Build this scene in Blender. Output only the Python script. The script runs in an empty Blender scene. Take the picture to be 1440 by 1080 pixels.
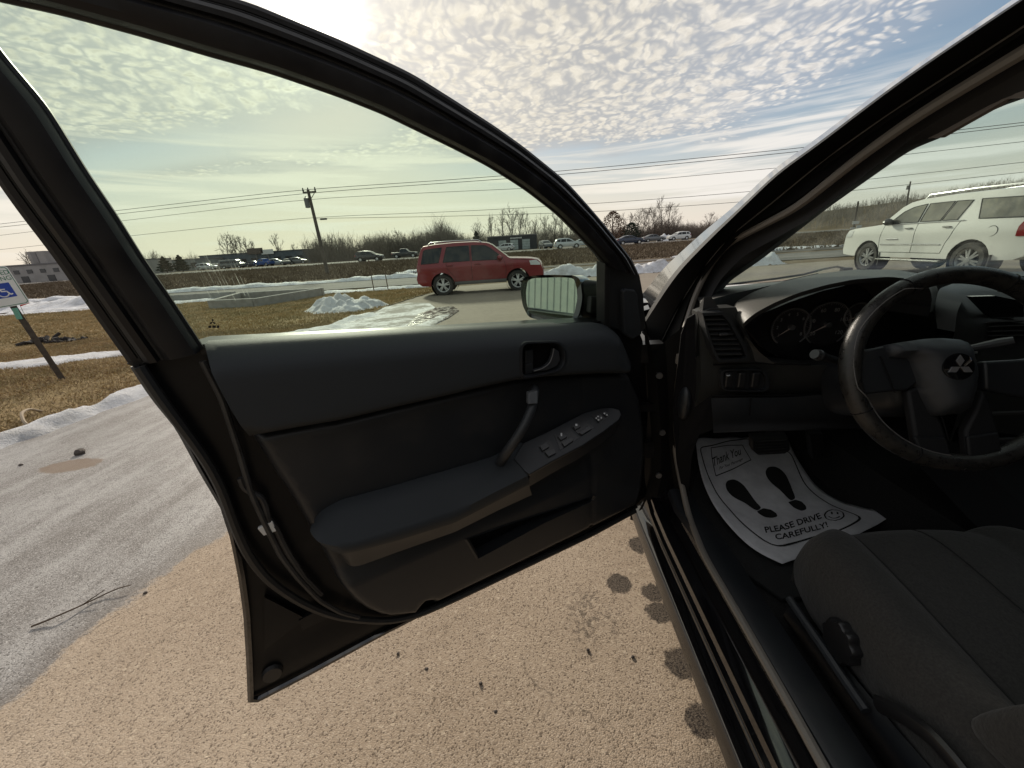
import bpy, math, random
import numpy as np
from mathutils import Vector, Matrix, geometry, noise

random.seed(7); RNG = np.random.default_rng(7)
SC = bpy.context.scene
COL = SC.collection

# ------------------------------------------------------------------ camera
F_PX, PX0, PY0, EYE = 541.0, 720.0, 540.0, 1.2      # focal length in photo pixels, principal point, eye height
_n = np.array([0.065, 1.0]); _n /= np.linalg.norm(_n)
_e = np.array([1.0, -0.065]); _e /= np.linalg.norm(_e)
PITCH = math.radians(19.689)
CP, SP = math.cos(PITCH), math.sin(PITCH)
cam_d = bpy.data.cameras.new('camera'); cam = bpy.data.objects.new('camera', cam_d); COL.objects.link(cam)
cam_d.sensor_width = 36.0; cam_d.lens = F_PX / 1440.0 * 36.0
cam_d.clip_start = 0.02; cam_d.clip_end = 3000
_R = np.array([1.0, 0, 0]); _D = np.array([0, -SP, -CP]); _F = np.array([0, CP, -SP])
_ix = _e[0]*_R + _n[0]*_D; _iy = _e[1]*_R + _n[1]*_D
cm = Matrix(((_ix[0], -_iy[0], -_F[0], 0), (_ix[1], -_iy[1], -_F[1], 0), (_ix[2], -_iy[2], -_F[2], EYE), (0, 0, 0, 1)))
cam.matrix_world = cm
SC.camera = cam

# ------------------------------------------------------------------ light
SUN_AZ, SUN_EL = math.radians(-19.7), math.radians(25.0)   # azimuth measured from +Y towards +X
SUN_DIR = Vector((math.sin(SUN_AZ)*math.cos(SUN_EL), math.cos(SUN_AZ)*math.cos(SUN_EL), math.sin(SUN_EL)))
sd = bpy.data.lights.new('sun', 'SUN'); so = bpy.data.objects.new('sun', sd); COL.objects.link(so)
sd.energy = 3.2; sd.angle = math.radians(6.0); sd.color = (1.0, 0.90, 0.76)
so.rotation_euler = (-SUN_DIR).to_track_quat('-Z', 'Y').to_euler()
SC.view_settings.view_transform = 'Standard'; SC.view_settings.look = 'None'
SC.view_settings.gamma = 1.0; SC.view_settings.exposure = 0.35; SC.view_settings.use_curve_mapping = False
SC.cycles.max_bounces = 10; SC.cycles.transparent_max_bounces = 16
SC.cycles.sample_clamp_indirect = 4.0
SC.cycles.caustics_reflective = False; SC.cycles.caustics_refractive = False

class NG:
    """tiny helper for shader node maths"""
    def __init__(s, nt): s.nt = nt
    def n(s, t, **kw):
        nd = s.nt.nodes.new(t)
        for k, v in kw.items(): setattr(nd, k, v)
        return nd
    def put(s, sock, v):
        if isinstance(v, bpy.types.NodeSocket): s.nt.links.new(v, sock)
        else:
            try: sock.default_value = v
            except Exception: sock.default_value = (*v, 1.0)
    def m(s, op, a, b=0.0, c=0.0, clamp=False):
        nd = s.n('ShaderNodeMath', operation=op, use_clamp=clamp)
        for i, v in enumerate((a, b, c)): s.put(nd.inputs[i], v)
        return nd.outputs[0]
    def v(s, op, a, b=(0, 0, 0), sc=None):
        nd = s.n('ShaderNodeVectorMath', operation=op)
        s.put(nd.inputs[0], a)
        if op != 'SCALE': s.put(nd.inputs[1], b)
        if sc is not None: s.put(nd.inputs['Scale'], sc)
        return nd.outputs['Value'] if op in ('DOT_PRODUCT', 'LENGTH') else nd.outputs['Vector']
    def mix(s, f, a, b, mode='MIX'):
        nd = s.n('ShaderNodeMix', data_type='RGBA', blend_type=mode)
        s.put(nd.inputs[0], f); s.put(nd.inputs[6], a); s.put(nd.inputs[7], b)
        return nd.outputs[2]
    def ss(s, x, lo, hi, a=0.0, b=1.0):
        nd = s.n('ShaderNodeMapRange', interpolation_type='SMOOTHSTEP')
        for i, v in enumerate((x, lo, hi, a, b)): s.put(nd.inputs[i], v)
        return nd.outputs[0]
    def noise(s, vec, scale, detail=3.0, rough=0.5, dist=0.0, dim='3D'):
        nd = s.n('ShaderNodeTexNoise', noise_dimensions=dim)
        s.put(nd.inputs['Vector'], vec); s.put(nd.inputs['Scale'], scale); s.put(nd.inputs['Detail'], detail)
        s.put(nd.inputs['Roughness'], rough); s.put(nd.inputs['Distortion'], dist)
        return nd.outputs['Fac'], nd.outputs['Color']
    def vor(s, vec, scale, feature='F1', rnd=1.0, dim='3D', smooth=None):
        nd = s.n('ShaderNodeTexVoronoi', feature=feature, voronoi_dimensions=dim)
        s.put(nd.inputs['Vector'], vec); s.put(nd.inputs['Scale'], scale); s.put(nd.inputs['Randomness'], rnd)
        if smooth is not None: s.put(nd.inputs['Smoothness'], smooth)
        return nd.outputs['Distance'], nd.outputs.get('Color')
    def sep(s, v):
        nd = s.n('ShaderNodeSeparateXYZ'); s.put(nd.inputs[0], v); return nd.outputs
    def comb(s, x, y, z=0.0):
        nd = s.n('ShaderNodeCombineXYZ')
        for i, v in enumerate((x, y, z)): s.put(nd.inputs[i], v)
        return nd.outputs[0]

# ------------------------------------------------------------------ sky: Nishita with a thin altocumulus sheet
W = bpy.data.worlds.new('World'); SC.world = W; W.use_nodes = True
W.node_tree.nodes.clear(); g = NG(W.node_tree)
sky = g.n('ShaderNodeTexSky', sky_type='NISHITA')
sky.sun_disc = False; sky.sun_elevation = SUN_EL; sky.sun_rotation = SUN_AZ
sky.air_density = 1.0; sky.dust_density = 0.8; sky.ozone_density = 1.0; sky.altitude = 200
d = g.n('ShaderNodeTexCoord').outputs['Generated']
dx, dy, dz = g.sep(d)
zc = g.m('MAXIMUM', dz, 0.02)
px_ = g.m('DIVIDE', dx, zc); py_ = g.m('DIVIDE', dy, zc)
p = g.comb(px_, py_, 0.0)
cs = g.m('MAXIMUM', g.v('DOT_PRODUCT', d, tuple(SUN_DIR)), 0.0)
# warp and cells
_, wc = g.noise(p, 1.6, 3.0, 0.55)
warp = g.v('SCALE', g.v('SUBTRACT', wc, (0.5, 0.5, 0.5)), sc=0.30)
_, wc2 = g.noise(p, 9.0, 2.0, 0.5)
warp2 = g.v('SCALE', g.v('SUBTRACT', wc2, (0.5, 0.5, 0.5)), sc=0.05)
pw = g.v('ADD', g.v('ADD', p, warp), warp2)
rr_ = g.m('MAXIMUM', g.v('LENGTH', p), 0.2)
pst = g.v('SCALE', pw, sc=g.m('POWER', rr_, -0.42))
cellA, _ = g.vor(pst, 12.5, 'SMOOTH_F1', 1.0, '2D', 0.22)
cellB, _ = g.vor(pst, 21.0, 'SMOOTH_F1', 1.0, '2D', 0.22)
szn, _ = g.noise(p, 0.9, 2.0, 0.5)
szm = g.ss(szn, 0.40, 0.60)
cell = g.m('ADD', g.m('MULTIPLY', cellA, szm), g.m('MULTIPLY', cellB, g.m('SUBTRACT', 1.0, szm)))
cell2, _ = g.vor(pst, 38.0, 'SMOOTH_F1', 1.0, '2D', 0.25)
puff = g.m('ADD', g.m('MULTIPLY', g.ss(cell, 0.08, 0.60, 1.0, 0.0), 0.68), g.m('MULTIPLY', g.ss(cell2, 0.08, 0.60, 1.0, 0.0), 0.32))
fb, _ = g.noise(pst, 24.0, 5.0, 0.6)
big, _ = g.noise(p, 1.1, 3.0, 0.55)
mid, _ = g.noise(g.v('MULTIPLY', p, (1.0, 0.7, 1.0)), 3.2, 3.0, 0.55)
# coverage of the deck, in plane coordinates
wob = g.m('MULTIPLY', g.m('SUBTRACT', big, 0.5), 2.6)
e1 = g.m('SUBTRACT', 5.1, g.m('ADD', py_, wob))                                             # far edge of the deck
e2 = g.m('SUBTRACT', g.m('SUBTRACT', 2.45, px_), g.m('MULTIPLY', wob, 0.45))             # right edge: clear blue beyond
e2 = g.m('ADD', e2, g.m('MULTIPLY', g.m('SUBTRACT', py_, 3.0), 0.12))
edge = g.m('MINIMUM', g.m('MULTIPLY', e1, 0.9), g.m('MULTIPLY', e2, 1.1))
# clear lane in the left part
lane = g.m('ABSOLUTE', g.m('SUBTRACT', py_, g.m('ADD', 3.62, g.m('MULTIPLY', g.m('ADD', px_, 1.0), -0.27))))
lane = g.m('ADD', g.m('MULTIPLY', g.m('SUBTRACT', lane, 0.42), 1.9), g.ss(px_, -1.1, -0.2, 0.0, 2.5))
edge = g.m('MINIMUM', edge, g.m('ADD', lane, g.m('MULTIPLY', wob, 0.25)))
cover = g.ss(edge, -0.55, 0.70)
dens = g.m('ADD', g.m('MULTIPLY', puff, 0.80), g.m('ADD', g.m('MULTIPLY', fb, 0.45), g.m('MULTIPLY', mid, 0.40)))
dens = g.m('ADD', dens, g.m('MULTIPLY', g.m('SUBTRACT', cover, 1.0), 1.05))
alpha = g.ss(dens, 0.32, 1.08)
# low streaky cirrus towards the horizon
el = g.m('ARCSINE', dz); az = g.m('ARCTAN2', dx, dy)
sv = g.comb(g.m('ADD', g.m('MULTIPLY', az, 1.7), g.m('MULTIPLY', el, 6.0)), g.m('MULTIPLY', el, 30.0), 0.0)
st, _ = g.noise(sv, 1.0, 5.0, 0.58, 0.5)
sband = g.m('MULTIPLY', g.ss(el, 0.27, 0.17), g.ss(el, 0.01, 0.06))
salpha = g.m('MULTIPLY', g.m('MULTIPLY', g.ss(st, 0.45, 0.60), sband), 0.85)
# radiance (values before the strength of 0.1)
glow = g.m('POWER', cs, 560.0); glow2 = g.m('POWER', cs, 22.0)
lum = g.m('ADD', g.m('ADD', 6.4, g.m('MULTIPLY', glow2, 2.2)), g.m('MULTIPLY', glow, 24.0))
warmth = g.ss(cs, 0.55, 0.98)
ccol = g.mix(warmth, (1.06, 1.01, 0.95), (1.06, 0.985, 0.83))
bright = g.v('SCALE', g.v('SCALE', ccol, sc=lum), sc=g.m('ADD', 0.66, g.m('MULTIPLY', fb, 0.66)))
core = g.m('MULTIPLY', g.ss(dens, 0.95, 1.32), g.ss(px_, 0.6, -1.6, 0.03, 0.20))           # thicker cores stay grey against the light
bright = g.v('SCALE', bright, sc=g.m('SUBTRACT', 1.0, core))
gapc = g.v('SCALE', g.mix(warmth, (0.96, 1.0, 1.10), (1.04, 1.0, 0.93)), sc=g.m('ADD', g.m('ADD', 4.0, g.m('MULTIPLY', glow2, 2.6)), g.m('MULTIPLY', glow, 22.0)))
base = g.v('MULTIPLY', sky.outputs[0], (1.10, 1.08, 1.03))
bl_ = g.v('DOT_PRODUCT', base, (0.33, 0.34, 0.33))
base = g.v('SCALE', base, sc=g.m('DIVIDE', 1.0, g.m('ADD', 1.0, g.m('MULTIPLY', bl_, 0.10))))      # thin high veil evens out the aureole
hz = g.ss(el, 0.25, 0.02)
veil = g.v('SCALE', g.mix(warmth, (0.98, 0.88, 0.80), (1.05, 0.95, 0.80)), sc=7.0)
base = g.mix(g.m('MULTIPLY', hz, 0.80), base, veil)
c0 = g.mix(g.m('MULTIPLY', cover, g.ss(cs, 0.3, 0.9, 0.35, 0.85)), base, gapc)
c1 = g.mix(salpha, c0, g.v('SCALE', ccol, sc=g.m('ADD', 7.0, g.m('MULTIPLY', glow2, 1.5))))
c2 = g.mix(g.m('MULTIPLY', alpha, 0.95), c1, bright)
bg = g.n('ShaderNodeBackground'); g.put(bg.inputs[0], c2); bg.inputs[1].default_value = 0.1
out = g.n('ShaderNodeOutputWorld'); W.node_tree.links.new(bg.outputs[0], out.inputs[0])

# ------------------------------------------------------------------ pixel rays -> places (photo pixels of the 1440 x 1080 original)
CAZ = math.radians(3.25)                      # the black car points 3.25 degrees right of the camera's heading
CR = np.array([[math.cos(CAZ), -math.sin(CAZ)], [math.sin(CAZ), math.cos(CAZ)]])
def ray(x, y):
    a, b = x - PX0, y - PY0
    r = a*_e[0] + b*_e[1]; dn = a*_n[0] + b*_n[1]
    return np.array([r, F_PX*CP - dn*SP, -F_PX*SP - dn*CP])
def w2c(v): return np.array([*(CR @ np.asarray(v[:2])), v[2]])
def c2w(v): return np.array([*(CR.T @ np.asarray(v[:2])), v[2]])
EYEV = np.array([0, 0, EYE])
def cray(x, y):
    v = ray(x, y); return np.array([*(CR @ v[:2]), v[2]])
def hit(x, y, P, N):                          # car coordinates: ray meets plane
    v = cray(x, y); P = np.asarray(P, float); N = np.asarray(N, float)
    return EYEV + v * (np.dot(P - EYEV, N) / np.dot(v, N))
def ca(x, y, a): return hit(x, y, (a, 0, 0), (1, 0, 0))
def cb(x, y, b): return hit(x, y, (0, b, 0), (0, 1, 0))
def cz(x, y, z): return hit(x, y, (0, 0, z), (0, 0, 1))
TY = [-80, 1, 15, 34, 62, 900]; TZ = [0, 0, -0.31, -0.36, 0.2, 0.2]
def terr(y): return float(np.interp(y, TY, TZ))
def gt(x, y, dz=0.0):                         # world: ray meets the ground
    v = ray(x, y); v = v / np.linalg.norm(v[:2]); t = 0.3; st_ = 0.02
    while t < 900:
        q = EYEV + v*t
        if q[2] <= terr(q[1]) + dz: break
        st_ = 0.004*t + 0.005; t += st_
    return EYEV + v*t
def wy(x, y, Y):                              # world: ray meets the plane at distance Y
    v = ray(x, y); return EYEV + v*(Y/v[1])
def wz(x, y, z):
    v = ray(x, y); return EYEV + v*((z-EYE)/v[2])

# ------------------------------------------------------------------ materials
MATS = {}
def mat(name, col, rough=0.6, metal=0.0, col2=None, vscale=8.0, vdet=4.0, vlo=0.35, vhi=0.7, bump=0.0, bscale=40.0,
        bdist=0.01, spec=0.5, coat=0.0, emit=None, rvar=0.0, bdet=3.0, sheen=0.0):
    if name in MATS: return MATS[name]
    m = bpy.data.materials.new(name); m.use_nodes = True; MATS[name] = m
    nt = m.node_tree; b = nt.nodes['Principled BSDF']; q = NG(nt)
    b.inputs['Base Color'].default_value = (*col, 1); b.inputs['Roughness'].default_value = rough
    b.inputs['Metallic'].default_value = metal; b.inputs['Specular IOR Level'].default_value = spec
    b.inputs['Coat Weight'].default_value = coat; b.inputs['Coat Roughness'].default_value = 0.04
    if sheen: b.inputs['Sheen Weight'].default_value = sheen
    co = q.n('ShaderNodeTexCoord').outputs['Object']
    if col2 is not None or rvar:
        f, _ = q.noise(co, vscale, vdet, 0.6)
        f = q.ss(f, vlo, vhi)
        if col2 is not None: q.put(b.inputs['Base Color'], q.mix(f, (*col, 1), (*col2, 1)))
        if rvar: q.put(b.inputs['Roughness'], q.m('ADD', rough, q.m('MULTIPLY', q.m('SUBTRACT', f, 0.5), rvar)))
    if bump:
        h, _ = q.noise(co, bscale, bdet, 0.6)
        bn = q.n('ShaderNodeBump'); q.put(bn.inputs['Height'], h); bn.inputs['Strength'].default_value = bump
        bn.inputs['Distance'].default_value = bdist
        nt.links.new(bn.outputs[0], b.inputs['Normal'])
    if emit:
        b.inputs['Emission Color'].default_value = (*emit[:3], 1); b.inputs['Emission Strength'].default_value = emit[3]
    return m

def glass_mat(name, tint, refl=1.0, rough=0.0, dirt=0.0):
    m = bpy.data.materials.new(name); m.use_nodes = True; nt = m.node_tree; nt.nodes.clear(); q = NG(nt)
    tr = q.n('ShaderNodeBsdfTransparent'); tr.inputs[0].default_value = (*tint, 1)
    gl = q.n('ShaderNodeBsdfGlossy'); gl.inputs['Roughness'].default_value = rough; gl.inputs[0].default_value = (refl, refl, refl, 1)
    lw = q.n('ShaderNodeLayerWeight'); lw.inputs[0].default_value = 0.5
    fac = q.m('ADD', 0.02, q.m('MULTIPLY', q.m('POWER', lw.outputs['Facing'], 5.0), 0.35))
    mx = q.n('ShaderNodeMixShader'); q.put(mx.inputs[0], fac)
    nt.links.new(tr.outputs[0], mx.inputs[1]); nt.links.new(gl.outputs[0], mx.inputs[2])
    last = mx
    if dirt:
        co = q.n('ShaderNodeTexCoord').outputs['Object']
        f, _ = q.noise(co, 7.0, 6.0, 0.65); f2, _ = q.noise(co, 90.0, 2.0, 0.5)
        fac = q.m('ADD', q.m('MULTIPLY', q.ss(f, 0.38, 0.75), dirt), q.m('MULTIPLY', q.ss(f2, 0.70, 0.78), dirt*1.5))
        df = q.n('ShaderNodeBsdfTranslucent'); df.inputs[0].default_value = (0.75, 0.74, 0.68, 1)
        mx2 = q.n('ShaderNodeMixShader'); q.put(mx2.inputs[0], fac)
        nt.links.new(mx.outputs[0], mx2.inputs[1]); nt.links.new(df.outputs[0], mx2.inputs[2]); last = mx2
    o = q.n('ShaderNodeOutputMaterial'); nt.links.new(last.outputs[0], o.inputs[0])
    return m

PAINT_BLACK = mat('black_paint', (0.005, 0.005, 0.006), 0.16, coat=1.0, col2=(0.014, 0.0135, 0.013), vscale=14, vlo=0.6, vhi=0.9, rvar=0.14)
INNER_PAINT = mat('door_inner_paint', (0.007, 0.007, 0.0075), 0.42, col2=(0.016, 0.015, 0.014), vscale=16, vlo=0.5, vhi=0.85, spec=0.25, rvar=0.2)
PLASTIC = mat('charcoal_plastic', (0.023, 0.026, 0.030), 0.52, bump=0.25, bscale=900, bdist=0.0012, bdet=1.0, col2=(0.029, 0.031, 0.034), vscale=5)
PLASTIC_LO = mat('charcoal_plastic_smooth', (0.015, 0.017, 0.020), 0.47, bump=0.2, bscale=600, bdist=0.001, bdet=2.0, col2=(0.024, 0.024, 0.025), vscale=11, vdet=8, vlo=.45, vhi=.8, rvar=.12)
PLASTIC_SOFT = mat('soft_door_vinyl', (0.028, 0.032, 0.036), 0.62, spec=.3, bump=0.3, bscale=1100, bdist=0.0012, bdet=1.0)
DASHM = mat('dash_vinyl', (0.028, 0.029, 0.028), 0.46, bump=0.3, bscale=900, bdist=0.001, bdet=1.0)
RUBBER = mat('black_rubber', (0.014, 0.014, 0.014), 0.5, col2=(0.035, 0.033, 0.03), vscale=30, vlo=0.5, vhi=0.9)
RUBBER_GREY = mat('dusty_rubber', (0.036, 0.035, 0.034), 0.5, col2=(0.02, 0.019, 0.019), vscale=25)
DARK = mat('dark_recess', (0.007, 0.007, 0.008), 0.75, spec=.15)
FABRIC = mat('seat_fabric', (0.022, 0.021, 0.020), 0.95, col2=(0.040, 0.038, 0.035), vscale=260, vdet=5, vlo=.3, vhi=.7, bump=0.7, bscale=70, bdist=0.004, bdet=8, sheen=0.12)
FABRIC2 = mat('seat_fabric_insert', (0.028, 0.028, 0.027), 0.95, col2=(0.04, 0.04, 0.038), vscale=350, vdet=2, bump=0.5, bscale=600, bdist=0.002, sheen=0.2)
CARPET = mat('carpet', (0.012, 0.012, 0.012), 1.0, col2=(0.022, 0.021, 0.02), vscale=200, bump=0.8, bscale=400, bdist=0.004)
LEATHER = mat('wheel_leather', (0.016, 0.015, 0.014), 0.36, col2=(0.03, 0.028, 0.025), vscale=60, bump=0.35, bscale=450, bdist=0.0015, rvar=0.2)
CHROME = mat('chrome', (0.75, 0.75, 0.76), 0.12, 1.0)
SILVER = mat('worn_silver', (0.45, 0.45, 0.46), 0.35, 1.0)
GLASS_DOOR = glass_mat('green_tinted_glass', (0.89, 0.96, 0.905), 1.0, 0.0, 0.010)
GLASS_WIND = glass_mat('windshield_glass', (0.875, 0.94, 0.90), 1.0, 0.0, 0.035)
MIRROR = mat('mirror_silver', (0.8, 0.82, 0.82), 0.02, 1.0)
WHITE_CLIP = mat('white_clip', (0.62, 0.62, 0.6), 0.5)
PALE_MARK = mat('pale_print', (0.55, 0.56, 0.56), 0.6)
STITCH = mat('grey_stitching', (0.13, 0.125, 0.12), 0.8)

# ------------------------------------------------------------------ mesh helpers
OFF = np.array([1.27, 0.0, 0.0])            # the black car's own origin, in car coordinates
def link_mesh(name, V, Fc, m, parent=None, smooth=True, sharp=35, off=None, mats=None, fm=None):
    V = np.asarray(V, dtype=float)
    if off is not None: V = V - off
    me = bpy.data.meshes.new(name); me.from_pydata([tuple(map(float, q)) for q in V], [], [tuple(map(int, f_)) for f_ in Fc])
    for mm in (mats or [m]): me.materials.append(mm)
    if fm is not None: me.polygons.foreach_set('material_index', fm)
    me.validate(clean_customdata=False)
    if smooth:
        me.polygons.foreach_set('use_smooth', [True]*len(me.polygons))
        try: me.set_sharp_from_angle(angle=math.radians(sharp))
        except Exception: pass
    me.update()
    o = bpy.data.objects.new(name, me); COL.objects.link(o)
    if parent is not None: o.parent = parent
    return o
def tag(o, label=None, cat=None, group=None, kind=None):
    if label: o['label'] = label
    if cat: o['category'] = cat
    if group: o['group'] = group
    if kind: o['kind'] = kind
    return o
def empty(name, loc, rz=0.0, label=None, cat=None, group=None):
    o = bpy.data.objects.new(name, None); COL.objects.link(o); o.location = loc; o.rotation_euler = (0, 0, rz)
    o.empty_display_size = 0.1
    return tag(o, label, cat, group)

class MB:
    def __init__(s): s.V = []; s.F = []; s.fm = []; s.cur = 0
    def add(s, V, Fc):
        k = len(s.V); s.V.extend([np.asarray(q, float) for q in V]); s.F.extend([tuple(i + k for i in f_) for f_ in Fc]); s.fm.extend([s.cur]*len(Fc))
    def box(s, c, sz, M=None):
        c = np.asarray(c, float); h = np.asarray(sz, float)/2
        vs = [np.array((i, j, k))*h for i in (-1, 1) for j in (-1, 1) for k in (-1, 1)]
        if M is not None: vs = [np.asarray(M) @ v for v in vs]
        s.add([c + v for v in vs], [(0, 1, 3, 2), (4, 6, 7, 5), (0, 4, 5, 1), (2, 3, 7, 6), (0, 2, 6, 4), (1, 5, 7, 3)])
    def tube(s, path, r, n=8, caps=True, flat=None):
        P = [np.asarray(q, float) for q in path]; k = len(P); rs = r if hasattr(r, '__len__') else [r]*k
        rings = []; up = None
        for i in range(k):
            t = P[min(i+1, k-1)] - P[max(i-1, 0)]; t = t/(np.linalg.norm(t)+1e-12)
            if up is None:
                up = np.array([0, 0, 1.0]) if abs(t[2]) < 0.9 else np.array([1.0, 0, 0])
            a = up - t*np.dot(up, t); a /= (np.linalg.norm(a)+1e-12); b = np.cross(t, a); up = a
            fa, fb_ = (1, 1) if flat is None else flat
            rings.append([P[i] + rs[i]*(fa*math.cos(2*math.pi*j/n)*a + fb_*math.sin(2*math.pi*j/n)*b) for j in range(n)])
        s.loft(rings, True, caps)
    def loft(s, rings, closed=True, caps=False):
        n = len(rings[0]); V = [v for r_ in rings for v in r_]; Fc = []
        for i in range(len(rings)-1):
            for j in range(n if closed else n-1):
                j2 = (j+1) % n
                Fc.append((i*n+j, i*n+j2, (i+1)*n+j2, (i+1)*n+j))
        if caps and closed:
            Fc.append(tuple(range(n-1, -1, -1))); k = (len(rings)-1)*n; Fc.append(tuple(range(k, k+n)))
        s.add(V, Fc)
    def prism(s, pts, vec):
        P = [np.asarray(q, float) for q in pts]; vec = np.asarray(vec, float); n = len(P)
        s.add(P + [q + vec for q in P], [tuple(range(n)), tuple(range(2*n-1, n-1, -1))] + [(i, i+n, (i+1) % n + n, (i+1) % n) for i in range(n)])
    def lathe(s, prof, c, ax='y', n=24, closed=False):
        # prof: list of (r, h) ; axis through c along ax
        rings = []
        for r_, h_ in prof:
            ring = []
            for j in range(n):
                t = 2*math.pi*j/n; u_, v_ = r_*math.cos(t), r_*math.sin(t)
                ring.append(np.asarray(c, float) + {'y': np.array([u_, h_, v_]), 'x': np.array([h_, u_, v_]), 'z': np.array([u_, v_, h_])}[ax])
            rings.append(ring)
        s.loft(rings, True, not closed)
    def ell(s, c, r, nu=10, nv=14, M=None):
        c = np.asarray(c, float); r = np.asarray(r, float); rings = []
        for i in range(nu+1):
            th = math.pi*i/nu; th = min(max(th, 0.02), math.pi-0.02)
            rg = []
            for j in range(nv):
                ph = 2*math.pi*j/nv
                v = np.array([math.sin(th)*math.cos(ph), math.sin(th)*math.sin(ph), math.cos(th)])*r
                if M is not None: v = np.asarray(M) @ v
                rg.append(c + v)
            rings.append(rg)
        s.loft(rings, True, True)
    def build(s, name, m, parent=None, **kw):
        return link_mesh(name, s.V, s.F, m, parent, **kw)
    def cbuild(s, name, m, parent, **kw):       # part of the black car, given in car coordinates
        return link_mesh(name, s.V, s.F, m, parent, off=OFF, **kw)

def bevel(o, w=0.003, seg=2):
    md = o.modifiers.new('bevel', 'BEVEL'); md.width = w; md.segments = seg; md.limit_method = 'ANGLE'; md.angle_limit = math.radians(40)
    return o
def resample(P, n):
    P = np.asarray(P, float); L = np.r_[0, np.cumsum(np.linalg.norm(np.diff(P, axis=0), axis=1))]
    t = np.linspace(0, L[-1], n); return np.stack([np.interp(t, L, P[:, k]) for k in range(P.shape[1])], 1)
def smooth_poly(P, n, closed=False, passes=2):
    P = resample(np.vstack([P, P[:1]]) if closed else P, n + 1 if closed else n)
    if closed: P = P[:-1]
    for _ in range(passes):
        if closed: P = 0.5*P + 0.25*np.roll(P, 1, 0) + 0.25*np.roll(P, -1, 0)
        else: P[1:-1] = 0.5*P[1:-1] + 0.25*P[:-2] + 0.25*P[2:]
    return P
def densify(P, step, closed=True):
    P = [np.asarray(q, float) for q in P]; out_ = []
    n = len(P)
    for i in range(n if closed else n-1):
        a, b = P[i], P[(i+1) % n]; k = max(1, int(np.linalg.norm(b-a)/step))
        out_ += [a + (b-a)*j/k for j in range(k)]
    if not closed: out_.append(P[-1])
    return out_
def inside(P, x, y):
    P = np.asarray(P); x0, y0 = P[:, 0], P[:, 1]; x1, y1 = np.roll(x0, -1), np.roll(y0, -1)
    x = np.asarray(x)[:, None]; y = np.asarray(y)[:, None]
    c = ((y0 > y) != (y1 > y)) & (x < (x1-x0)*(y-y0)/(y1-y0+1e-15) + x0)
    return (c.sum(1) % 2).astype(bool)
def inset(poly, d, n=None):
    P = np.array(densify(poly, .006)); 
    A = .5*np.sum(P[:, 0]*np.roll(P[:, 1], -1) - np.roll(P[:, 0], -1)*P[:, 1])
    T_ = np.roll(P, -2, 0) - np.roll(P, 2, 0); T_ /= (np.linalg.norm(T_, axis=1)[:, None] + 1e-12)
    Nn = np.c_[-T_[:, 1], T_[:, 0]]*(1 if A > 0 else -1)
    Q = P + Nn*d; dist = np.array([np.sqrt(((P - q)**2).sum(1)).min() for q in Q])
    Q = Q[dist > d*.93]
    return [tuple(q) for q in Q] + [tuple(Q[0])]
def cdt(outline, step, cons=(), holes=(), keep=None):
    """triangulated filled outline (2-D) with interior points; returns verts, faces"""
    O = densify(outline, step); n = len(O); verts = [Vector(q) for q in O]; edges = [(i, (i+1) % n) for i in range(n)]
    for c in cons:
        C = densify(c, step, False); k = len(verts); verts += [Vector(q) for q in C]; edges += [(k+i, k+i+1) for i in range(len(C)-1)]
    A = np.array(O); lo, hi = A.min(0), A.max(0)
    gx, gy = np.meshgrid(np.arange(lo[0], hi[0], step), np.arange(lo[1], hi[1], step)); gy = gy + 0.0
    gx = gx + (np.arange(gx.shape[0]) % 2)[:, None]*step*0.5
    gx, gy = gx.ravel(), gy.ravel(); ok = inside(A, gx, gy)
    if keep is not None: ok = ok & np.array([bool(o_) and keep(x, y) for x, y, o_ in zip(gx, gy, ok)])
    verts += [Vector((x, y)) for x, y in zip(gx[ok], gy[ok])]
    r = geometry.delaunay_2d_cdt(verts, edges, [list(range(n))], 1, step*0.05)
    V, Fc = np.array([tuple(v) for v in r[0]]), [tuple(f_) for f_ in r[2]]
    if holes:
        keep = np.ones(len(Fc), bool); cc = np.array([V[list(f_)].mean(0) for f_ in Fc])
        for h_ in holes: keep &= ~inside(np.array(h_), cc[:, 0], cc[:, 1])
        Fc = [f_ for f_, k in zip(Fc, keep) if k]
    return V, Fc
def sheet(outline, fmap, step, cons=(), holes=(), skirt=None, keep=None):
    """fmap(u, v) -> 3-D; skirt: vector by which the rim is drawn back so that the sheet has an edge"""
    V2, Fc = cdt(outline, step, cons, holes, keep)
    V = [np.asarray(fmap(u, v), float) for u, v in V2]
    if skirt is not None:
        cnt = {}
        for f_ in Fc:
            for a, b in zip(f_, f_[1:] + f_[:1]):
                cnt[(a, b)] = cnt.get((a, b), 0) + 1
        bd = [(a, b) for (a, b) in cnt if (b, a) not in cnt]
        mp = {}; sk = np.asarray(skirt, float)
        for a, b in bd:
            for q in (a, b):
                if q not in mp: mp[q] = len(V); V.append(V[q] + sk)
        Fc = Fc + [(b, a, mp[a], mp[b]) for a, b in bd]
    return V, Fc
def ribbon(polys, n, closed=False):
    rings = [list(resample(P_, n)) for P_ in polys]
    m_ = MB(); m_.loft(rings, closed, False) if not closed else m_.loft(rings, True, False)
    return m_
def ribbon_solid(polys, n, back):
    """loft through polylines (side by side) and close it with a copy shifted by the vector back"""
    R_ = [resample(P_, n) for P_ in polys]; bk = np.asarray(back, float)
    rings = [[r_[i] for r_ in R_] + [R_[-1][i] + bk, R_[0][i] + bk] for i in range(n)]
    m_ = MB(); m_.loft(rings, True, True); return m_
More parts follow.
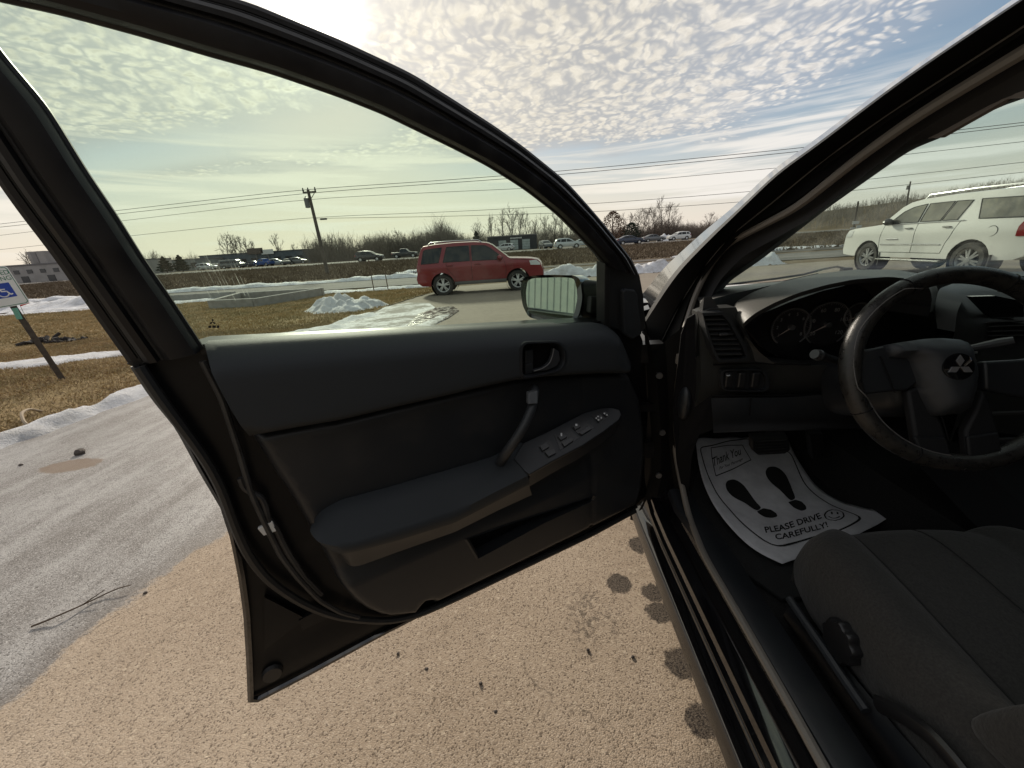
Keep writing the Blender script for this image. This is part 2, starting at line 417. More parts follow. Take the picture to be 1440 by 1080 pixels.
def txt(s, size, fmap, italic=0.0, align='CENTER', bold=0.0):
    cu = bpy.data.curves.new('t', 'FONT'); cu.body = s; cu.size = size; cu.align_x = align; cu.align_y = 'CENTER'; cu.shear = italic
    cu.resolution_u = 3; cu.offset = bold
    o = bpy.data.objects.new('t', cu); COL.objects.link(o); dg = bpy.context.evaluated_depsgraph_get(); dg.update()
    me = bpy.data.meshes.new_from_object(o.evaluated_get(dg)); V = [np.asarray(fmap(v.co.x, v.co.y), float) for v in me.vertices]
    Fc = [tuple(p_.vertices) for p_ in me.polygons]
    bpy.data.objects.remove(o); bpy.data.curves.remove(cu); bpy.data.meshes.remove(me)
    return V, Fc
def fbm(x, y, s=1.0, o=4, seed=0.0):
    return noise.fractal(Vector((x*s + seed, y*s - seed, seed*1.7)), 1.0, 2.0, o)
def copy_tree(o, parent=None):
    c = o.copy(); COL.objects.link(c)
    if parent is not None: c.parent = parent
    for ch in list(o.children): copy_tree(ch, c)
    return c
# ================================================================== THE SETTING
def ground_mat(name, fn, rough=0.9, spec=0.3):
    m = bpy.data.materials.new(name); m.use_nodes = True; nt = m.node_tree; b = nt.nodes['Principled BSDF']; q = NG(nt)
    b.inputs['Roughness'].default_value = rough; b.inputs['Specular IOR Level'].default_value = spec
    co = q.n('ShaderNodeTexCoord').outputs['Object']
    fn(q, co, b, nt); return m
def set_bump(q, nt, b, h, strength, dist):
    bn = q.n('ShaderNodeBump'); q.put(bn.inputs['Height'], h); bn.inputs['Strength'].default_value = strength; bn.inputs['Distance'].default_value = dist
    nt.links.new(bn.outputs[0], b.inputs['Normal'])

SPOTS = [(870, 820, .055), (918, 833, .05), (926, 862, .05), (957, 935, .06), (986, 1015, .05), (900, 768, .06), (938, 800, .035)]
def f_lot(q, co, b, nt):
    a1, _ = q.noise(co, 1.1, 4, 0.6); a2, _ = q.noise(co, 9.0, 5, 0.65); a3, _ = q.noise(co, 140.0, 3, 0.6)
    dist, ccol = q.vor(co, 260.0); r_ = q.sep(ccol)[0]
    dist2, cc2 = q.vor(co, 120.0); r2 = q.sep(cc2)[0]
    c = q.mix(q.ss(a1, 0.35, 0.7), (0.36, 0.282, 0.208, 1), (0.455, 0.365, 0.278, 1))
    c = q.mix(q.m('MULTIPLY', q.ss(a2, 0.42, 0.75), 0.45), c, (0.275, 0.212, 0.155, 1))
    c = q.mix(q.m('MULTIPLY', q.ss(r_, 0.60, 0.98), 0.55), c, (0.52, 0.43, 0.34, 1))
    c = q.mix(q.m('MULTIPLY', q.ss(r_, 0.26, 0.02), 0.75), c, (0.10, 0.075, 0.055, 1))
    c = q.mix(q.m('MULTIPLY', q.ss(r2, 0.975, 0.99), 0.5), c, (0.60, 0.50, 0.38, 1))
    # faint salt bloom, seams and hairline cracks
    b1, _ = q.noise(co, 0.55, 6, 0.7, 0.4)
    c = q.mix(q.m('MULTIPLY', q.ss(b1, 0.54, 0.72), 0.35), c, (0.50, 0.43, 0.36, 1))
    c = q.mix(q.m('MULTIPLY', q.ss(b1, 0.44, 0.30), 0.30), c, (0.20, 0.155, 0.115, 1))
    _, wv = q.noise(co, 3.0, 4, 0.6)
    ck, _ = q.vor(q.v('ADD', co, q.v('SCALE', wv, sc=0.35)), 0.75, 'DISTANCE_TO_EDGE')
    c = q.mix(q.m('MULTIPLY', q.ss(ck, 0.0045, 0.0012), q.m('MULTIPLY', q.ss(b1, 0.44, 0.56), 0.6)), c, (0.10, 0.08, 0.06, 1))
    # farther off the lot turns greyer
    x, y, z = q.sep(co)
    far = q.ss(q.m('ADD', y, q.m('MULTIPLY', a1, 1.5)), 2.6, 5.0)
    c = q.mix(q.m('MULTIPLY', far, 0.75), c, q.mix(q.ss(a2, 0.3, 0.7), (0.135, 0.12, 0.098, 1), (0.20, 0.18, 0.148, 1)))
    wf, _ = q.noise(co, 55.0, 3, 0.6); bl, _ = q.noise(co, 230.0, 2, 0.6)
    sm = None
    for (sx, sy, sr) in SPOTS:
        P_ = gt(sx, sy)
        dd = q.v('LENGTH', q.v('SUBTRACT', co, tuple(P_)))
        k = q.ss(q.m('ADD', dd, q.m('MULTIPLY', q.m('SUBTRACT', wf, 0.5), 0.035)), sr*0.90, sr*0.70)
        sm = k if sm is None else q.m('MAXIMUM', sm, k)
    P_ = gt(826, 868)
    dd = q.v('LENGTH', q.v('SUBTRACT', co, tuple(P_)))
    k = q.m('MULTIPLY', q.ss(q.m('ADD', dd, q.m('MULTIPLY', q.m('SUBTRACT', a2, 0.5), 0.35)), 0.12, 0.03), q.ss(wf, 0.46, 0.6)); sm = q.m('MAXIMUM', sm, q.m('MULTIPLY', k, 0.7))
    c = q.mix(q.m('MULTIPLY', sm, q.ss(bl, 0.38, 0.52, 1.0, 0.75)), c, (0.032, 0.026, 0.023, 1))
    # the damp, salt-stained strip beside the lawn
    w1, _ = q.noise(co, 1.7, 5, 0.65, 0.5); w2, _ = q.noise(co, 14.0, 5, 0.7)
    tr, _ = q.noise(q.v('MULTIPLY', co, (6.0, 0.9, 1.0)), 1.0, 4, 0.6)      # long tyre streaks along the drive
    wc_ = q.mix(q.ss(w1, 0.35, 0.68), (0.20, 0.183, 0.17, 1), (0.315, 0.298, 0.284, 1))
    wc_ = q.mix(q.m('MULTIPLY', q.ss(tr, 0.42, 0.64), 0.50), wc_, (0.46, 0.445, 0.43, 1))
    wc_ = q.mix(q.m('MULTIPLY', q.ss(w2, 0.50, 0.72), 0.5), wc_, (0.105, 0.092, 0.083, 1))
    wc_ = q.mix(q.m('MULTIPLY', q.ss(r_, 0.30, 0.02), 0.8), wc_, (0.07, 0.062, 0.055, 1))
    wc_ = q.mix(q.m('MULTIPLY', q.ss(r_, 0.72, 1.0), 0.6), wc_, (0.55, 0.53, 0.51, 1))
    P_ = gt(100, 655); dv = q.v('MULTIPLY', q.v('SUBTRACT', co, tuple(P_)), (1.0, 1.9, 1.0))
    dd = q.m('ADD', q.v('LENGTH', dv), q.m('MULTIPLY', q.m('SUBTRACT', w2, 0.5), 0.16))
    wc_ = q.mix(q.m('MULTIPLY', q.ss(dd, 0.21, 0.17), 0.95), wc_, (0.19, 0.135, 0.095, 1))
    at = q.n('ShaderNodeAttribute', attribute_name='rim').outputs['Fac']
    n1, _ = q.noise(co, 5.0, 6, 0.7); n2, _ = q.noise(co, 50.0, 3, 0.6)
    ed = q.m('ADD', at, q.m('ADD', q.m('MULTIPLY', q.m('SUBTRACT', n1, 0.5), 0.30), q.m('MULTIPLY', q.m('SUBTRACT', n2, 0.5), 0.06)))
    k = q.ss(ed, -0.02, 0.03); dk = q.m('MULTIPLY', k, q.ss(ed, 0.16, 0.0))
    wc_ = q.mix(q.m('MULTIPLY', dk, 0.55), wc_, (0.13, 0.105, 0.085, 1))
    c = q.mix(k, c, wc_)
    q.put(b.inputs['Roughness'], q.m('ADD', q.m('MULTIPLY', q.m('SUBTRACT', 1.0, k), 0.92), q.m('MULTIPLY', k, q.ss(q.m('ADD', w1, q.m('MULTIPLY', tr, 0.4)), 0.45, 0.9, 0.56, 0.32))))
    q.put(b.inputs['Base Color'], c)
    h = q.m('ADD', q.m('MULTIPLY', q.m('SUBTRACT', 0.6, dist), 0.6), q.m('ADD', q.m('MULTIPLY', a3, 0.5), q.m('MULTIPLY', r_, 0.35)))
    h = q.m('ADD', h, q.m('MULTIPLY', k, q.m('ADD', q.m('MULTIPLY', w2, 0.7), q.m('MULTIPLY', tr, 0.5))))
    set_bump(q, nt, b, h, 0.6, 0.003)
LOT = ground_mat('parking_asphalt', f_lot, 0.92, 0.25)

def f_grass(q, co, b, nt):
    a1, _ = q.noise(co, 0.8, 5, 0.65); a2, _ = q.noise(co, 18.0, 4, 0.7)
    c = q.mix(q.ss(a1, 0.35, 0.65), (0.32, 0.235, 0.125, 1), (0.26, 0.195, 0.10, 1))
    c = q.mix(q.ss(a2, 0.45, 0.8), c, (0.075, 0.05, 0.03, 1))
    q.put(b.inputs['Base Color'], c); set_bump(q, nt, b, a2, 1.0, 0.04)
LAWN = ground_mat('dead_lawn_soil', f_grass, 1.0, 0.1)
def f_field(q, co, b, nt):
    x, y, z = q.sep(co)
    a1, _ = q.noise(q.v('MULTIPLY', co, (0.35, 1.0, 1.0)), 0.25, 6, 0.7); a2, _ = q.noise(co, 2.2, 5, 0.7)
    st, _ = q.noise(q.v('MULTIPLY', co, (0.03, 0.55, 1.0)), 1.0, 4, 0.6)
    c = q.mix(q.ss(a1, 0.35, 0.65), (0.135, 0.098, 0.062, 1), (0.17, 0.135, 0.085, 1))
    c = q.mix(q.m('MULTIPLY', q.ss(a2, 0.5, 0.75), 0.6), c, (0.07, 0.05, 0.035, 1))
    c = q.mix(q.m('MULTIPLY', q.ss(st, 0.52, 0.66), 0.55), c, (0.08, 0.058, 0.042, 1))
    q.put(b.inputs['Base Color'], c); set_bump(q, nt, b, a2, 1.0, 0.12)
FIELD = ground_mat('dry_verge', f_field, 1.0, 0.1)
def f_road(q, co, b, nt):
    a1, _ = q.noise(q.v('MULTIPLY', co, (0.08, 1.2, 1.0)), 1.0, 5, 0.65); a2, _ = q.noise(co, 5.0, 4, 0.7)
    c = q.mix(q.ss(a1, 0.35, 0.65), (0.10, 0.095, 0.09, 1), (0.17, 0.16, 0.15, 1))
    c = q.mix(q.m('MULTIPLY', q.ss(a2, 0.5, 0.8), 0.35), c, (0.09, 0.085, 0.08, 1))
    q.put(b.inputs['Base Color'], c); set_bump(q, nt, b, a2, 0.4, 0.02)
ROAD = ground_mat('worn_road', f_road, 0.9, 0.2)
def f_snow(q, co, b, nt):
    a1, _ = q.noise(co, 2.2, 7, 0.72); a2, _ = q.noise(co, 26.0, 5, 0.72); a3, _ = q.noise(co, 110.0, 3, 0.6)
    c = q.mix(q.ss(a1, 0.40, 0.70), (0.80, 0.81, 0.84, 1), (0.55, 0.545, 0.54, 1))
    c = q.mix(q.m('MULTIPLY', q.ss(a2, 0.56, 0.74), 0.55), c, (0.34, 0.31, 0.28, 1))
    c = q.mix(q.m('MULTIPLY', q.ss(a3, 0.64, 0.72), 0.6), c, (0.14, 0.12, 0.10, 1))
    q.put(b.inputs['Base Color'], c); set_bump(q, nt, b, q.m('ADD', q.m('ADD', a1, a2), q.m('MULTIPLY', a3, 0.6)), 0.9, 0.05)
SNOW = ground_mat('old_snow', f_snow, 0.75, 0.3)
def f_icy(q, co, b, nt):
    a1, _ = q.noise(co, 1.3, 6, 0.72); a2, _ = q.noise(co, 12.0, 5, 0.7)
    c = q.mix(q.ss(a1, 0.44, 0.58), (0.62, 0.63, 0.64, 1), (0.15, 0.138, 0.12, 1))
    c = q.mix(q.m('MULTIPLY', q.ss(a2, 0.46, 0.66), 0.75), c, (0.16, 0.148, 0.13, 1))
    q.put(b.inputs['Base Color'], c); b.inputs['Roughness'].default_value = 0.85; set_bump(q, nt, b, q.m('ADD', a1, a2), 0.6, 0.02)
ICY = ground_mat('melting_ice', f_icy, 0.5, 0.4)
WETPATCH = mat('wet_tarmac', (0.075, 0.066, 0.058), 0.22, col2=(0.14, 0.125, 0.11), vscale=6, bump=0.4, bscale=40, bdist=0.01, rvar=0.3)

# ground: one sheet to the horizon
xs = [-900, -400, -200, -120, -80, -50, -30, -15, 0, 15, 30, 50, 80, 120, 200, 400, 900]
ys = [-80, -30, -8, 1, 5, 10, 15, 19, 24, 29, 34, 40, 46, 52, 57, 62, 75, 90, 120, 160, 260, 500, 900]
m_ = MB(); m_.loft([[np.array([x, y, terr(y) - 0.06]) for x in xs] for y in ys], False)
tag(m_.build('ground', FIELD), kind='structure')

LAWN_EDGE = [(-3.75, -12), (-3.8, -4), (-3.9, 0), (-3.95, 2.0), (-4.05, 2.8), (-3.95, 4.1), (-3.85, 5.5), (-3.7, 6.9), (-3.6, 9), (-3.45, 11.5), (-3.1, 14.2), (-2.7, 15.8), (-2.6, 17.2)]
def drape(name, outline, step, dz, m, kind, bumpy=0.0, bs=1.0, label=None):
    V, Fc = sheet(outline, lambda x, y: (x, y, terr(y) + dz + bumpy*fbm(x, y, bs)), step)
    return tag(link_mesh(name, V, Fc, m), label=label, kind=kind)
WET_IN = [(-2.6, 9.2), (-1.6, 7.4), (-1.25, 6.3), (-1.15, 5.0), (-1.3, 3.8), (-1.2, 2.9), (-1.35, 2.1), (-1.41, 1.55), (-1.50, 1.32), (-1.54, 1.14), (-1.565, .78), (-1.62, .3), (-1.5, -1), (-1.6, -6), (-1.6, -12)]
WIA = smooth_poly(np.array(WET_IN), 160, passes=1)
lot_out = [(x - 0.3, y) for x, y in LAWN_EDGE] + [(4.0, 18.3), (9, 18.0), (40, 17.6), (40, -12)]
V, Fc = sheet(lot_out, lambda x, y: (x, y, terr(y)), 1.2, cons=[[(x + o_, y) for x, y in WIA[3:-3]] for o_ in (-.5, -.25, 0, .25, .5)])
lot = tag(link_mesh('parking_lot', V, Fc, LOT), kind='structure')
at_ = lot.data.attributes.new('rim', 'FLOAT', 'POINT'); co_ = np.array([v.co[:2] for v in lot.data.vertices])
rim_ = np.interp(co_[:, 1], WIA[::-1, 1], WIA[::-1, 0]) - co_[:, 0]; rim_[co_[:, 1] > 9.0] = -1.0
at_.data.foreach_set('value', np.clip(rim_, -1, 1).astype(np.float32))
LAWN_OUT = LAWN_EDGE + [(-2.9, 17.6), (-10, 17.7), (-25, 17.7), (-45, 17.4), (-45, -12)]
le = [(x + 0.06*fbm(x, y, 2.5), y) for x, y in smooth_poly(np.array(LAWN_EDGE), 120, passes=1)]
V, Fc = sheet(le + LAWN_OUT[len(LAWN_EDGE):], lambda x, y: (x, y, terr(y) + 0.018 + 0.02*fbm(x, y, 0.7) + 0.006*fbm(x, y, 5.0)), 0.6)
tag(link_mesh('lawn', V, Fc, LAWN), kind='structure')
# roads
def strip_road(name, y0, y1, dz, m, x0=-220, x1=260, n=40):
    X = np.linspace(x0, x1, n); m_ = MB()
    m_.loft([[np.array([x, y, terr(y) + dz]) for x in X] for y in (y0, y0+0.4, (y0+y1)/2, y1-0.4, y1)], False)
    return tag(m_.build(name, m), kind='structure')
strip_road('frontage_road', 20.6, 26.4, -0.02, ROAD)
strip_road('highway', 64.0, 90.0, 0.03, ROAD)
ASPH_DARK = mat('dark_ditch', (0.045, 0.036, 0.03), 0.9, col2=(0.075, 0.06, 0.045), vscale=1.5)
strip_road('ditch', 28.2, 30.6, -0.03, ASPH_DARK)
MARK = mat('road_paint', (0.62, 0.6, 0.52), 0.7)
for y in (65.2, 88.8, 77.2):
    m_ = MB(); m_.loft([[np.array([x, yy, terr(yy) + 0.034]) for x in np.linspace(-200, 240, 30)] for yy in (y-0.08, y+0.08)], False)
    tag(m_.build('road_marking', MARK), kind='structure')

# hills on the right, wooded
def hill_h(x): return float(np.interp(x, [55, 90, 115, 140, 170, 260, 420], [0, 0.6, 2.8, 5.6, 8.0, 13.5, 18]))
X = np.linspace(50, 460, 60)
m_ = MB(); m_.loft([[np.array([x, Y, 0.1 + hill_h(x)*k]) for x in X] for Y, k in ((118, 0), (126, .35), (140, .8), (160, 1.0), (200, 1.05), (300, .9))], False)
tag(m_.build('hill', FIELD), kind='structure')

# ------------------------------------------------------------------ vegetation
BARK = mat('bare_bark', (0.075, 0.062, 0.052), 0.95, col2=(0.115, 0.098, 0.083), vscale=2)
BARK_PALE = mat('pale_bark', (0.16, 0.145, 0.125), 0.95, col2=(0.10, 0.088, 0.075), vscale=2)
TWIG = mat('twig_brown', (0.13, 0.10, 0.082), 1.0, col2=(0.17, 0.14, 0.118), vscale=0.3)  # far twigs paled, distance haze put into the colour
TWIG_GREY = mat('thicket_grey', (0.15, 0.132, 0.11), 1.0, col2=(0.21, 0.185, 0.15), vscale=0.15)  # grey lifted to stand in for haze over the far brush
NEEDLE = mat('pine_needles', (0.018, 0.028, 0.018), 1.0, col2=(0.04, 0.052, 0.03), vscale=1.5)
RUSTLEAF = mat('dry_oak_leaves', (0.085, 0.045, 0.026), 1.0, col2=(0.13, 0.075, 0.04), vscale=1.2)

def branch(m_, p0, d0, L, r0, r1, segs, rng, bend=0.18, grav=0.0, n=3):
    P = [np.asarray(p0, float)]; d_ = np.asarray(d0, float)
    for _ in range(segs):
        d_ = d_ + rng.normal(0, bend, 3)*0.5 + np.array([0, 0, grav]); d_ /= np.linalg.norm(d_)
        P.append(P[-1] + d_*L/segs)
    m_.tube(P, list(np.linspace(r0, r1, segs+1)), n, False)
    return P, d_
def bare_tree_mesh(H, seed, spread=0.5, nl=11, fine=True, trunk_to=0.75, mat_=None, rmin=0.02):
    rng = np.random.default_rng(seed); tk = MB(); cr = MB()
    r = H*0.018
    P, d_ = branch(tk, (0, 0, -0.1), (0, 0, 1), H*trunk_to, r, r*0.35, 5, rng, 0.10, 0.0, 6)
    P = np.array(P)
    for i in range(nl):
        f = 0.22 + 0.78*i/(nl-1); k = f*5; j = min(int(k), 4); q0 = P[j] + (P[j+1]-P[j])*(k-j)
        a = i*2.4 + rng.uniform(-.4, .4); up = 0.75 + 0.9*f
        dv = np.array([math.cos(a)*spread*2, math.sin(a)*spread*2, up]); dv /= np.linalg.norm(dv)
        L = H*(0.46 - 0.18*f)*rng.uniform(.8, 1.15)
        B, dB = branch(cr, q0, dv, L, r*(0.5-0.25*f), rmin, 4, rng, 0.25, 0.06, 3)
        for t in range(6 if fine else 4):
            u = rng.uniform(.25, 1.0)*4; jj = min(int(u), 3); s0 = B[jj] + (B[jj+1]-B[jj])*(u-jj)
            dd = dB + rng.normal(0, .55, 3) + np.array([0, 0, .35]); dd /= np.linalg.norm(dd)
            C_, dC = branch(cr, s0, dd, L*rng.uniform(.3, .55), rmin*1.2, rmin*0.8, 3, rng, 0.3, 0.05, 3)
            if fine:
                for w in range(4):
                    u2 = rng.uniform(.2, 1.0)*3; j3 = min(int(u2), 2); s1 = C_[j3] + (C_[j3+1]-C_[j3])*(u2-j3)
                    de = dC + rng.normal(0, .6, 3) + np.array([0, 0, .3]); de /= np.linalg.norm(de)
                    branch(cr, s1, de, L*rng.uniform(.14, .28), rmin*0.9, rmin*0.6, 2, rng, 0.3, 0.0, 3)
    return tk, cr
TREE_LIB = {}
def tree_kind(key, H, seed, bark, twig, **kw):
    tk, cr = bare_tree_mesh(H, seed, **kw)
    TREE_LIB[key] = (tk, cr, bark, twig, H)
def add_tree(name, key, loc, H, rz, label, group, extra=None):
    tk, cr, bark, twig, H0 = TREE_LIB[key][:5]
    o = empty(name, loc, rz, label, 'tree', group)
    s = H/H0; o.scale = (s, s, s)
    if len(TREE_LIB[key]) == 5:
        a = tk.build('trunk', bark, o); b = cr.build('crown', twig, o, smooth=False)
        TREE_LIB[key] = (tk, cr, bark, twig, H0, a.data, b.data)
    else:
        for nm, me in (('trunk', TREE_LIB[key][5]), ('crown', TREE_LIB[key][6])):
            c = bpy.data.objects.new(nm, me); COL.objects.link(c); c.parent = o
    return o
for i in range(3): tree_kind('pale%d' % i, 10, 20+i, BARK_PALE, BARK_PALE, spread=0.32, rmin=0.026)
for i in range(3): tree_kind('dark%d' % i, 10, 40+i, BARK, TWIG, spread=0.55, rmin=0.026)
for i in range(2): tree_kind('slim%d' % i, 8, 60+i, BARK, TWIG_GREY, spread=0.22, nl=9, fine=True, rmin=0.03)
def px_tree(name, key, x, ybase_d, ytop, rz, label, group):
    """x: photo column, Y distance, ytop: photo row of the top"""
    Y = ybase_d; b = wy(x, ytop, Y); z0 = terr(Y); H = b[2] - z0
    return add_tree(name, key, (b[0], Y, z0), H, rz, label, group)
# pale trees behind the black workshop
for i, (x, yt, Y) in enumerate([(672, 312, 128), (690, 304, 132), (704, 300, 128), (717, 293, 130), (728, 298, 127), (741, 301, 131), (753, 308, 128), (768, 304, 126), (779, 301, 130), (790, 303, 124), (802, 302, 127), (815, 305, 124), (828, 310, 126)]):
    if i == 3: lb, grp = 'tallest pale bare tree behind the black workshop', 'bare trees behind the black workshop'
    elif x < 765: lb, grp = 'pale bare tree standing behind the black workshop', 'bare trees behind the black workshop'
    else: lb, grp = 'pale bare tree beside the highway behind the silver crossover', 'bare trees behind the silver crossover'
    px_tree('bare_tree', 'pale%d' % (i % 3), x, Y, yt, i*1.3, lb, grp)
for i, (x, yt, Y) in enumerate([(874, 304, 118), (885, 300, 120), (897, 292, 118), (905, 297, 121), (914, 293, 117), (924, 289, 119), (934, 282, 116), (943, 285, 119), (951, 303, 122)]):
    lb = 'tallest dark bare tree in the clump behind the dark sedan' if i == 6 else 'dark bare tree in the clump behind the dark sedan'
    px_tree('bare_tree', 'dark%d' % (i % 3), x, Y, yt, i*0.9, lb, 'bare trees behind the dark sedan')
px_tree('bare_tree', 'dark1', 999, 150, 298, 0.4, 'lone small bare tree above the brown wood beside the windshield pillar', None)
for i, (x, yt) in enumerate([(214, 352), (312, 331), (322, 328), (341, 335), (351, 338), (388, 331), (412, 342), (330, 334)]):
    lb = 'tallest thin bare tree rising above the long blue dealership' if i == 2 else 'thin bare tree rising above the long blue dealership roof'
    if i == 0: lb = 'thin bare tree left of the two pines beside the door frame'
    px_tree('bare_tree', 'slim%d' % (i % 2), x, 150, yt, i*1.1, lb, 'bare trees behind the dealership' if i else None)
for i, (x, yt) in enumerate([(452, 336), (462, 331), (478, 334), (512, 333), (556, 322), (568, 329), (601, 326), (622, 318), (634, 327), (648, 329)]):
    px_tree('bare_tree', 'slim%d' % (i % 2), x, 112, yt, i*0.7, 'thin bare tree poking above the grey thicket behind the red suv', 'bare trees above the grey thicket')
for i, (x, yt) in enumerate([(34, 352), (48, 356), (62, 357)]):
    px_tree('bare_tree', 'slim%d' % (i % 2), x, 130, yt, i, 'bare tree behind the pale school building', 'bare trees behind the school')

def leaf_cloud(H, R, seed, n, size, shape, zlo=0.08):
    rng = np.random.default_rng(seed); m_ = MB()
    for _ in range(n):
        f = rng.uniform(zlo, 1.0); r = R*shape(f)*math.sqrt(rng.uniform(0.15, 1.0)); a = rng.uniform(0, 6.28)
        c = np.array([r*math.cos(a), r*math.sin(a), H*f]); u = rng.normal(size=3); u /= np.linalg.norm(u); w = np.cross(u, rng.normal(size=3)); w /= np.linalg.norm(w)
        s = size*rng.uniform(.6, 1.3)
        m_.add([c - u*s, c + w*s*0.6, c + u*s, c - w*s*0.6], [(0, 1, 2, 3)])
    return m_
def conifer(x, Y, yt, R, label, group=None, seed=1, m=None, name='pine_tree', shape=None):
    b = wy(x, yt, Y); z0 = terr(Y); H = b[2] - z0
    o = empty(name, (b[0], Y, z0), seed, label, 'tree', group)
    t = MB(); t.tube([(0, 0, -.1), (0, 0, H*0.5), (0, 0, H*0.92)], [H*.03, H*.02, H*.008], 6); t.build('trunk', BARK, o)
    shape = shape or (lambda f: max(0.05, (1.02-f)**0.8*(0.75+0.25*math.sin(f*38))))
    leaf_cloud(H, R, seed, 1600, 0.20, shape).build('crown', m or NEEDLE, o, smooth=False)
conifer(228, 100, 361, 2.6, 'left one of the two dark pines in front of the pale block', 'two pines by the school', 3)
conifer(250, 100, 359, 2.6, 'right one of the two dark pines beside the parked white-topped van', 'two pines by the school', 4)
conifer(669, 120, 325, 3.0, 'dark green pine just above the roof of the red suv', None, 5)
conifer(888, 114, 313, 2.8, 'round dark evergreen under the bare clump behind the dark sedan', None, 6, shape=lambda f: max(.05, math.sin(math.pi*min(1, f*0.95+.05))**.6), name='evergreen_tree')
conifer(862, 113, 297, 3.6, 'rusty brown oak still holding its dead leaves by the door frame', None, 7, RUSTLEAF, 'oak_tree', shape=lambda f: max(.05, math.sin(math.pi*min(1, f*0.9+.08))**.7))

def thicket(name, x0, x1, y0, y1, n, h0, h1, m, seed, base=terr, r=0.035, label=None):
    rng = np.random.default_rng(seed); m_ = MB()
    for _ in range(n):
        x = rng.uniform(x0, x1); y = rng.uniform(y0, y1); z = base(y) if base is terr else base(x, y)
        hf = 0.7 + 0.5*fbm(x, y, 0.09, 3, seed)
        H = rng.uniform(h0, h1)*max(0.35, hf); d_ = np.array([rng.normal(0, .10), rng.normal(0, .10), 1.0])
        P, dd = branch(m_, (x, y, z-.1), d_, H, r, r*0.45, 2, rng, 0.16, 0.0, 3)
        for _ in range(5):
            u = rng.uniform(.15, 1.0); s0 = P[0] + (P[2]-P[0])*u; e = np.array([rng.normal(0, .5), rng.normal(0, .5), .9]); e /= np.linalg.norm(e)
            branch(m_, s0, e, H*rng.uniform(.18, .42), r*0.6, r*0.35, 1, rng, 0.2, 0.0, 3)
    return tag(m_.build(name, m, smooth=False), label=label, kind='stuff')
thicket('thicket', -51, -6, 104, 118, 3800, 4.8, 7.8, TWIG_GREY, 1)
thicket('thicket', -8, 34, 128, 140, 2000, 4.0, 6.5, TWIG_GREY, 2)
thicket('thicket', 22, 66, 118, 128, 2400, 3.2, 5.6, TWIG, 3)
thicket('thicket', 60, 150, 150, 185, 3600, 4.0, 7.0, TWIG, 4)
thicket('thicket', -150, -60, 140, 156, 2600, 3.5, 6.0, TWIG_GREY, 5)
thicket('thicket', 86, 300, 122, 175, 5200, 3.0, 5.0, TWIG_GREY, 6, base=lambda x, y: 0.1 + hill_h(x)*float(np.interp(y, [118, 126, 140, 160], [0, .35, .8, 1.0])), r=0.045)
# low shrubs on the verge: rough tufts
def tufts(name, n, xr, yr, h, m, seed, w=0.012, skip=None, zoff=0.0, per=1, lean=0.6):
    rng = np.random.default_rng(seed)
    x = rng.uniform(*xr, n); y = rng.uniform(*yr, n)
    if skip is not None:
        k = ~skip(x, y); x, y = x[k], y[k]
    n = len(x); z = np.interp(y, TY, TZ) + zoff
    hh = h*rng.uniform(.4, 1.2, n); a = rng.uniform(0, 6.28, n); ln = rng.normal(0, lean, (n, 2))
    ux, uy = np.cos(a)*w, np.sin(a)*w
    V = np.empty((n*3, 3)); V[0::3] = np.c_[x-ux, y-uy, z]; V[1::3] = np.c_[x+ux, y+uy, z]; V[2::3] = np.c_[x+ln[:, 0]*hh, y+ln[:, 1]*hh, z+hh]
    me = bpy.data.meshes.new(name); me.vertices.add(n*3); me.vertices.foreach_set('co', V.ravel())
    me.loops.add(n*3); me.loops.foreach_set('vertex_index', np.arange(n*3, dtype=np.int32))
    me.polygons.add(n); me.polygons.foreach_set('loop_start', np.arange(0, n*3, 3, dtype=np.int32)); me.polygons.foreach_set('loop_total', np.full(n, 3, dtype=np.int32))
    me.materials.append(m); me.update(calc_edges=True)
    o = bpy.data.objects.new(name, me); COL.objects.link(o)
    return tag(o, kind='stuff')
DRYG = mat('dry_grass_blades', (0.43, 0.32, 0.165), 1.0, col2=(0.30, 0.235, 0.115), vscale=1.3, vlo=0.4, vhi=0.62)
DRYG2 = mat('brown_grass_blades', (0.22, 0.15, 0.085), 1.0, col2=(0.34, 0.25, 0.15), vscale=2.0)
VERGEG = mat('verge_grass_blades', (0.16, 0.12, 0.075), 1.0, col2=(0.10, 0.072, 0.048), vscale=0.4)
ley = np.array([q[1] for q in LAWN_EDGE]); lex = np.array([q[0] for q in LAWN_EDGE])
off_lawn = lambda x, y: x > np.interp(y, ley, lex) - 0.05
tufts('grass', 90000, (-11, -3.4), (1.5, 8.5), 0.035, DRYG, 1, 0.006, off_lawn, 0.02)
tufts('grass', 45000, (-9.5, -3.4), (1.5, 8.5), 0.03, DRYG2, 2, 0.006, off_lawn, 0.02)
tufts('grass', 110000, (-24, -2.6), (8.5, 17.6), 0.05, DRYG, 3, 0.014, off_lawn, 0.02)
tufts('grass', 90000, (-70, 70), (30.5, 63.5), 0.28, VERGEG, 4, 0.05)

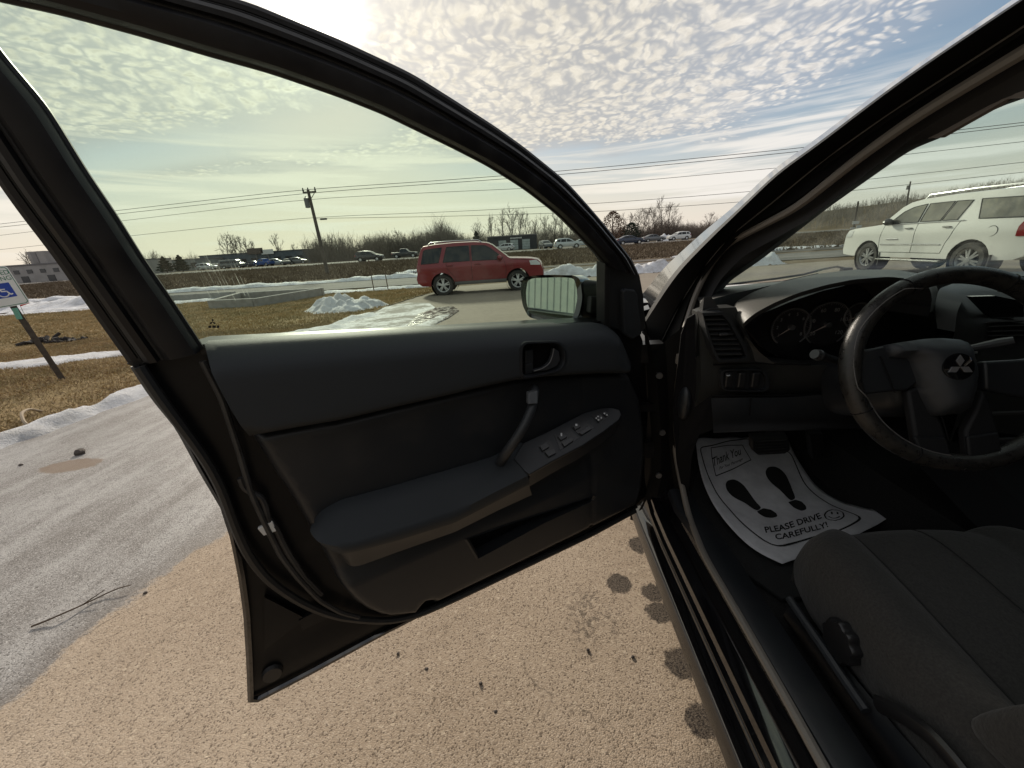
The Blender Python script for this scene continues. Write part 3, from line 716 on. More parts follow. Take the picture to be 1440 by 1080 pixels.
# ------------------------------------------------------------------ snow
def snow_patch(name, outline, h, step, bs=1.2, label=None, m=SNOW, n=90, rag=0.25, seed=0.0, kind='stuff', fall=0.35, z0=0.0):
    C_ = smooth_poly(np.array(outline), n, True, 1); cen = C_.mean(0)
    C_ = np.array([q + (q-cen)/np.linalg.norm(q-cen)*rag*fbm(q[0], q[1], 2.2, 4, seed) for q in C_])
    def edge_d(x, y): return float(np.sqrt(((C_ - (x, y))**2).sum(1)).min())
    def fm(x, y):
        k = min(1.0, edge_d(x, y)/fall); k = k*k*(3-2*k)
        hh = h*k*(0.62 + 0.55*fbm(x, y, bs, 4, seed) + 0.22*fbm(x, y, bs*4, 3, seed))
        return (x, y, terr(y) + z0 + max(hh, 0.0) - 0.03*(1-k))
    V, Fc = sheet([tuple(q) for q in C_], fm, step)
    return tag(link_mesh(name, V, Fc, m, sharp=180), kind=kind, label=label)
edge_strip = [(-4.15, 1.0), (-3.98, 2.0), (-3.93, 2.8), (-3.78, 4.2), (-3.7, 5.2), (-4.15, 5.2), (-4.45, 4.4), (-4.25, 3.6), (-4.42, 2.8), (-4.3, 1.9), (-4.6, 1.0)]
snow_patch('snow', edge_strip, 0.10, 0.06, 2.2, n=160, rag=0.10, seed=1.0, fall=0.2)
snow_patch('snow', [(-10.5, 4.4), (-8.2, 5.4), (-7.0, 5.75), (-5.9, 6.2), (-4.9, 7.0), (-5.3, 7.35), (-6.6, 6.75), (-7.6, 6.5), (-9.0, 6.1), (-11, 5.3)], 0.05, 0.06, 2.0, n=220, rag=0.42, seed=2.0, fall=0.2, z0=0.025)
snow_patch('snow', [(-5.5, 6.5), (-4.6, 6.75), (-3.5, 6.7), (-3.2, 7.6), (-3.45, 8.8), (-3.0, 9.4), (-3.3, 10.0), (-3.9, 9.4), (-3.9, 8.0), (-4.6, 7.4), (-5.6, 7.0)], 0.07, 0.07, 1.5, n=170, rag=0.30, seed=3.0, fall=0.3, z0=0.03)
drape('ice_sheet', [(-3.6, 6.7), (-2.6, 6.5), (-2.0, 7.2), (-1.75, 8.6), (-1.9, 10.3), (-2.3, 11.6), (-3.0, 12.0), (-3.5, 11.2), (-3.3, 9.2), (-3.6, 8.0)], 0.2, 0.009, ICY, 'stuff')
snow_patch('snow', [(-2.4, 5.9), (-1.6, 6.1), (-1.35, 7.1), (-1.15, 8.7), (-1.55, 9.0), (-1.9, 7.6), (-2.7, 6.6)], 0.03, 0.07, 2.0, n=120, rag=0.2, seed=4.0, m=ICY, fall=0.2, z0=0.01)
drape('puddle', [(-1.95, 7.0), (-1.5, 7.1), (-1.25, 8.2), (-1.15, 9.3), (-1.4, 10.2), (-1.8, 10.3), (-2.1, 9.2), (-2.0, 8.0)], 0.2, 0.014, WETPATCH, 'stuff')
snow_patch('snow_pile', [(-6.1, 11.0), (-5.2, 10.2), (-4.2, 10.0), (-3.5, 10.6), (-3.3, 11.8), (-3.9, 12.7), (-5.2, 12.4), (-6.0, 11.9)], 0.46, 0.055, 1.3, n=90, rag=0.15, seed=5.0, fall=0.9)
snow_patch('snow_bank', [(1.4, 18.3), (4, 17.9), (7, 17.9), (10.2, 17.7), (13, 17.9), (13, 18.9), (9, 19.5), (5, 19.4), (1.4, 19.2)], 0.62, 0.12, 0.9, n=120, rag=0.2, seed=6.0, fall=0.6)
snow_patch('snow', [(-23, 17.9), (-10, 18.2), (-5, 18.1), (-2.4, 18.1), (-2.4, 18.8), (-8, 19.0), (-23, 18.8)], 0.12, 0.16, 0.8, n=160, rag=0.15, seed=7.0, fall=0.3)
snow_patch('snow', [(-40, 27.0), (-20, 27.1), (-8, 27.0), (0, 27.1), (0, 28.0), (-12, 28.1), (-40, 28.2)], 0.25, 0.3, 0.5, n=200, rag=0.12, seed=8.0, fall=0.4)
snow_patch('snow', [(-9, 31.5), (-4, 31.6), (1, 31.4), (2, 32.6), (-3, 33.2), (-9, 32.8)], 0.35, 0.25, 0.6, n=90, rag=0.15, seed=9.0, fall=0.6)
snow_patch('snow_mound', [(-33, 21.0), (-27, 19.6), (-20.5, 19.2), (-17.5, 19.8), (-18, 21.6), (-24, 22.6), (-33, 22.8)], 0.75, 0.25, 0.5, n=110, rag=0.4, seed=10.0, fall=1.6)
snow_patch('snow', [(-26, 17.0), (-20, 17.1), (-14, 17.3), (-14, 17.7), (-20, 17.6), (-26, 17.6)], 0.07, 0.15, 1.0, n=110, rag=0.15, seed=11.0, fall=0.2, z0=0.02)
snow_patch('snow', [(13, 30.8), (24, 31), (40, 31.5), (40, 32.3), (22, 32.0), (13, 31.6)], 0.2, 0.3, 0.5, n=120, rag=0.4, seed=12.0, fall=0.4)
q0 = wy(936, 340, 96)
snow_patch('snow_heap', [(q0[0]-1.8, 95), (q0[0]+1.6, 95), (q0[0]+2.0, 97), (q0[0]-2.0, 97)], 1.6, 0.3, 0.6, n=40, rag=0.2, seed=13.0, fall=0.9)

# ------------------------------------------------------------------ concrete kerb ring on the lawn
CONC = mat('weathered_concrete', (0.30, 0.295, 0.28), 0.9, col2=(0.22, 0.215, 0.2), vscale=3, bump=0.5, bscale=25, bdist=0.01)
o = empty('concrete_curb', (-9.4, 15.5, terr(15.5)), 0, 'low rectangular concrete curb ring lying on the dry lawn', 'concrete curb')
A_, B_, C2_, D_ = [np.array(q) for q in ((-10.75, 14.25), (-8.75, 13.85), (-7.75, 17.0), (-11.6, 17.3))]
for a, b in ((A_, B_), (B_, C2_), (C2_, D_), (D_, A_)):
    t = (b-a)/np.linalg.norm(b-a); nn = np.array([-t[1], t[0]])*0.16; m_ = MB()
    a2, b2 = a - t*0.0, b - t*0.16
    pts = [(*(q - np.array([-9.4, 15.5])), -0.05) for q in (a2, b2, b2 + nn, a2 + nn)]
    m_.prism(pts, (0, 0, 0.39)); bevel(m_.build('curb_side', CONC, o, smooth=False), 0.02)
m_ = MB(); m_.prism([(-16.6, 19.2, terr(19)-.05), (-12.9, 18.9, terr(19)-.05), (-12.9, 19.1, terr(19)-.05), (-16.6, 19.4, terr(19)-.05)], (0, 0, .35))
tag(bevel(m_.build('concrete_wall', CONC, smooth=False), 0.02), 'low grey concrete wall beyond the curb ring beside the door frame', 'low wall')

# ------------------------------------------------------------------ buildings
def wall_box(x0, x1, y0, y1, z0, z1):
    m_ = MB(); m_.box(((x0+x1)/2, (y0+y1)/2, (z0+z1)/2), (x1-x0, y1-y0, z1-z0)); return m_
WIN = mat('dark_window', (0.03, 0.033, 0.036), 0.15)
# pale school-like block on the far left
SCH = mat('pale_block_wall', (0.34, 0.32, 0.30), 0.85, col2=(0.28, 0.26, 0.24), vscale=0.6)
SCH2 = mat('grey_panel_wall', (0.24, 0.225, 0.215), 0.8)
SCHT = mat('roof_trim', (0.16, 0.15, 0.15), 0.8)
Y0 = 84.0; xa = wy(29, 385, Y0)[0]; 
bx = lambda px_: wy(px_, 385, Y0)[0] - xa
o = empty('school_building', (xa, Y0, 0.2), 0, 'pale two storey block with tall grey panels seen past the parking sign', 'building')
wd = bx(112)
wall_box(-14, wd, 0, 24, -0.3, 3.3).build('lower_wall', SCH, o, smooth=False)
wall_box(2.4, wd-6, 0.6, 22, 3.3, 5.9).build('upper_wall', SCH, o, smooth=False)
wall_box(-14.1, wd+.1, -0.12, 24.1, 3.3, 3.55).build('roof_trim', SCHT, o, smooth=False)
pw_ = wall_box(0, 1.0, 0, .12, 3.7, 5.7).build('wall_panel', SCH2, o, smooth=False); pw_.location = (3.2, 0.46, 0)
for i in range(1, int((wd-10)/2.0)):
    c = pw_.copy(); COL.objects.link(c); c.location = (3.2 + i*2.0, 0.46, 0)
w0 = wall_box(0, 1.1, 0, .1, 1.75, 2.5).build('window', WIN, o, smooth=False); w0.location = (-12, -0.08, 0)
w1 = wall_box(0, 1.5, 0, .1, 0.05, 1.25).build('doorway', WIN, o, smooth=False); w1.location = (-11, -0.08, 0)
for i in range(1, int((wd+12)/2.7)):
    c = w0.copy(); COL.objects.link(c); c.location = (-12 + i*2.7, -0.08, 0)
    if i % 2 == 0: c = w1.copy(); COL.objects.link(c); c.location = (-11 + i*2.7, -0.08, 0)
# paler block behind the pines
o = empty('office_block', tuple(wy(236, 385, 118)*(1, 1, 0) + (0, 0, .2)), 0, 'long low grey block behind the two dark pines', 'building')
wall_box(-9, 9, 0, 18, -0.3, 3.0).build('wall', mat('grey_clad_wall', (0.20, 0.21, 0.21), 0.8, col2=(0.16, 0.17, 0.17), vscale=1), o, smooth=False)
wall_box(-9.1, 9.1, -.1, 18.1, 3.0, 3.25).build('roof_trim', SCHT, o, smooth=False)
for i in range(6): wall_box(-8+i*3.1, -6.4+i*3.1, -.06, .04, 1.1, 2.1).build('window', WIN, o, smooth=False)
# long blue dealership with boards
DEAL = mat('slate_blue_clad', (0.055, 0.075, 0.10), 0.6, col2=(0.085, 0.105, 0.125), vscale=0.8)
Yd = 130.0; x0 = wy(283, 370, Yd)[0]; x1 = wy(432, 362, Yd)[0]; w_ = x1-x0
o = empty('dealership', (x0, Yd, .2), 0, 'long slate blue dealership building behind the highway left of the utility pole', 'building')
wall_box(0, w_, 0, 16, -.3, 3.9).build('wall', DEAL, o, smooth=False)
wall_box(-.1, w_+.1, -.2, 16.1, 3.9, 4.15).build('roof_trim', mat('slate_trim', (0.035, 0.045, 0.06), 0.6), o, smooth=False)
for i in range(9): wall_box(1.5+i*w_/9.3, 1.5+i*w_/9.3+2.1, -.05, .05, .3, 2.4).build('window', WIN, o, smooth=False)
BLUE = mat('sign_blue', (0.03, 0.07, 0.28), 0.5); 
for px_c, wpx, z0_, z1_, mm, nm in ((360, 18, 3.6, 5.3, mat('brown_board', (0.09, 0.07, 0.06), 0.7), 'brown_board'), (377, 14, 3.3, 4.7, mat('white_board', (0.6, 0.6, 0.6), 0.6), 'white_board')):
    q = wy(px_c, 360, Yd-0.6)
    oo = empty('roof_sign', (q[0], Yd-.6, .2), 0, ('dark brown board' if nm[0] == 'b' else 'white board') + ' rising above the dealership roof', 'sign')
    hw = wpx/2*Yd/575*1.2
    wall_box(-hw, hw, 0, .25, z0_, z1_).build('board', mm, oo, smooth=False); wall_box(-.1, .1, .05, .2, -.2, z0_).build('post', SCHT, oo, smooth=False)
# black workshop with three roller doors
BLK = mat('black_clad_wall', (0.022, 0.023, 0.026), 0.6, col2=(0.035, 0.036, 0.04), vscale=1.5)
Yw = 108.0; x0 = wy(686, 346, Yw)[0]; x1 = wy(755, 342, Yw)[0]; w_ = x1-x0; top = wy(720, 332, Yw)[2]
o = empty('workshop', (x0, Yw, .2), 0, 'flat black workshop with three pale roller doors above the red hood', 'building')
wall_box(0, w_, 0, 12, -.3, top-.2).build('wall', BLK, o, smooth=False)
wall_box(-.08, w_+.08, -.1, 12.1, top-.2, top+.05).build('roof_trim', SCHT, o, smooth=False)
DOORM = mat('roller_door', (0.36, 0.40, 0.40), 0.4, col2=(0.24, 0.28, 0.28), vscale=1.2)
for fx in (0.30, 0.54, 0.78):
    dr = MB()
    for k in range(4): dr.box((w_*fx, -.04, .35 + k*.62), (w_*.155, .08, .58))
    dr.build('roller_door', DOORM, o, smooth=False)
wall_box(w_*.10, w_*.19, -.05, .05, 0.1, 2.1).build('window', WIN, o, smooth=False)
lm = MB(); rr = random.Random(3)
for k in range(10): lm.box((w_*(.47 + .024*k), -.05, top-.72 + rr.uniform(-.02, .02)), (w_*.017, .05, .34 + rr.uniform(-.08, .06)))
lm.build('sign_lettering', mat('sign_white', (0.6, 0.6, 0.58), 0.5), o, smooth=False)
# metal-sided building behind the camera: it shows in the door mirror
SIDING = mat('grey_metal_siding', (0.165, 0.17, 0.165), 0.5, 0.0, col2=(0.175, 0.18, 0.175), vscale=2)
o = empty('metal_building', (-2.0, -6.0, 0), 0, 'grey ribbed metal building reflected in the door mirror', 'building')
m_ = MB(); P_ = []
for i in range(122):
    x = -12 + i*0.2; P_ += [(x, 0.0), (x+.13, 0.0), (x+.145, 0.03), (x+.185, 0.03)]
P_.append((12.4, 0.0)); m_.loft([[np.array([x, y, z]) for x, y in P_] for z in (-.05, 4.6)], False); m_.build('siding', SIDING, o, smooth=False)
wall_box(-12, 12.4, -9, -.02, -.05, 4.6).build('wall', SIDING, o, smooth=False)
m_ = MB(); m_.tube([(-1.55, .12, 0), (-1.55, .12, 4.6)], .055, 8); m_.build('downspout', mat('white_trim', (0.6, 0.6, 0.58), 0.5), o)
m_ = MB(); m_.box((-1.85, .10, 2.35), (.22, .2, .2)); m_.build('wall_lamp', mat('lamp_grey', (.25, .22, .18), .5), o, smooth=False)
wall_box(-12.2, 12.6, -.1, .22, 4.6, 4.85).build('eave_trim', mat('white_trim', (0.6, 0.6, 0.58), 0.5), o, smooth=False)
# ================================================================== VEHICLES
TYRE = mat('tyre_rubber', (0.02, 0.02, 0.02), 0.85, col2=(0.05, 0.045, 0.04), vscale=9)
RIM = mat('alloy_rim', (0.58, 0.58, 0.57), 0.35, 0.35)
ARCH = mat('arch_liner', (0.008, 0.008, 0.008), 0.95)
VGLASS = mat('dark_car_glass', (0.012, 0.015, 0.016), 0.05, spec=0.45)
VTRIM = mat('black_trim', (0.02, 0.02, 0.021), 0.6)
REDL = mat('tail_light_red', (0.20, 0.012, 0.012), 0.15, coat=0.6)
CLEARL = mat('headlight_clear', (0.55, 0.56, 0.56), 0.12, coat=0.6)
SEAML = mat('panel_gap', (0.006, 0.006, 0.006), 0.9)

def paint(name, c, metal=0.25, rough=0.32, dirt=(0.12, 0.1, 0.085), dv=0.75):
    return mat(name, c, rough, metal, col2=tuple(.7*a + .3*b for a, b in zip(c, dirt)), vscale=1.6, vlo=0.5, vhi=0.9, coat=0.5)

def vehicle(name, label, cat, group, loc, yaw, s):
    root = empty(name, loc, yaw, label, cat, group)
    top = s['top']; W2 = s['W']/2; belt = s['belt']; tb = s['tumble']; clear = s['clear']; L2 = s['L']/2; R = s['R']; fine = s.get('fine', False)
    Pm = s['paint']; step = 0.09 if fine else 0.3
    def yw(x, z):
        t = abs(x)/L2
        y = W2*(1 - .10*t**6 - .05*max(0, t-.75))
        if z > belt: y -= (z-belt)*tb + 0.015
        elif z > belt-.08: y -= 0.015*(z-belt+.08)/.08
        if z < .55: y -= .05*((.55-z)/.35)**2
        # a soft shoulder along the side
        y += .012*math.exp(-((z-(belt-.22))/.10)**2)
        return y
    # side outline: top profile, then bottom edge with wheel arches (front to rear)
    xr, xf = s['wheels']; Ra = R*1.16
    bot = []
    for cx in (xf, xr):
        a0 = math.asin(min(1, max(-1, (clear-R)/Ra)))
        bot += [(cx + Ra*math.cos(t), R + Ra*math.sin(t)) for t in np.linspace(a0, math.pi-a0, 13 if fine else 9)]
    outl = [tuple(q) for q in top] + bot
    body = MB()
    Vs, Fs = cdt(outl, step)
    n = len(Vs)
    for sg in (1, -1):
        V = [np.array([x, sg*yw(x, z), z]) for x, z in Vs]
        body.add(V, [f_ if sg < 0 else f_[::-1] for f_ in Fs])
    T = densify(top, step, False)
    prof = np.linspace(-1, 1, 9 if fine else 5)
    def skin(pts, ext=0.0, wk=1.0, out_=None):
        rings = []
        for x, z in pts:
            y = yw(x, z)*wk
            cr = .035*max(0, min(1, (z-.6)/.4))
            plan = .07*max(0, abs(x)/L2-.72)/.28 if abs(x) > .72*L2 else 0
            rings.append([np.array([x + (math.copysign(plan*1.6, x)*(1-abs(k)**2.2)), k*y, z + cr*(1-abs(k)**2.5)]) for k in prof])
        return rings
    rg = skin(T); body.loft(rg, False)
    body.build('body', Pm, root, sharp=32 if fine else 40)
    m_ = MB(); m_.box(((T[0][0]+T[-1][0])/2, 0, clear+.10), ((T[-1][0]-T[0][0])*.96, W2*1.5, .16)); m_.build('underbody', ARCH, root, smooth=False)
    # wheels
    for cx in (xr, xf):
        for sg in (1, -1):
            yo = sg*(W2-.03); wd_ = s.get('tw', .24)
            m_ = MB(); Ro, Ri = R, R*.66
            pr = [(Ri, 0), (Ri*1.06, .012), (Ro*.93, .012), (Ro*.985, -.02), (Ro, -.05), (Ro, -wd_+.05), (Ro*.985, -wd_+.02), (Ro*.93, -wd_), (Ri, -wd_+.01)]
            m_.lathe([(r_, sg*h_) for r_, h_ in pr], (cx, yo, R), 'y', 28 if fine else 14, True)
            wh = m_.build('wheel', TYRE, root)
            m_ = MB(); m_.lathe([(Ri*1.0, sg*.004), (Ri*.95, sg*-.012), (Ri*.90, sg*-.03), (Ri*.86, sg*-.09)], (cx, yo, R), 'y', 28 if fine else 14, True)
            if fine:
                ns = s.get('spokes', 5)
                for k in range(ns):
                    a = 2*math.pi*k/ns + .3
                    for da in ((-.17, .17) if s.get('split') else (0,)):
                        c_, s_2 = math.cos(a+da), math.sin(a+da); wd2 = (.075 if not s.get('split') else .04)*R/.36
                        q0_, q1_ = np.array([c_, s_2])*R*.10, np.array([c_, s_2])*Ri*.93; nn = np.array([-s_2, c_])*wd2*.5
                        pts = [q0_+nn*1.1, q0_-nn*1.1, q1_-nn*.9, q1_+nn*.9]
                        m_.prism([(cx+q[0], yo - sg*.022 + sg*(.012 if i < 2 else 0), R+q[1]) for i, q in enumerate(pts)], (0, -sg*.03, 0))
                m_.lathe([(0.005, sg*.0), (R*.15, sg*-.004), (R*.19, sg*-.03)], (cx, yo, R), 'y', 14)
            else:
                m_.lathe([(0.01, sg*-.02), (Ri*.75, sg*-.03), (Ri*.8, sg*-.05)], (cx, yo, R), 'y', 10)
            m_.build('rim', s.get('rim', RIM), wh)
            m_ = MB(); m_.lathe([(0.01, -sg*.10), (Ri*.97, -sg*.10)], (cx, yo, R), 'y', 14); m_.build('brake_shadow', ARCH, wh)
            m_ = MB(); m_.lathe([(Ra*1.0, 0.0), (Ra*.99, -sg*.32)], (cx, sg*(yw(cx, R+Ra*.7)-.03), R), 'y', 24, True); m_.build('arch_liner', ARCH, root)
            if s.get('lip'):
                m_ = MB(); a0 = math.asin((clear-R)/Ra) + .02
                pr = [np.array([cx + (Ra+.012)*math.cos(t), sg*(yw(cx + Ra*math.cos(t), R + Ra*math.sin(t)) + .004), R + (Ra+.012)*math.sin(t)]) for t in np.linspace(a0, math.pi-a0, 22)]
                m_.tube(pr, .020, 6); m_.build('arch_lip', s['lip'], root)
    # side glass
    gm = s.get('glass', VGLASS)
    for sg in (1, -1):
        for wpoly in s['windows']:
            V, Fc = sheet(wpoly, lambda x, z: (x, sg*(yw(x, z) + .006), z), .12 if fine else .5, skirt=(0, -sg*.02, 0))
            w_ = link_mesh('window', V, Fc if sg < 0 else [f_[::-1] for f_ in Fc], gm, root, sharp=25)
            if fine:
                m_ = MB(); pr = [np.array([x, sg*(yw(x, z) + .007), z]) for x, z in densify(wpoly, .12)]; m_.tube(pr + [pr[0], pr[1]], .011, 5, False)
                m_.build('window_frame', s.get('wframe', VTRIM), w_)
    # windshield and rear glass
    for nm, a, b, k in s['screens']:
        pts = [np.array(a) + (np.array(b)-np.array(a))*t for t in np.linspace(0, 1, 5)]
        dv = np.array(b)-np.array(a); nv = np.array([-dv[1], dv[0]]); nv = nv/np.linalg.norm(nv)
        if nv[1] < 0 or (abs(nv[1]) < .15 and nv[0]*a[0] < 0): nv = -nv
        pts = [tuple(q + nv*.008) for q in pts]
        m_ = MB(); m_.loft(skin(pts, 0, k), False); m_.build(nm, gm, root)
    # lights
    for nm, poly, mm in s['lights']:
        for sg in (1, -1):
            V, Fc = sheet(poly, lambda x, z: (x, sg*(yw(x, z) + .010), z), .1 if fine else .4, skirt=(0, -sg*.04, 0))
            link_mesh(nm, V, Fc if sg < 0 else [f_[::-1] for f_ in Fc], mm, root, sharp=25)
    for nm, (x, z, h_, yk, dep), mm in s.get('faces', ()):      # plates across the nose or tail
        m_ = MB(); m_.box((x, 0, z), (dep, W2*2*yk, h_)); bevel(m_.build(nm, mm, root, smooth=False), .02)
    for sg in (1, -1):
        if 'mirror' in s:
            x, z = s['mirror']; m_ = MB(); m_.ell((x, sg*(yw(x, z)+.12), z+.02), (.085, .13, .095), 6, 10); m_.tube([(x+.02, sg*yw(x, z), z-.04), (x, sg*(yw(x, z)+.08), z-.02)], .03, 6)
            m_.build('side_mirror', s.get('mirror_mat', Pm), root)
        if fine:
            m_ = MB()
            for ln in s['seams']:
                pr = [np.array([x, sg*(yw(x, z) - .001), z]) for x, z in densify(ln, .08, False)]
                m_.tube(pr, .0065, 5)
            m_.build('door_seam', SEAML, root)
            for (x, z) in s['handles']:
                m_ = MB(); m_.tube([(x-.10, sg*(yw(x, z)+.002), z-.005), (x-.08, sg*(yw(x, z)+.035), z), (x+.08, sg*(yw(x, z)+.035), z+.004), (x+.11, sg*(yw(x, z)+.002), z)], .016, 6)
                m_.build('door_handle', s.get('handle_mat', Pm), root)
            for nm, ln, r_, mm in s.get('strips', ()):
                m_ = MB(); pr = [np.array([x, sg*(yw(x, z) + (.012 if nm != 'running_board' else .06)), z]) for x, z in densify(ln, .15, False)]
                m_.tube(pr, r_, 8, flat=(1.0, .5) if nm != 'running_board' else (.6, 1.6)); m_.build(nm, mm, root)
            if 'rails' in s:
                x0, x1, z0, zr = s['rails']; yy = sg*(yw(x0, z0)-.09); m_ = MB()
                m_.tube([(x0, yy, z0), (x0+.10, yy, zr), ((x0+x1)/2, yy, zr+.015), (x1-.12, yy, zr-.005), (x1, yy, z0-.02)], .022, 8); m_.build('roof_rail', s.get('rail_mat', VTRIM), root)
    return root

# --- the red suv (faces +X)
RED = paint('dark_red_paint', (0.19, 0.013, 0.020), 0.3, 0.28)
ESC = dict(L=4.44, W=1.80, belt=1.06, tumble=.24, clear=.34, R=.36, wheels=(-1.30, 1.32), paint=RED, fine=True, spokes=5, split=True, tw=.23,
    top=[(-2.02, .36), (-2.17, .46), (-2.20, .60), (-2.14, .80), (-2.13, 1.02), (-2.05, 1.32), (-1.94, 1.58), (-1.86, 1.66), (-1.5, 1.70), (-.8, 1.725), (-.1, 1.715), (.30, 1.665), (.42, 1.63), (.72, 1.40), (1.02, 1.16), (1.10, 1.12), (1.5, 1.095), (1.85, 1.06), (2.04, 1.01), (2.13, .92), (2.17, .78), (2.22, .66), (2.22, .48), (2.14, .36), (1.75, .34)],
    windows=[[(-1.98, 1.10), (-1.86, 1.52), (-1.78, 1.56), (-1.22, 1.60), (-1.38, 1.12)], [(-1.22, 1.12), (-1.06, 1.60), (-.30, 1.61), (-.30, 1.12)], [(-.22, 1.12), (-.22, 1.61), (.25, 1.58), (.42, 1.50), (.84, 1.15), (.80, 1.10)]],
    screens=[('windshield', (.48, 1.60), (1.00, 1.185), .88), ('rear_glass', (-2.07, 1.20), (-1.96, 1.54), .85)],
    lights=[('tail_light', [(-2.16, .84), (-2.14, 1.06), (-2.02, 1.06), (-2.05, .84)], REDL), ('headlight', [(1.78, .86), (1.74, 1.0), (1.98, 1.015), (2.12, .90), (2.12, .84)], CLEARL)],
    faces=[('front_grille', (2.16, .84, .16, .62, .10), mat('grille_chrome', (.5, .5, .5), .3, .9)), ('front_bumper', (2.19, .52, .16, .70, .09), VTRIM), ('tow_bracket', (-2.20, .45, .07, .35, .08), VTRIM)],
    mirror=(.72, 1.14), seams=[[(-.26, .50), (-.26, 1.62)], [(-1.12, 1.10), (-1.10, .92), (-.86, .60), (-.84, .46)], [(.86, 1.10), (.93, .85), (.90, .46)], [(-1.0, .455), (.88, .455)], [(-.84, .40), (.9, .40)], [(1.08, 1.10), (1.75, 1.02)]],
    handles=[(-.05, 1.0), (-1.0, 1.0)], strips=[('rocker_trim', [(-.88, .40), (.92, .40)], .055, mat('grey_cladding', (.07, .068, .066), .7))],
    rails=(-1.7, .15, 1.70, 1.775), rail_mat=SILVER, handle_mat=RED, wframe=VTRIM)
mx = (wy(621, 380, 14.3)[0] + wy(728, 380, 14.3)[0])/2
vehicle('red_suv', 'dark red suv with silver alloys parked side-on across the lot', 'suv', None, (mx, 14.75, terr(14.75)), 0.015, ESC)

# --- the white suv (parked nose away, its left side seen through the windshield)
WHITE = paint('white_paint', (0.66, 0.66, 0.63), 0.0, 0.25)
YUK = dict(L=5.18, W=2.04, belt=1.22, tumble=.20, clear=.42, R=.405, wheels=(-1.52, 1.43), paint=WHITE, fine=True, spokes=6, split=True, tw=.28,
    top=[(-2.40, .44), (-2.55, .52), (-2.585, .72), (-2.55, .92), (-2.55, 1.25), (-2.46, 1.60), (-2.40, 1.80), (-2.25, 1.87), (-1.6, 1.895), (-.6, 1.90), (.10, 1.875), (.45, 1.82), (.66, 1.72), (1.02, 1.40), (1.12, 1.30), (1.5, 1.265), (2.1, 1.225), (2.42, 1.17), (2.52, 1.05), (2.56, .85), (2.57, .60), (2.50, .46), (2.0, .42)],
    windows=[[(-2.40, 1.30), (-2.33, 1.70), (-1.36, 1.74), (-1.50, 1.32)], [(-1.02, 1.32), (-1.18, 1.73), (-.80, 1.745), (-.64, 1.32)], [(-.60, 1.32), (-.76, 1.745), (-.12, 1.745), (-.06, 1.32)], [(.0, 1.32), (-.05, 1.745), (.30, 1.70), (.55, 1.60), (.92, 1.30)]],
    screens=[('windshield', (.70, 1.70), (1.06, 1.36), .90), ('rear_glass', (-2.50, 1.36), (-2.42, 1.72), .85)],
    lights=[('tail_light', [(-2.56, .92), (-2.54, 1.30), (-2.40, 1.30), (-2.33, 1.12), (-2.33, .92)], REDL), ('headlight', [(2.2, .98), (2.15, 1.17), (2.40, 1.16), (2.50, 1.04), (2.52, .96)], CLEARL)],
    faces=[('front_grille', (2.52, .92, .36, .6, .09), CHROME), ('rear_bumper_step', (-2.58, .56, .12, .8, .08), VTRIM), ('license_plate', (-2.575, .95, .16, .16, .03), mat('plate', (.5, .5, .5), .5))],
    mirror=(.80, 1.34), mirror_mat=mat('mirror_black_cap', (.05, .05, .05), .3), seams=[[(-.03, .55), (-.03, 1.30)], [(-1.12, 1.30), (-1.0, .95), (-.92, .80), (-.86, .55)], [(1.0, 1.28), (1.06, .90), (1.02, .55)], [(-.86, .55), (1.02, .55)]],
    handles=[(.18, 1.17), (-.86, 1.17)], handle_mat=mat('grey_handle', (.22, .22, .21), .35, .5), strips=[('chrome_strip', [(-.80, .76), (.98, .76)], .016, CHROME), ('running_board', [(-.98, .36), (.92, .36)], .045, mat('running_board_silver', (.4, .4, .38), .4, .8)), ('fender_badge', [(.45, .90), (.80, .90)], .016, SILVER), ('window_chrome', [(-1.22, 1.295), (.95, 1.285)], .013, CHROME)],
    rails=(-2.2, .25, 1.87, 1.97), rail_mat=mat('rail_satin', (.5, .5, .5), .35, .9), glass=mat('mirror_car_glass', (0.30, 0.29, 0.25), 0.03, .6, col2=(.16, .155, .14), vscale=1.2), rim=mat('dark_alloy', (.30, .30, .30), .3, .5), wframe=VTRIM)
yv = math.radians(90-5)
cxw, cyw = 12.0, 10.72
wr = vehicle('white_suv', 'large white suv with chrome trim seen through the windshield', 'suv', None, (cxw, cyw, terr(cyw)+.04), yv, YUK)
# mud flaps and fuel door of the white suv
for cx in (-1.52, 1.43):
    for sg in (1, -1):
        m_ = MB(); m_.box((cx-.50, sg*.90, .36), (.03, .26, .36)); m_.build('mud_flap', VTRIM, wr, smooth=False)
m_ = MB(); m_.tube([(-1.88 + .11*math.cos(t), 1.018*(1-.10*(1.88/2.59)**6) + .006, 1.04 + .11*math.sin(t)) for t in np.linspace(0, 6.28, 26)], .005, 5); m_.build('fuel_door', SEAML, wr)

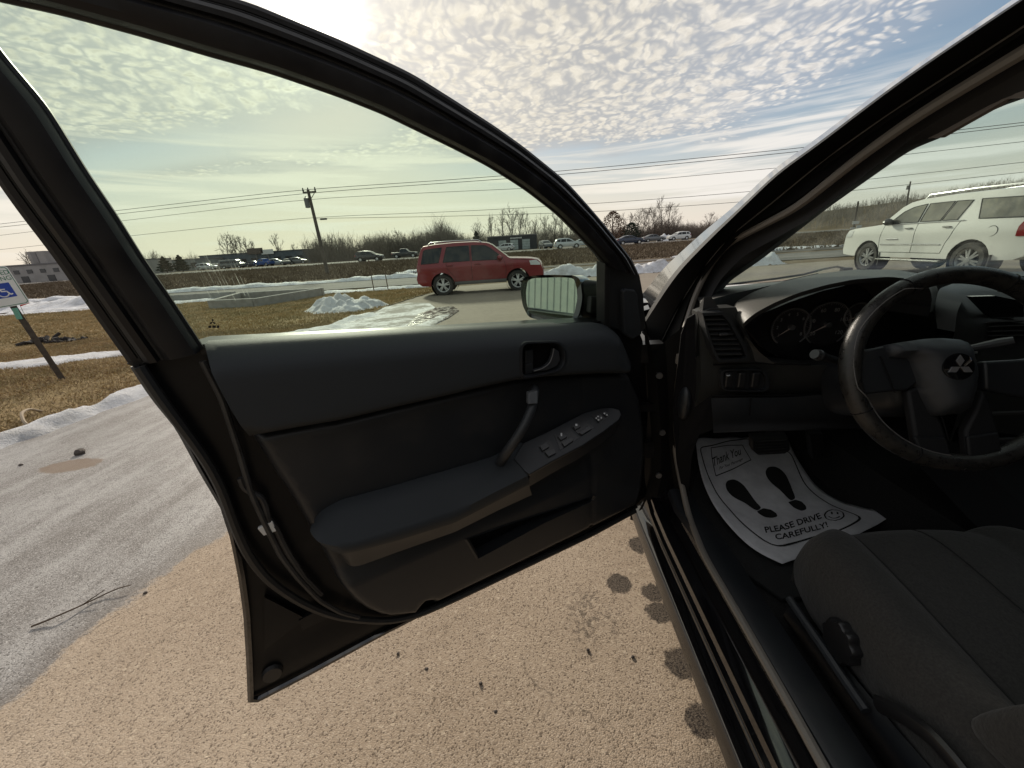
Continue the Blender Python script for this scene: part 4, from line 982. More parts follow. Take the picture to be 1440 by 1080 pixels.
# --- traffic and parked cars far off
def sedan(p): return dict(L=4.8, W=1.8, belt=.95, tumble=.32, clear=.24, R=.32, wheels=(-1.4, 1.4), paint=p,
    top=[(-2.3, .3), (-2.4, .5), (-2.38, .88), (-2.2, 1.02), (-1.7, 1.08), (-1.0, 1.40), (-.3, 1.46), (.3, 1.40), (1.0, 1.02), (1.8, .93), (2.25, .80), (2.38, .62), (2.38, .35), (2.2, .26)],
    windows=[[(-1.45, 1.06), (-.95, 1.33), (-.35, 1.38), (-.35, 1.03)], [(-.28, 1.03), (-.28, 1.38), (.22, 1.34), (.78, 1.03)]],
    screens=[('windshield', (.36, 1.36), (.96, 1.05), .88), ('rear_glass', (-1.65, 1.11), (-1.05, 1.38), .86)],
    lights=[('tail_light', [(-2.38, .72), (-2.34, .92), (-2.1, .95), (-2.1, .78)], REDL), ('headlight', [(2.0, .66), (1.95, .80), (2.24, .77), (2.36, .64)], CLEARL)], faces=[('front_grille', (2.36, .56, .2, .5, .06), VTRIM)], mirror=(.70, 1.0))
def cross(p): return dict(L=4.6, W=1.86, belt=1.02, tumble=.28, clear=.30, R=.36, wheels=(-1.35, 1.4), paint=p,
    top=[(-2.2, .36), (-2.28, .6), (-2.22, 1.0), (-2.0, 1.45), (-1.6, 1.62), (-.6, 1.69), (.1, 1.64), (.5, 1.50), (1.05, 1.12), (1.9, 1.0), (2.2, .86), (2.28, .6), (2.2, .34)],
    windows=[[(-1.95, 1.14), (-1.75, 1.46), (-1.25, 1.53), (-1.3, 1.10)], [(-1.22, 1.10), (-1.15, 1.53), (-.32, 1.56), (-.32, 1.08)], [(-.25, 1.08), (-.25, 1.56), (.2, 1.50), (.85, 1.10)]],
    screens=[('windshield', (.55, 1.46), (1.02, 1.15), .88), ('rear_glass', (-2.18, 1.12), (-2.02, 1.42), .84)],
    lights=[('tail_light', [(-2.25, .85), (-2.2, 1.1), (-2.0, 1.1), (-2.05, .9)], REDL), ('headlight', [(1.9, .80), (1.85, .94), (2.12, .90), (2.24, .78)], CLEARL)], faces=[('front_grille', (2.24, .62, .25, .5, .06), VTRIM)], mirror=(.78, 1.10), rails=None)
def truck(p): return dict(L=5.4, W=1.98, belt=1.12, tumble=.22, clear=.42, R=.40, wheels=(-1.7, 1.75), paint=p,
    top=[(-2.65, .5), (-2.7, .7), (-2.68, 1.14), (-.95, 1.16), (-.86, 1.78), (-.2, 1.84), (.4, 1.78), (.95, 1.22), (2.2, 1.10), (2.6, .98), (2.68, .6), (2.55, .44)],
    windows=[[(-.78, 1.24), (-.74, 1.68), (-.1, 1.72), (-.1, 1.20)], [(-.02, 1.20), (-.02, 1.72), (.34, 1.68), (.82, 1.22)]],
    screens=[('windshield', (.45, 1.72), (.92, 1.26), .88)], lights=[('tail_light', [(-2.66, .8), (-2.66, 1.08), (-2.5, 1.08), (-2.5, .8)], REDL), ('headlight', [(2.3, .86), (2.3, 1.02), (2.55, .96), (2.62, .84)], CLEARL)],
    faces=[('front_grille', (2.64, .75, .3, .6, .06), VTRIM)], mirror=(.75, 1.25))
def van(p): return dict(L=5.6, W=1.95, belt=1.15, tumble=.12, clear=.35, R=.35, wheels=(-1.7, 1.8), paint=p,
    top=[(-2.75, .4), (-2.8, .7), (-2.78, 1.9), (-2.6, 2.05), (1.2, 2.05), (1.6, 1.9), (2.1, 1.25), (2.7, 1.05), (2.78, .7), (2.7, .4)],
    windows=[[(-2.4, 1.25), (-2.4, 1.75), (.2, 1.78), (.2, 1.22)], [(.35, 1.22), (.35, 1.78), (1.2, 1.74), (1.75, 1.25)]],
    screens=[('windshield', (1.65, 1.85), (2.06, 1.32), .88)], lights=[('tail_light', [(-2.78, .9), (-2.78, 1.3), (-2.66, 1.3), (-2.66, .9)], REDL)], faces=[('front_grille', (2.74, .8, .25, .6, .05), VTRIM)])
def at(px_, Y): return wy(px_, 350, Y)[0]
CARBLK = paint('black_car_paint', (.018, .019, .022), .3); CARSIL = paint('silver_car_paint', (.42, .44, .45), .4); CARGRY = paint('grey_car_paint', (.13, .135, .14), .4); CARNVY = paint('dark_blue_car_paint', (.02, .03, .055), .3)
TR = 'cars driving along the highway'
vehicle('highway_suv', 'black suv with pale hood driving in front of the grey thicket', 'suv', TR, (at(518, 68), 68, .23), 0, cross(CARBLK))
vehicle('highway_truck', 'low dark pickup behind the black suv on the far lane', 'pickup', TR, (at(569, 86), 86, .23), 0, truck(CARBLK))
vehicle('highway_suv', 'silver crossover on the highway above the door mirror', 'suv', TR, (at(798, 70), 70, .23), 0, cross(CARSIL))
vehicle('highway_car', 'pale sedan half hidden behind the silver crossover', 'car', TR, (at(821, 84), 84, .23), 0, sedan(CARSIL))
vehicle('highway_car', 'small dark car seen head-on beside the black workshop', 'car', TR, (at(767, 88), 88, .23), -math.pi/2 + .25, cross(CARGRY))
vehicle('highway_car', 'dark sedan passing in front of the bare tree clump', 'car', TR, (at(885, 70), 70, .23), 0, sedan(CARNVY))
vehicle('highway_car', 'grey sedan just ahead of the dark sedan near the snow heap', 'car', TR, (at(918, 86), 86, .23), 0, sedan(CARGRY))
vehicle('highway_car', 'white hatchback right of the snow heap on the highway', 'car', TR, (at(953, 86), 86, .23), math.pi, cross(WHITE))
vehicle('parked_van', 'dark parked van with a white roof in front of the dealership', 'van', None, (at(321, 102), 102, .22), .1, van(paint('van_grey', (.10, .11, .115), .2)))
for i, (x, Y, kind, p_, lb) in enumerate([(283, 104, cross, CARSIL, 'silver car parked left of the white-roofed van'), (296, 108, sedan, CARGRY, 'grey car parked between the silver car and the van'), (352, 106, sedan, CARNVY, 'dark blue car parked just right of the white-roofed van'), (366, 105, truck, paint('blue_truck', (.03, .09, .30), .2), 'bright blue pickup parked below the dealership boards'), (384, 108, cross, CARSIL, 'silver suv parked below the white dealership board'), (400, 107, sedan, CARBLK, 'black car parked right of the silver suv at the dealership'), (415, 108, cross, CARGRY, 'grey suv parked at the right end of the dealership'), (710, 97, cross, CARSIL, 'pale car parked at the workshop behind the red suv windshield')]):
    vehicle('parked_car', lb, 'car', 'cars parked by the far buildings', (at(x, Y), Y, .22), (.3, -1.2, .2, 2.8)[i % 4], kind(p_))
# ================================================================== THE BLACK CAR (car coordinates: a right, b forward, z up)
ow = c2w(OFF)
CARO = empty('black_car', tuple(ow), -CAZ, 'black sedan with its front door wide open, dark dashboard and seat in view', 'car')
HIN = np.array([.346, 1.159, 0.0])
dth = math.radians(237.99); DD = np.array([math.sin(dth), math.cos(dth), 0.0]); NN = np.array([-DD[1], DD[0], 0.0])
if np.dot(NN, -HIN) < 0: NN = -NN
UPZ = np.array([0, 0, 1.0])
def duv(c): c = np.asarray(c) - HIN; return np.array([np.dot(c, DD), c[2]])
def dpt(u, v, w=0.0): return HIN + DD*u + NN*w + UPZ*v
def pd(x, y, w=0.0): return hit(x, y, HIN + NN*w, NN)
def pduv(x, y, w=0.0): return duv(pd(x, y, w))
# upper frame leans inward above the belt
b1, b2 = pd(285, 490, .0), pd(880, 455, .0); bt = (b2-b1)/np.linalg.norm(b2-b1)
TILT = math.radians(11); upv = np.cross(bt, NN); upv = upv if upv[2] > 0 else -upv
fr_up = upv*math.cos(TILT) + NN*math.sin(TILT); FN = np.cross(bt, fr_up); FN = FN if np.dot(FN, NN) > 0 else -FN
def pf(x, y, w=0.0): return hit(x, y, b1 + FN*w, FN)
PXL = lambda s: [tuple(float(t) for t in q.split(',')) for q in s.split()]

# ---- door shell
shell_px = PXL('190,514 218,557 253,600 285,660 315,711 329,755 340,810 347,862 351,930 353,989 440,943 542,889 613,853 720,801 829,747 895,713 913,688 916,600 912,540 908,480 896,450 800,455 600,468 283,486')
SO = [tuple(pduv(*q)) for q in shell_px]
def shell_w(u, v):
    return 0.0
V, Fc = sheet(SO, lambda u, v: dpt(u, v, -.012 + .010*math.exp(-((v-.33)/.05)**2)), .03, skirt=-NN*.085)
door = link_mesh('door', V, Fc, INNER_PAINT, CARO, off=OFF, sharp=30)
# outer skin flange that wraps the rim
fl = [pd(x, y, .002) for x, y in PXL('190,514 218,557 253,600 285,660 315,711 329,755 340,810 347,862 351,930 353,988 440,943 542,888 613,852 720,800 829,746 895,712')]
m_ = MB(); m_.tube(smooth_poly(np.array(fl), 90, passes=0), .0065, 6); m_.cbuild('door_flange', PAINT_BLACK, door)
# embossed inner panel shape and seals
for nm, pxs, w, r, mm in (('weather_strip', '196,516 225,560 258,603 292,650 313,690 330,740 348,780 375,815 410,840 440,856 475,868 510,872 545,874 585,866 640,842 830,752 893,718', .012, .0085, RUBBER),
                          ('inner_seal', '285,508 312,560 338,640 352,690 372,735 395,782 418,812 450,845 480,862 505,868', .014, .0055, RUBBER_GREY)):
    P_ = smooth_poly(np.array([pd(x, y, w) for x, y in PXL(pxs)]), 90, passes=3); m_ = MB(); m_.tube(P_, r, 8); m_.cbuild(nm, mm, door)
P_ = smooth_poly(np.array([pd(x, y, .010) for x, y in PXL('338,672 343,686 358,695 368,700 373,712 377,730 388,742 396,760 408,782 428,812 452,836')]), 60, passes=1)
m_ = MB(); m_.tube(P_, .006, 7); m_.cbuild('wire_harness', RUBBER_GREY, door)
m_ = MB(); m_.prism([pd(x, y, .016) for x, y in PXL('362,744 383,733 389,747 371,754')], -NN*.008); bevel(m_.cbuild('latch_tag', WHITE_CLIP, door, smooth=False), .0015)
m_ = MB(); m_.prism([pd(x, y, .012) for x, y in PXL('191,526 208,527 214,538 202,536')], -NN*.004); m_.cbuild('edge_reflector', SILVER, door, smooth=False)
V, Fc = sheet([tuple(pduv(*q)) for q in PXL('372,838 430,868 372,912')], lambda u, v: dpt(u, v, .004), .03, skirt=-NN*.01)
link_mesh('stamped_panel', V, Fc, INNER_PAINT, door, off=OFF)
V, Fc = sheet([tuple(pduv(*q)) for q in PXL('420,870 446,856 462,866 425,884')], lambda u, v: dpt(u, v, .006), .03, skirt=-NN*.01)
link_mesh('stamped_panel', V, Fc, INNER_PAINT, door, off=OFF)
m_ = MB(); m_.lathe([(.003, .004), (.018, .004), (.021, -.004)], (0, 0, 0), 'y', 16); m_.V = [pd(383, 948, .003) + DD*v[0] + NN*v[1] + UPZ*v[2] for v in m_.V]; m_.cbuild('drain_plug', RUBBER, door)

# ---- window frame: outer and inner outlines of the band
FO = PXL('178,513 133,450 68,358 23,300 0,268 -60,180 -120,95 -200,-10 -215,-60 -170,-100 -60,-105 60,-75 200,-40 350,0 415,27 480,54 580,101 640,139 700,178 740,207 800,256 847,310 872,342 889,364 900,388')
FI = PXL('283,492 240,427 195,362 158,303 115,240 60,150 0,80 -50,12 -68,-15 -55,-20 -20,-9 80,13 190,43 287,72 380,98 480,133 540,157 597,185 640,206 690,232 740,264 790,303 823,337 842,357 856,376')
ost, ist = [pf(*q) for q in FO], [pf(*q) for q in FI]
def dense2(A, B, n=10):
    A, B = np.array(A), np.array(B); k = len(A); t = np.linspace(0, k-1, n*(k-1)+1); i = np.arange(k)
    f = lambda X: np.stack([np.interp(t, i, X[:, c]) for c in range(3)], 1)
    A, B = f(A), f(B)
    for _ in range(7):
        for X in (A, B): X[1:-1] = .5*X[1:-1] + .25*X[:-2] + .25*X[2:]
    return A, B
OA, IA = dense2(ost, ist)
prof = [(0, -.055), (0, -.012), (.03, .000), (.10, .004), (.18, .004), (.20, -.004), (.235, -.004), (.25, .010), (.33, .016), (.42, .016), (.45, .008), (.475, .002), (.50, .002), (.515, .012), (.60, .018), (.80, .018), (.93, .014), (.985, .006), (1, -.006), (.965, -.030)]
m_ = MB(); m_.loft([[O_ + (I_-O_)*s + FN*w for s, w in prof] for O_, I_ in zip(OA, IA)], True, True)
wf = m_.cbuild('window_frame', mat('frame_satin_black', (.007, .007, .0085), .46, col2=(.013, .013, .014), vscale=20, rvar=.15, spec=.35), door, sharp=28)
m_ = MB(); m_.tube([O_ + (I_-O_)*.488 + FN*.008 for O_, I_ in zip(OA, IA)], .0032, 6); m_.cbuild('frame_seal', RUBBER_GREY, door)
m_ = MB(); m_.tube([O_ + (I_-O_)*.215 + FN*.001 for O_, I_ in zip(OA, IA)], .0028, 6); m_.cbuild('frame_seal', RUBBER, door)
m_ = MB(); m_.tube([O_ + (I_-O_)*1.0 - FN*.006 for O_, I_ in zip(OA, IA)], .0042, 6); m_.cbuild('glass_channel', RUBBER, door)
m_ = MB(); m_.prism([pf(x, y, .004) for x, y in PXL('178,512 196,503 206,520 190,516')], -FN*.04); m_.cbuild('frame_foot', RUBBER, door)
# ---- glass (closed pane, a few mm thick)
gp = PXL('283,494 240,427 195,362 158,303 115,240 60,150 0,80 -50,12 -68,-15 -20,-12 80,10 190,46 287,66 380,92 480,127 597,178 680,222 740,260 790,300 825,337 850,362 860,385 858,462')
m_ = MB(); m_.prism([pf(x, y, -.026) for x, y in gp], -FN*.004); m_.cbuild('window_glass', GLASS_DOOR, door, smooth=False)
# etched maker mark at the glass corner, and dried water streaks
def fpt(x, y, w): return pf(x, y, w)
m_ = MB()
def rhomb(m_, cx, cy, ang, L, f):
    for k in range(3):
        a = math.radians(-90 + 120*k + ang); b_ = math.radians(60)
        d1 = np.array([math.cos(a - b_/2), math.sin(a - b_/2)])*L; d2 = np.array([math.cos(a + b_/2), math.sin(a + b_/2)])*L
        m_.add([f(cx, cy), f(cx + d1[0], cy + d1[1]), f(cx + d1[0]+d2[0], cy + d1[1]+d2[1]), f(cx + d2[0], cy + d2[1])], [(0, 1, 2, 3)])
rhomb(m_, 299, 453, 0, 3.0, lambda x, y: fpt(x, y, -.0255))
for x0, w_ in ((293, 4), (298.5, 5), (305, 3.5)): m_.add([fpt(x0, 458, -.0255), fpt(x0+w_, 457.7, -.0255), fpt(x0+w_, 461, -.0255), fpt(x0, 461.3, -.0255)], [(0, 1, 2, 3)])
m_.cbuild('glass_mark', mat('etched_mark', (.03, .03, .03), .8), door, smooth=False)
STREAK = bpy.data.materials.new('dried_streaks'); STREAK.use_nodes = True; nt = STREAK.node_tree; nt.nodes.clear(); q_ = NG(nt)
t1 = q_.n('ShaderNodeBsdfTransparent'); t2 = q_.n('ShaderNodeBsdfTranslucent'); t2.inputs[0].default_value = (.8, .8, .76, 1); mx_ = q_.n('ShaderNodeMixShader')
nz, _ = q_.noise(q_.n('ShaderNodeTexCoord').outputs['Object'], 60, 3, .6); q_.put(mx_.inputs[0], q_.ss(nz, .35, .75, .0, .24))
nt.links.new(t1.outputs[0], mx_.inputs[1]); nt.links.new(t2.outputs[0], mx_.inputs[2]); oo_ = q_.n('ShaderNodeOutputMaterial'); nt.links.new(mx_.outputs[0], oo_.inputs[0])
m_ = MB(); rr = random.Random(11)
for k in range(17):
    x0 = 267 + k*3.9 + rr.uniform(-2, 2); y0 = 360 + rr.uniform(-4, 8); L_ = rr.uniform(25, 62); w_ = rr.uniform(.5, 1.1); sl = .52 - .004*k
    m_.add([fpt(x0, y0, -.0245), fpt(x0+w_, y0, -.0245), fpt(x0+w_+L_*sl, y0+L_, -.0245), fpt(x0+L_*sl, y0+L_, -.0245)], [(0, 1, 2, 3)])
tag(m_.cbuild('water_streaks', STREAK, door, smooth=False), kind='stuff')
# belt seal along the glass
P_ = [pf(x, y, -.012) for x, y in PXL('283,493 400,484 600,471 760,463 858,458')]
m_ = MB(); m_.tube(P_, .006, 8, flat=(1.3, .8)); m_.cbuild('belt_seal', RUBBER, door)

# ---- upper trim pad
def W_of(poly_uv):
    A = np.array(densify(poly_uv, .006))
    return lambda u, v: float(np.sqrt(((A - (u, v))**2).sum(1)).min())
WP = .050
top_px = PXL('281,492 400,483 600,470 760,462 855,457 868,460 882,470 891,482 897,498')
sm_px = PXL('893,512 888,526 850,526 813,528 770,531 727,536 680,546 630,558 560,574 480,593 415,604 350,616')
NT = 110
topU = smooth_poly(np.array([pduv(x, y, WP) for x, y in top_px]), NT, passes=4); seamU = smooth_poly(np.array([pduv(x, y, WP) for x, y in sm_px]), NT, passes=2)
leftU = np.array([pduv(x, y, WP) for x, y in PXL('325,575 298,524')])
UU = [tuple(q) for q in topU] + [tuple(q) for q in seamU] + [tuple(q) for q in leftU]
def dTop(u, v): return float(np.sqrt(((topU - (u, v))**2).sum(1)).min())
def dSeam(u, v): return float(np.sqrt(((seamU - (u, v))**2).sum(1)).min())
def upad(u, v):
    t, s_ = dTop(u, v), dSeam(u, v); r_ = WP
    if s_ < .014: r_ -= .014*(1 - s_/.014)**2
    if t < .055: r_ -= .050*(1 - t/.055)**2.6
    e = abs(u - leftU[:, 0].max()) if u > leftU[:, 0].min() - .03 else 1
    return dpt(u, v, r_ + .004)
HB = PXL('731,491 732,485 737,481 781,480 789,484 794,496 794,509 790,517 783,522 742,531 734,531 731,526')       # handle bezel
HBu = [tuple(q) for q in smooth_poly(np.array([pduv(x, y, WP) for x, y in HB]), 48, True, 1)]
def nrm(P, sg):
    T_ = np.gradient(P, axis=0); T_ /= np.linalg.norm(T_, axis=1)[:, None]; Q = np.c_[-T_[:, 1], T_[:, 0]]; return Q if np.mean(Q[:, 1])*sg > 0 else -Q
nt_, ns_ = nrm(topU, -1), nrm(seamU, 1)
consU = [[tuple(q) for q in (topU + nt_*d_)[2:-9]] for d_ in (.004, .009, .015, .022, .030, .040, .052)] + [[tuple(q) for q in (seamU + ns_*d_)[4:-3]] for d_ in (.004, .009, .015)]
V, Fc = sheet(UU, upad, .02, cons=[HBu + HBu[:1]] + consU, holes=[HBu], skirt=-NN*.04, keep=lambda u, v: dTop(u, v) > .060 and dSeam(u, v) > .02)
link_mesh('upper_trim', V, Fc, PLASTIC_SOFT, door, off=OFF, sharp=75)
# ---- lower trim panel with the map pocket
WL = .030
lo_px = PXL('350,617 415,605 480,594 560,575 630,559 680,547 727,537 770,532 813,529 850,527 888,528 902,560 908,600 909,640 905,684 896,712 829,746 720,800 613,852 611,849 600,850 591,861 587,867 547,871 530,867 511,858 495,845 475,822 455,785 433,747 405,700 375,655')
LU = [tuple(pduv(x, y, WL)) for x, y in lo_px]; dL = W_of(LU)
PK = PXL('652,752 700,735 760,716 832,692 829,699 760,730 700,762 668,779'); PKs = smooth_poly(np.array([pduv(x, y, WL - .018) for x, y in PK]), 70, True, 0); PKu = [tuple(q) for q in PKs]
ribA = [tuple(pduv(x, y, WL)) for x, y in PXL('835,640 833,690 832,744')]; RBL = np.array(densify(ribA, .008, False))
ledge = np.array(densify([tuple(pduv(x, y, WL)) for x, y in PXL('478,818 520,800 600,765 700,722 820,664 880,622')], .01, False))
def lpan(u, v):
    e = dL(u, v); k = min(1, e/.016); r_ = WL - .020*(1-k)**2
    g_ = float(np.sqrt(((RBL - (u, v))**2).sum(1)).min()); r_ -= .005*math.exp(-(g_/.007)**2)
    i = int(np.argmin(((ledge - (u, v))**2).sum(1))); dd = v - ledge[i][1]
    st_ = .018*max(0.0, min(1.0, 0.5 + dd/.05)); r_ -= st_ if u > .25 else st_*max(0, (u-.10)/.15)
    return dpt(u, v, r_)
rib2 = [tuple(q) for off in (-.012, -.006, 0, .006, .012) for q in ()]
V, Fc = sheet(LU, lpan, .012, cons=[PKu + PKu[:1]] + [inset(LU, d_) for d_ in (.004, .010, .017)], holes=[PKu], skirt=-NN*.03, keep=lambda u, v: dL(u, v) > .02)
link_mesh('lower_trim', V, Fc, PLASTIC_LO, door, off=OFF, sharp=60)
pk3 = [lpan(*q) for q in PKs]; pkc = np.mean(pk3, 0); m_ = MB()
m_.loft([[q + NN*.001 + (q-pkc)*.03 for q in pk3], [q + NN*.003 for q in pk3], [q - NN*.002 + (pkc-q)*.03 for q in pk3], [q - NN*.055 + (pkc-q)*.05 - UPZ*.01 for q in pk3]], True); m_.add([q - NN*.054 + (pkc-q)*.05 - UPZ*.01 for q in pk3], [tuple(range(len(pk3)))])
m_.cbuild('map_pocket', PLASTIC_LO, door, sharp=40)
# ---- armrest pad and its switch panel
n_ = 60
I_ = smooth_poly(np.array([pd(x, y, .022) for x, y in PXL('442,735 451,722 480,706 540,690 591,675 650,658 693,645 735,624')]), n_, passes=1)
O_ = smooth_poly(np.array([pd(x, y, w) for (x, y), w in zip(PXL('436,747 446,762 474,769 500,765 560,747 640,721 700,690 742,669'), (.045, .078, .092, .095, .095, .095, .095, .095))]), n_, passes=1)
B_ = smooth_poly(np.array([pd(x, y, w) for (x, y), w in zip(PXL('440,755 466,775 480,779 500,776 560,760 640,735 700,704 745,681'), (.04, .07, .085, .088, .088, .088, .088, .088))]), n_, passes=1)
B2 = smooth_poly(np.array([pd(x, y, w) for (x, y), w in zip(PXL('452,758 480,782 490,796 502,797 560,776 640,748 700,718 748,696'), (.03, .05, .06, .065, .065, .065, .065, .065))]), n_, passes=1)
rg = []
for i in range(n_):
    a, b, c, e = I_[i], O_[i], B_[i], B2[i]
    rg.append([a - NN*.02, a, a + (b-a)*.35 + UPZ*.004, a + (b-a)*.75 + UPZ*.004, a + (b-a)*.93 + UPZ*.001, b, b + (c-b)*.5 + NN*.003, c])
m_ = MB(); m_.loft(rg, False); arm = m_.cbuild('armrest', PLASTIC_SOFT, door, sharp=50)
m_ = MB(); m_.loft([[B_[i] - NN*.004, B_[i] - NN*.004 + (B2[i]-B_[i])*.5, B2[i], B2[i] - NN*.05] for i in range(n_)], False); m_.cbuild('armrest_face', PLASTIC_LO, door, sharp=50)
# panel plane
q0, q1, q2 = pd(733, 622, .022), pd(845, 573, .022), pd(790, 642, .095)
PNn = np.cross(q1-q0, q2-q0); PNn /= np.linalg.norm(PNn); PNn = PNn if PNn[2] > 0 else -PNn
pp = lambda x, y, o_=0.0: hit(x, y, q0 + PNn*o_, PNn)
pan = [pp(x, y) for x, y in PXL('722,645 735,623 770,607 820,581 843,574 860,573 871,576 874,583 871,590 850,606 820,626 780,647 745,667 738,662')]
m_ = MB(); m_.prism(pan, -PNn*.012); bevel(m_.cbuild('switch_panel', PLASTIC_LO, door, smooth=False), .0025, 2)
lip = [pp(x, y, -.012) for x, y in PXL('745,667 780,647 820,626 850,606 871,590 874,583')]; lip2 = [q - UPZ*.045 - NN*.012 for q in lip]
m_ = MB(); m_.loft([resample(np.array(lip) + PNn*.008, 30), resample(np.array(lip2), 30), resample(np.array([q - NN*.05 for q in lip2]), 30)], False); m_.cbuild('panel_skirt', PLASTIC_LO, door)
SWM = mat('switch_black', (.016, .016, .017), .3); KEYM = mat('switch_key', (.045, .046, .048), .35)
for well, keys in (('756,627 772,617 783,636 771,642', ('759,627 769,621 773,628 763,634', '766,635 779,631 782,637 772,642')),
                   ('780,612 800,603 814,616 788,633', ('784,613 794,609 798,614 789,619', '790,622 804,614 807,619 794,628')),
                   ('803,600 820,590 836,601 816,613', ('806,599 814,595 817,600 809,604', '814,608 828,598 832,603 819,611')),
                   ('832,585 846,577 857,585 843,595', ('838,586 845,582 849,588 842,593', '848,581 852,578 856,582 852,585'))):
    m_ = MB(); m_.prism([pp(x, y, .0012) for x, y in PXL(well)], -PNn*.004); ws = m_.cbuild('window_switch', SWM, door, smooth=False)
    m_ = MB()
    for k_ in keys: m_.prism([pp(x, y, .006) for x, y in PXL(k_)], -PNn*.006)
    bevel(m_.cbuild('switch_key', KEYM, door, smooth=False), .0012)
m_ = MB()
for (x, y, w_, h_) in ((789.5, 611, 2.2, 4.5), (810.5, 597.5, 3, 3.2), (841, 585.5, 2.4, 1.6), (841.5, 590.5, 2.4, 1.6), (845.5, 587.5, 1.6, 2.2), (838.5, 588, 1.6, 2.2), (850, 581.5, 2.2, 2.2), (853.6, 583.6, 1.8, 1.8)):
    m_.add([pp(x-w_/2, y-h_/2, .0066), pp(x+w_/2, y-h_/2, .0066), pp(x+w_/2, y+h_/2, .0066), pp(x-w_/2, y+h_/2, .0066)], [(0, 1, 2, 3)])
m_.cbuild('switch_symbols', PALE_MARK, door, smooth=False)
# ---- pull handle
P_ = smooth_poly(np.array([pd(x, y, w) for x, y, w in ((751, 548, .032), (751, 556, .060), (748, 574, .082), (740, 593, .090), (731, 609, .092), (718, 628, .086), (708, 643, .066), (704, 650, .035))]), 30, passes=1)
m_ = MB(); m_.tube(P_, list(np.interp(np.linspace(0, 1, 30), [0, .2, .6, 1], [.015, .0135, .0135, .016])), 12, flat=(1.0, .85)); m_.cbuild('pull_handle', PLASTIC, door)
m_ = MB(); m_.prism([pd(x, y, w) for x, y, w in ((743, 552, .074), (757, 549, .074), (757, 568, .094), (743, 569, .094))], -NN*.012); bevel(m_.cbuild('handle_cap', mat('cap_grey', (.06, .063, .066), .5), door, smooth=False), .003)
# ---- inner release handle in its bezel
hb = smooth_poly(np.array([pd(x, y, WP) for x, y in HB]), 48, True, 1)
m_ = MB(); k3 = hb.mean(0)
m_.loft([list(hb + (hb-k3)*.05 - NN*.002), list(hb + (hb-k3)*.04 + NN*.006), list(hb - (hb-k3)*.05 + NN*.007), list(hb - (hb-k3)*.10 - NN*.002), list(hb - (hb-k3)*.14 - NN*.03)], True)
bz = m_.cbuild('handle_bezel', PLASTIC_LO, door)
m_ = MB(); m_.prism(list(hb - (hb-k3)*.05 - NN*.032), -NN*.004); m_.cbuild('handle_recess', DARK, door, smooth=False)
P_ = PXL('779,490 786,494 788,506 783,515 770,521 752,523 751,521 764,517 773,510 777,500')
m_ = MB(); m_.prism([pd(x, y, WP+.002) for x, y in P_], -NN*.012); bevel(m_.cbuild('door_lever', PLASTIC, door, smooth=False), .002)
P2 = [pd(x, y, WP+.003) for x, y in PXL('751,522 764,518 773,511 777,501 779,490')]
m_ = MB(); m_.tube(smooth_poly(np.array(P2), 20), .0013, 5); m_.cbuild('lever_edge', mat('worn_edge', (.12, .12, .12), .4), door)  # thin paler line along the lever edge
m_ = MB(); m_.prism([pd(x, y, WP-.012) for x, y in PXL('739,493 750,492 750,510 739,512')], -NN*.01); m_.prism([pd(x, y, WP-.008) for x, y in PXL('739,513 750,511 750,525 739,527')], -NN*.01)
bevel(m_.cbuild('lock_tab', PLASTIC_LO, door, smooth=False), .0015)
# ---- sail panel and door mirror
m_ = MB(); m_.prism([pf(x, y, .0) for x, y in PXL('855,374 872,352 889,364 900,388 905,415 908,462 895,474 870,464 855,459')], -FN*.03); bevel(m_.cbuild('mirror_sail', PLASTIC_LO, door, smooth=False), .003)
m_ = MB(); m_.prism([pf(x, y, .012) for x, y in PXL('876,410 880,407 893,408 897,414 903,470 889,478 878,470')], -FN*.02); bevel(m_.cbuild('sail_cover', PLASTIC_SOFT, door, smooth=False), .004)
m_ = MB(); m_.prism([pf(x, y, .004) for x, y in PXL('851,370 858,378 858,460 850,460')], -FN*.035); bevel(m_.cbuild('division_bar', RUBBER, door, smooth=False), .002)
MC = pd(775, 421, -.17)                                                     # centre of the mirror glass
vin = cray(775, 421); vin /= np.linalg.norm(vin)
aim = np.array([-.62, -1.0, .10]); aim /= np.linalg.norm(aim)
MN = aim - vin; MN /= np.linalg.norm(MN)
pm = lambda x, y, o_=0.0: hit(x, y, MC + MN*o_, MN)
mg = smooth_poly(np.array([pm(x, y) for x, y in PXL('742,394 750,391 785,390 800,390.5 808,392 811,405 812,420 808,440 803,452 790,451.5 767,448 750,443.5 744,440 740,425 739.5,410')]), 60, True, 1)
m_ = MB(); m_.prism(list(mg), -MN*.004); m_.cbuild('mirror_glass', MIRROR, door, smooth=False)
ho = smooth_poly(np.array([pm(x, y, .006) for x, y in PXL('733,396 738,389 763,386.5 808,387 816,392 819,420 815,440 808,455 800,456 767,452.5 743,446 735,430 732,410')]), 60, True, 1)
hk = ho.mean(0); back = -MN
m_ = MB()
e2 = pd(856, 392, -.035); e3 = pd(856, 452, -.035)
r1 = list(mg + MN*.001); r2 = list(ho)
bx_ = (pd(850, 424, -.20) - hk)
r3 = [q + back*.030 + (q-hk)*.05 + bx_*.10 for q in ho]; r4 = [q + back*.065 + bx_*.22 + (hk-q)*.06 for q in ho]; r5 = [hk + back*.095 + bx_*.34 + (q-hk)*.66 for q in ho]; r6 = [hk + back*.115 + bx_*.42 + (q-hk)*.18 for q in ho]
m_.loft([r1, r2, r3, r4, r5, r6], True, False); m_.add(r6, [tuple(range(len(r6)))])
m_.cbuild('mirror_housing', PAINT_BLACK, door, sharp=50)
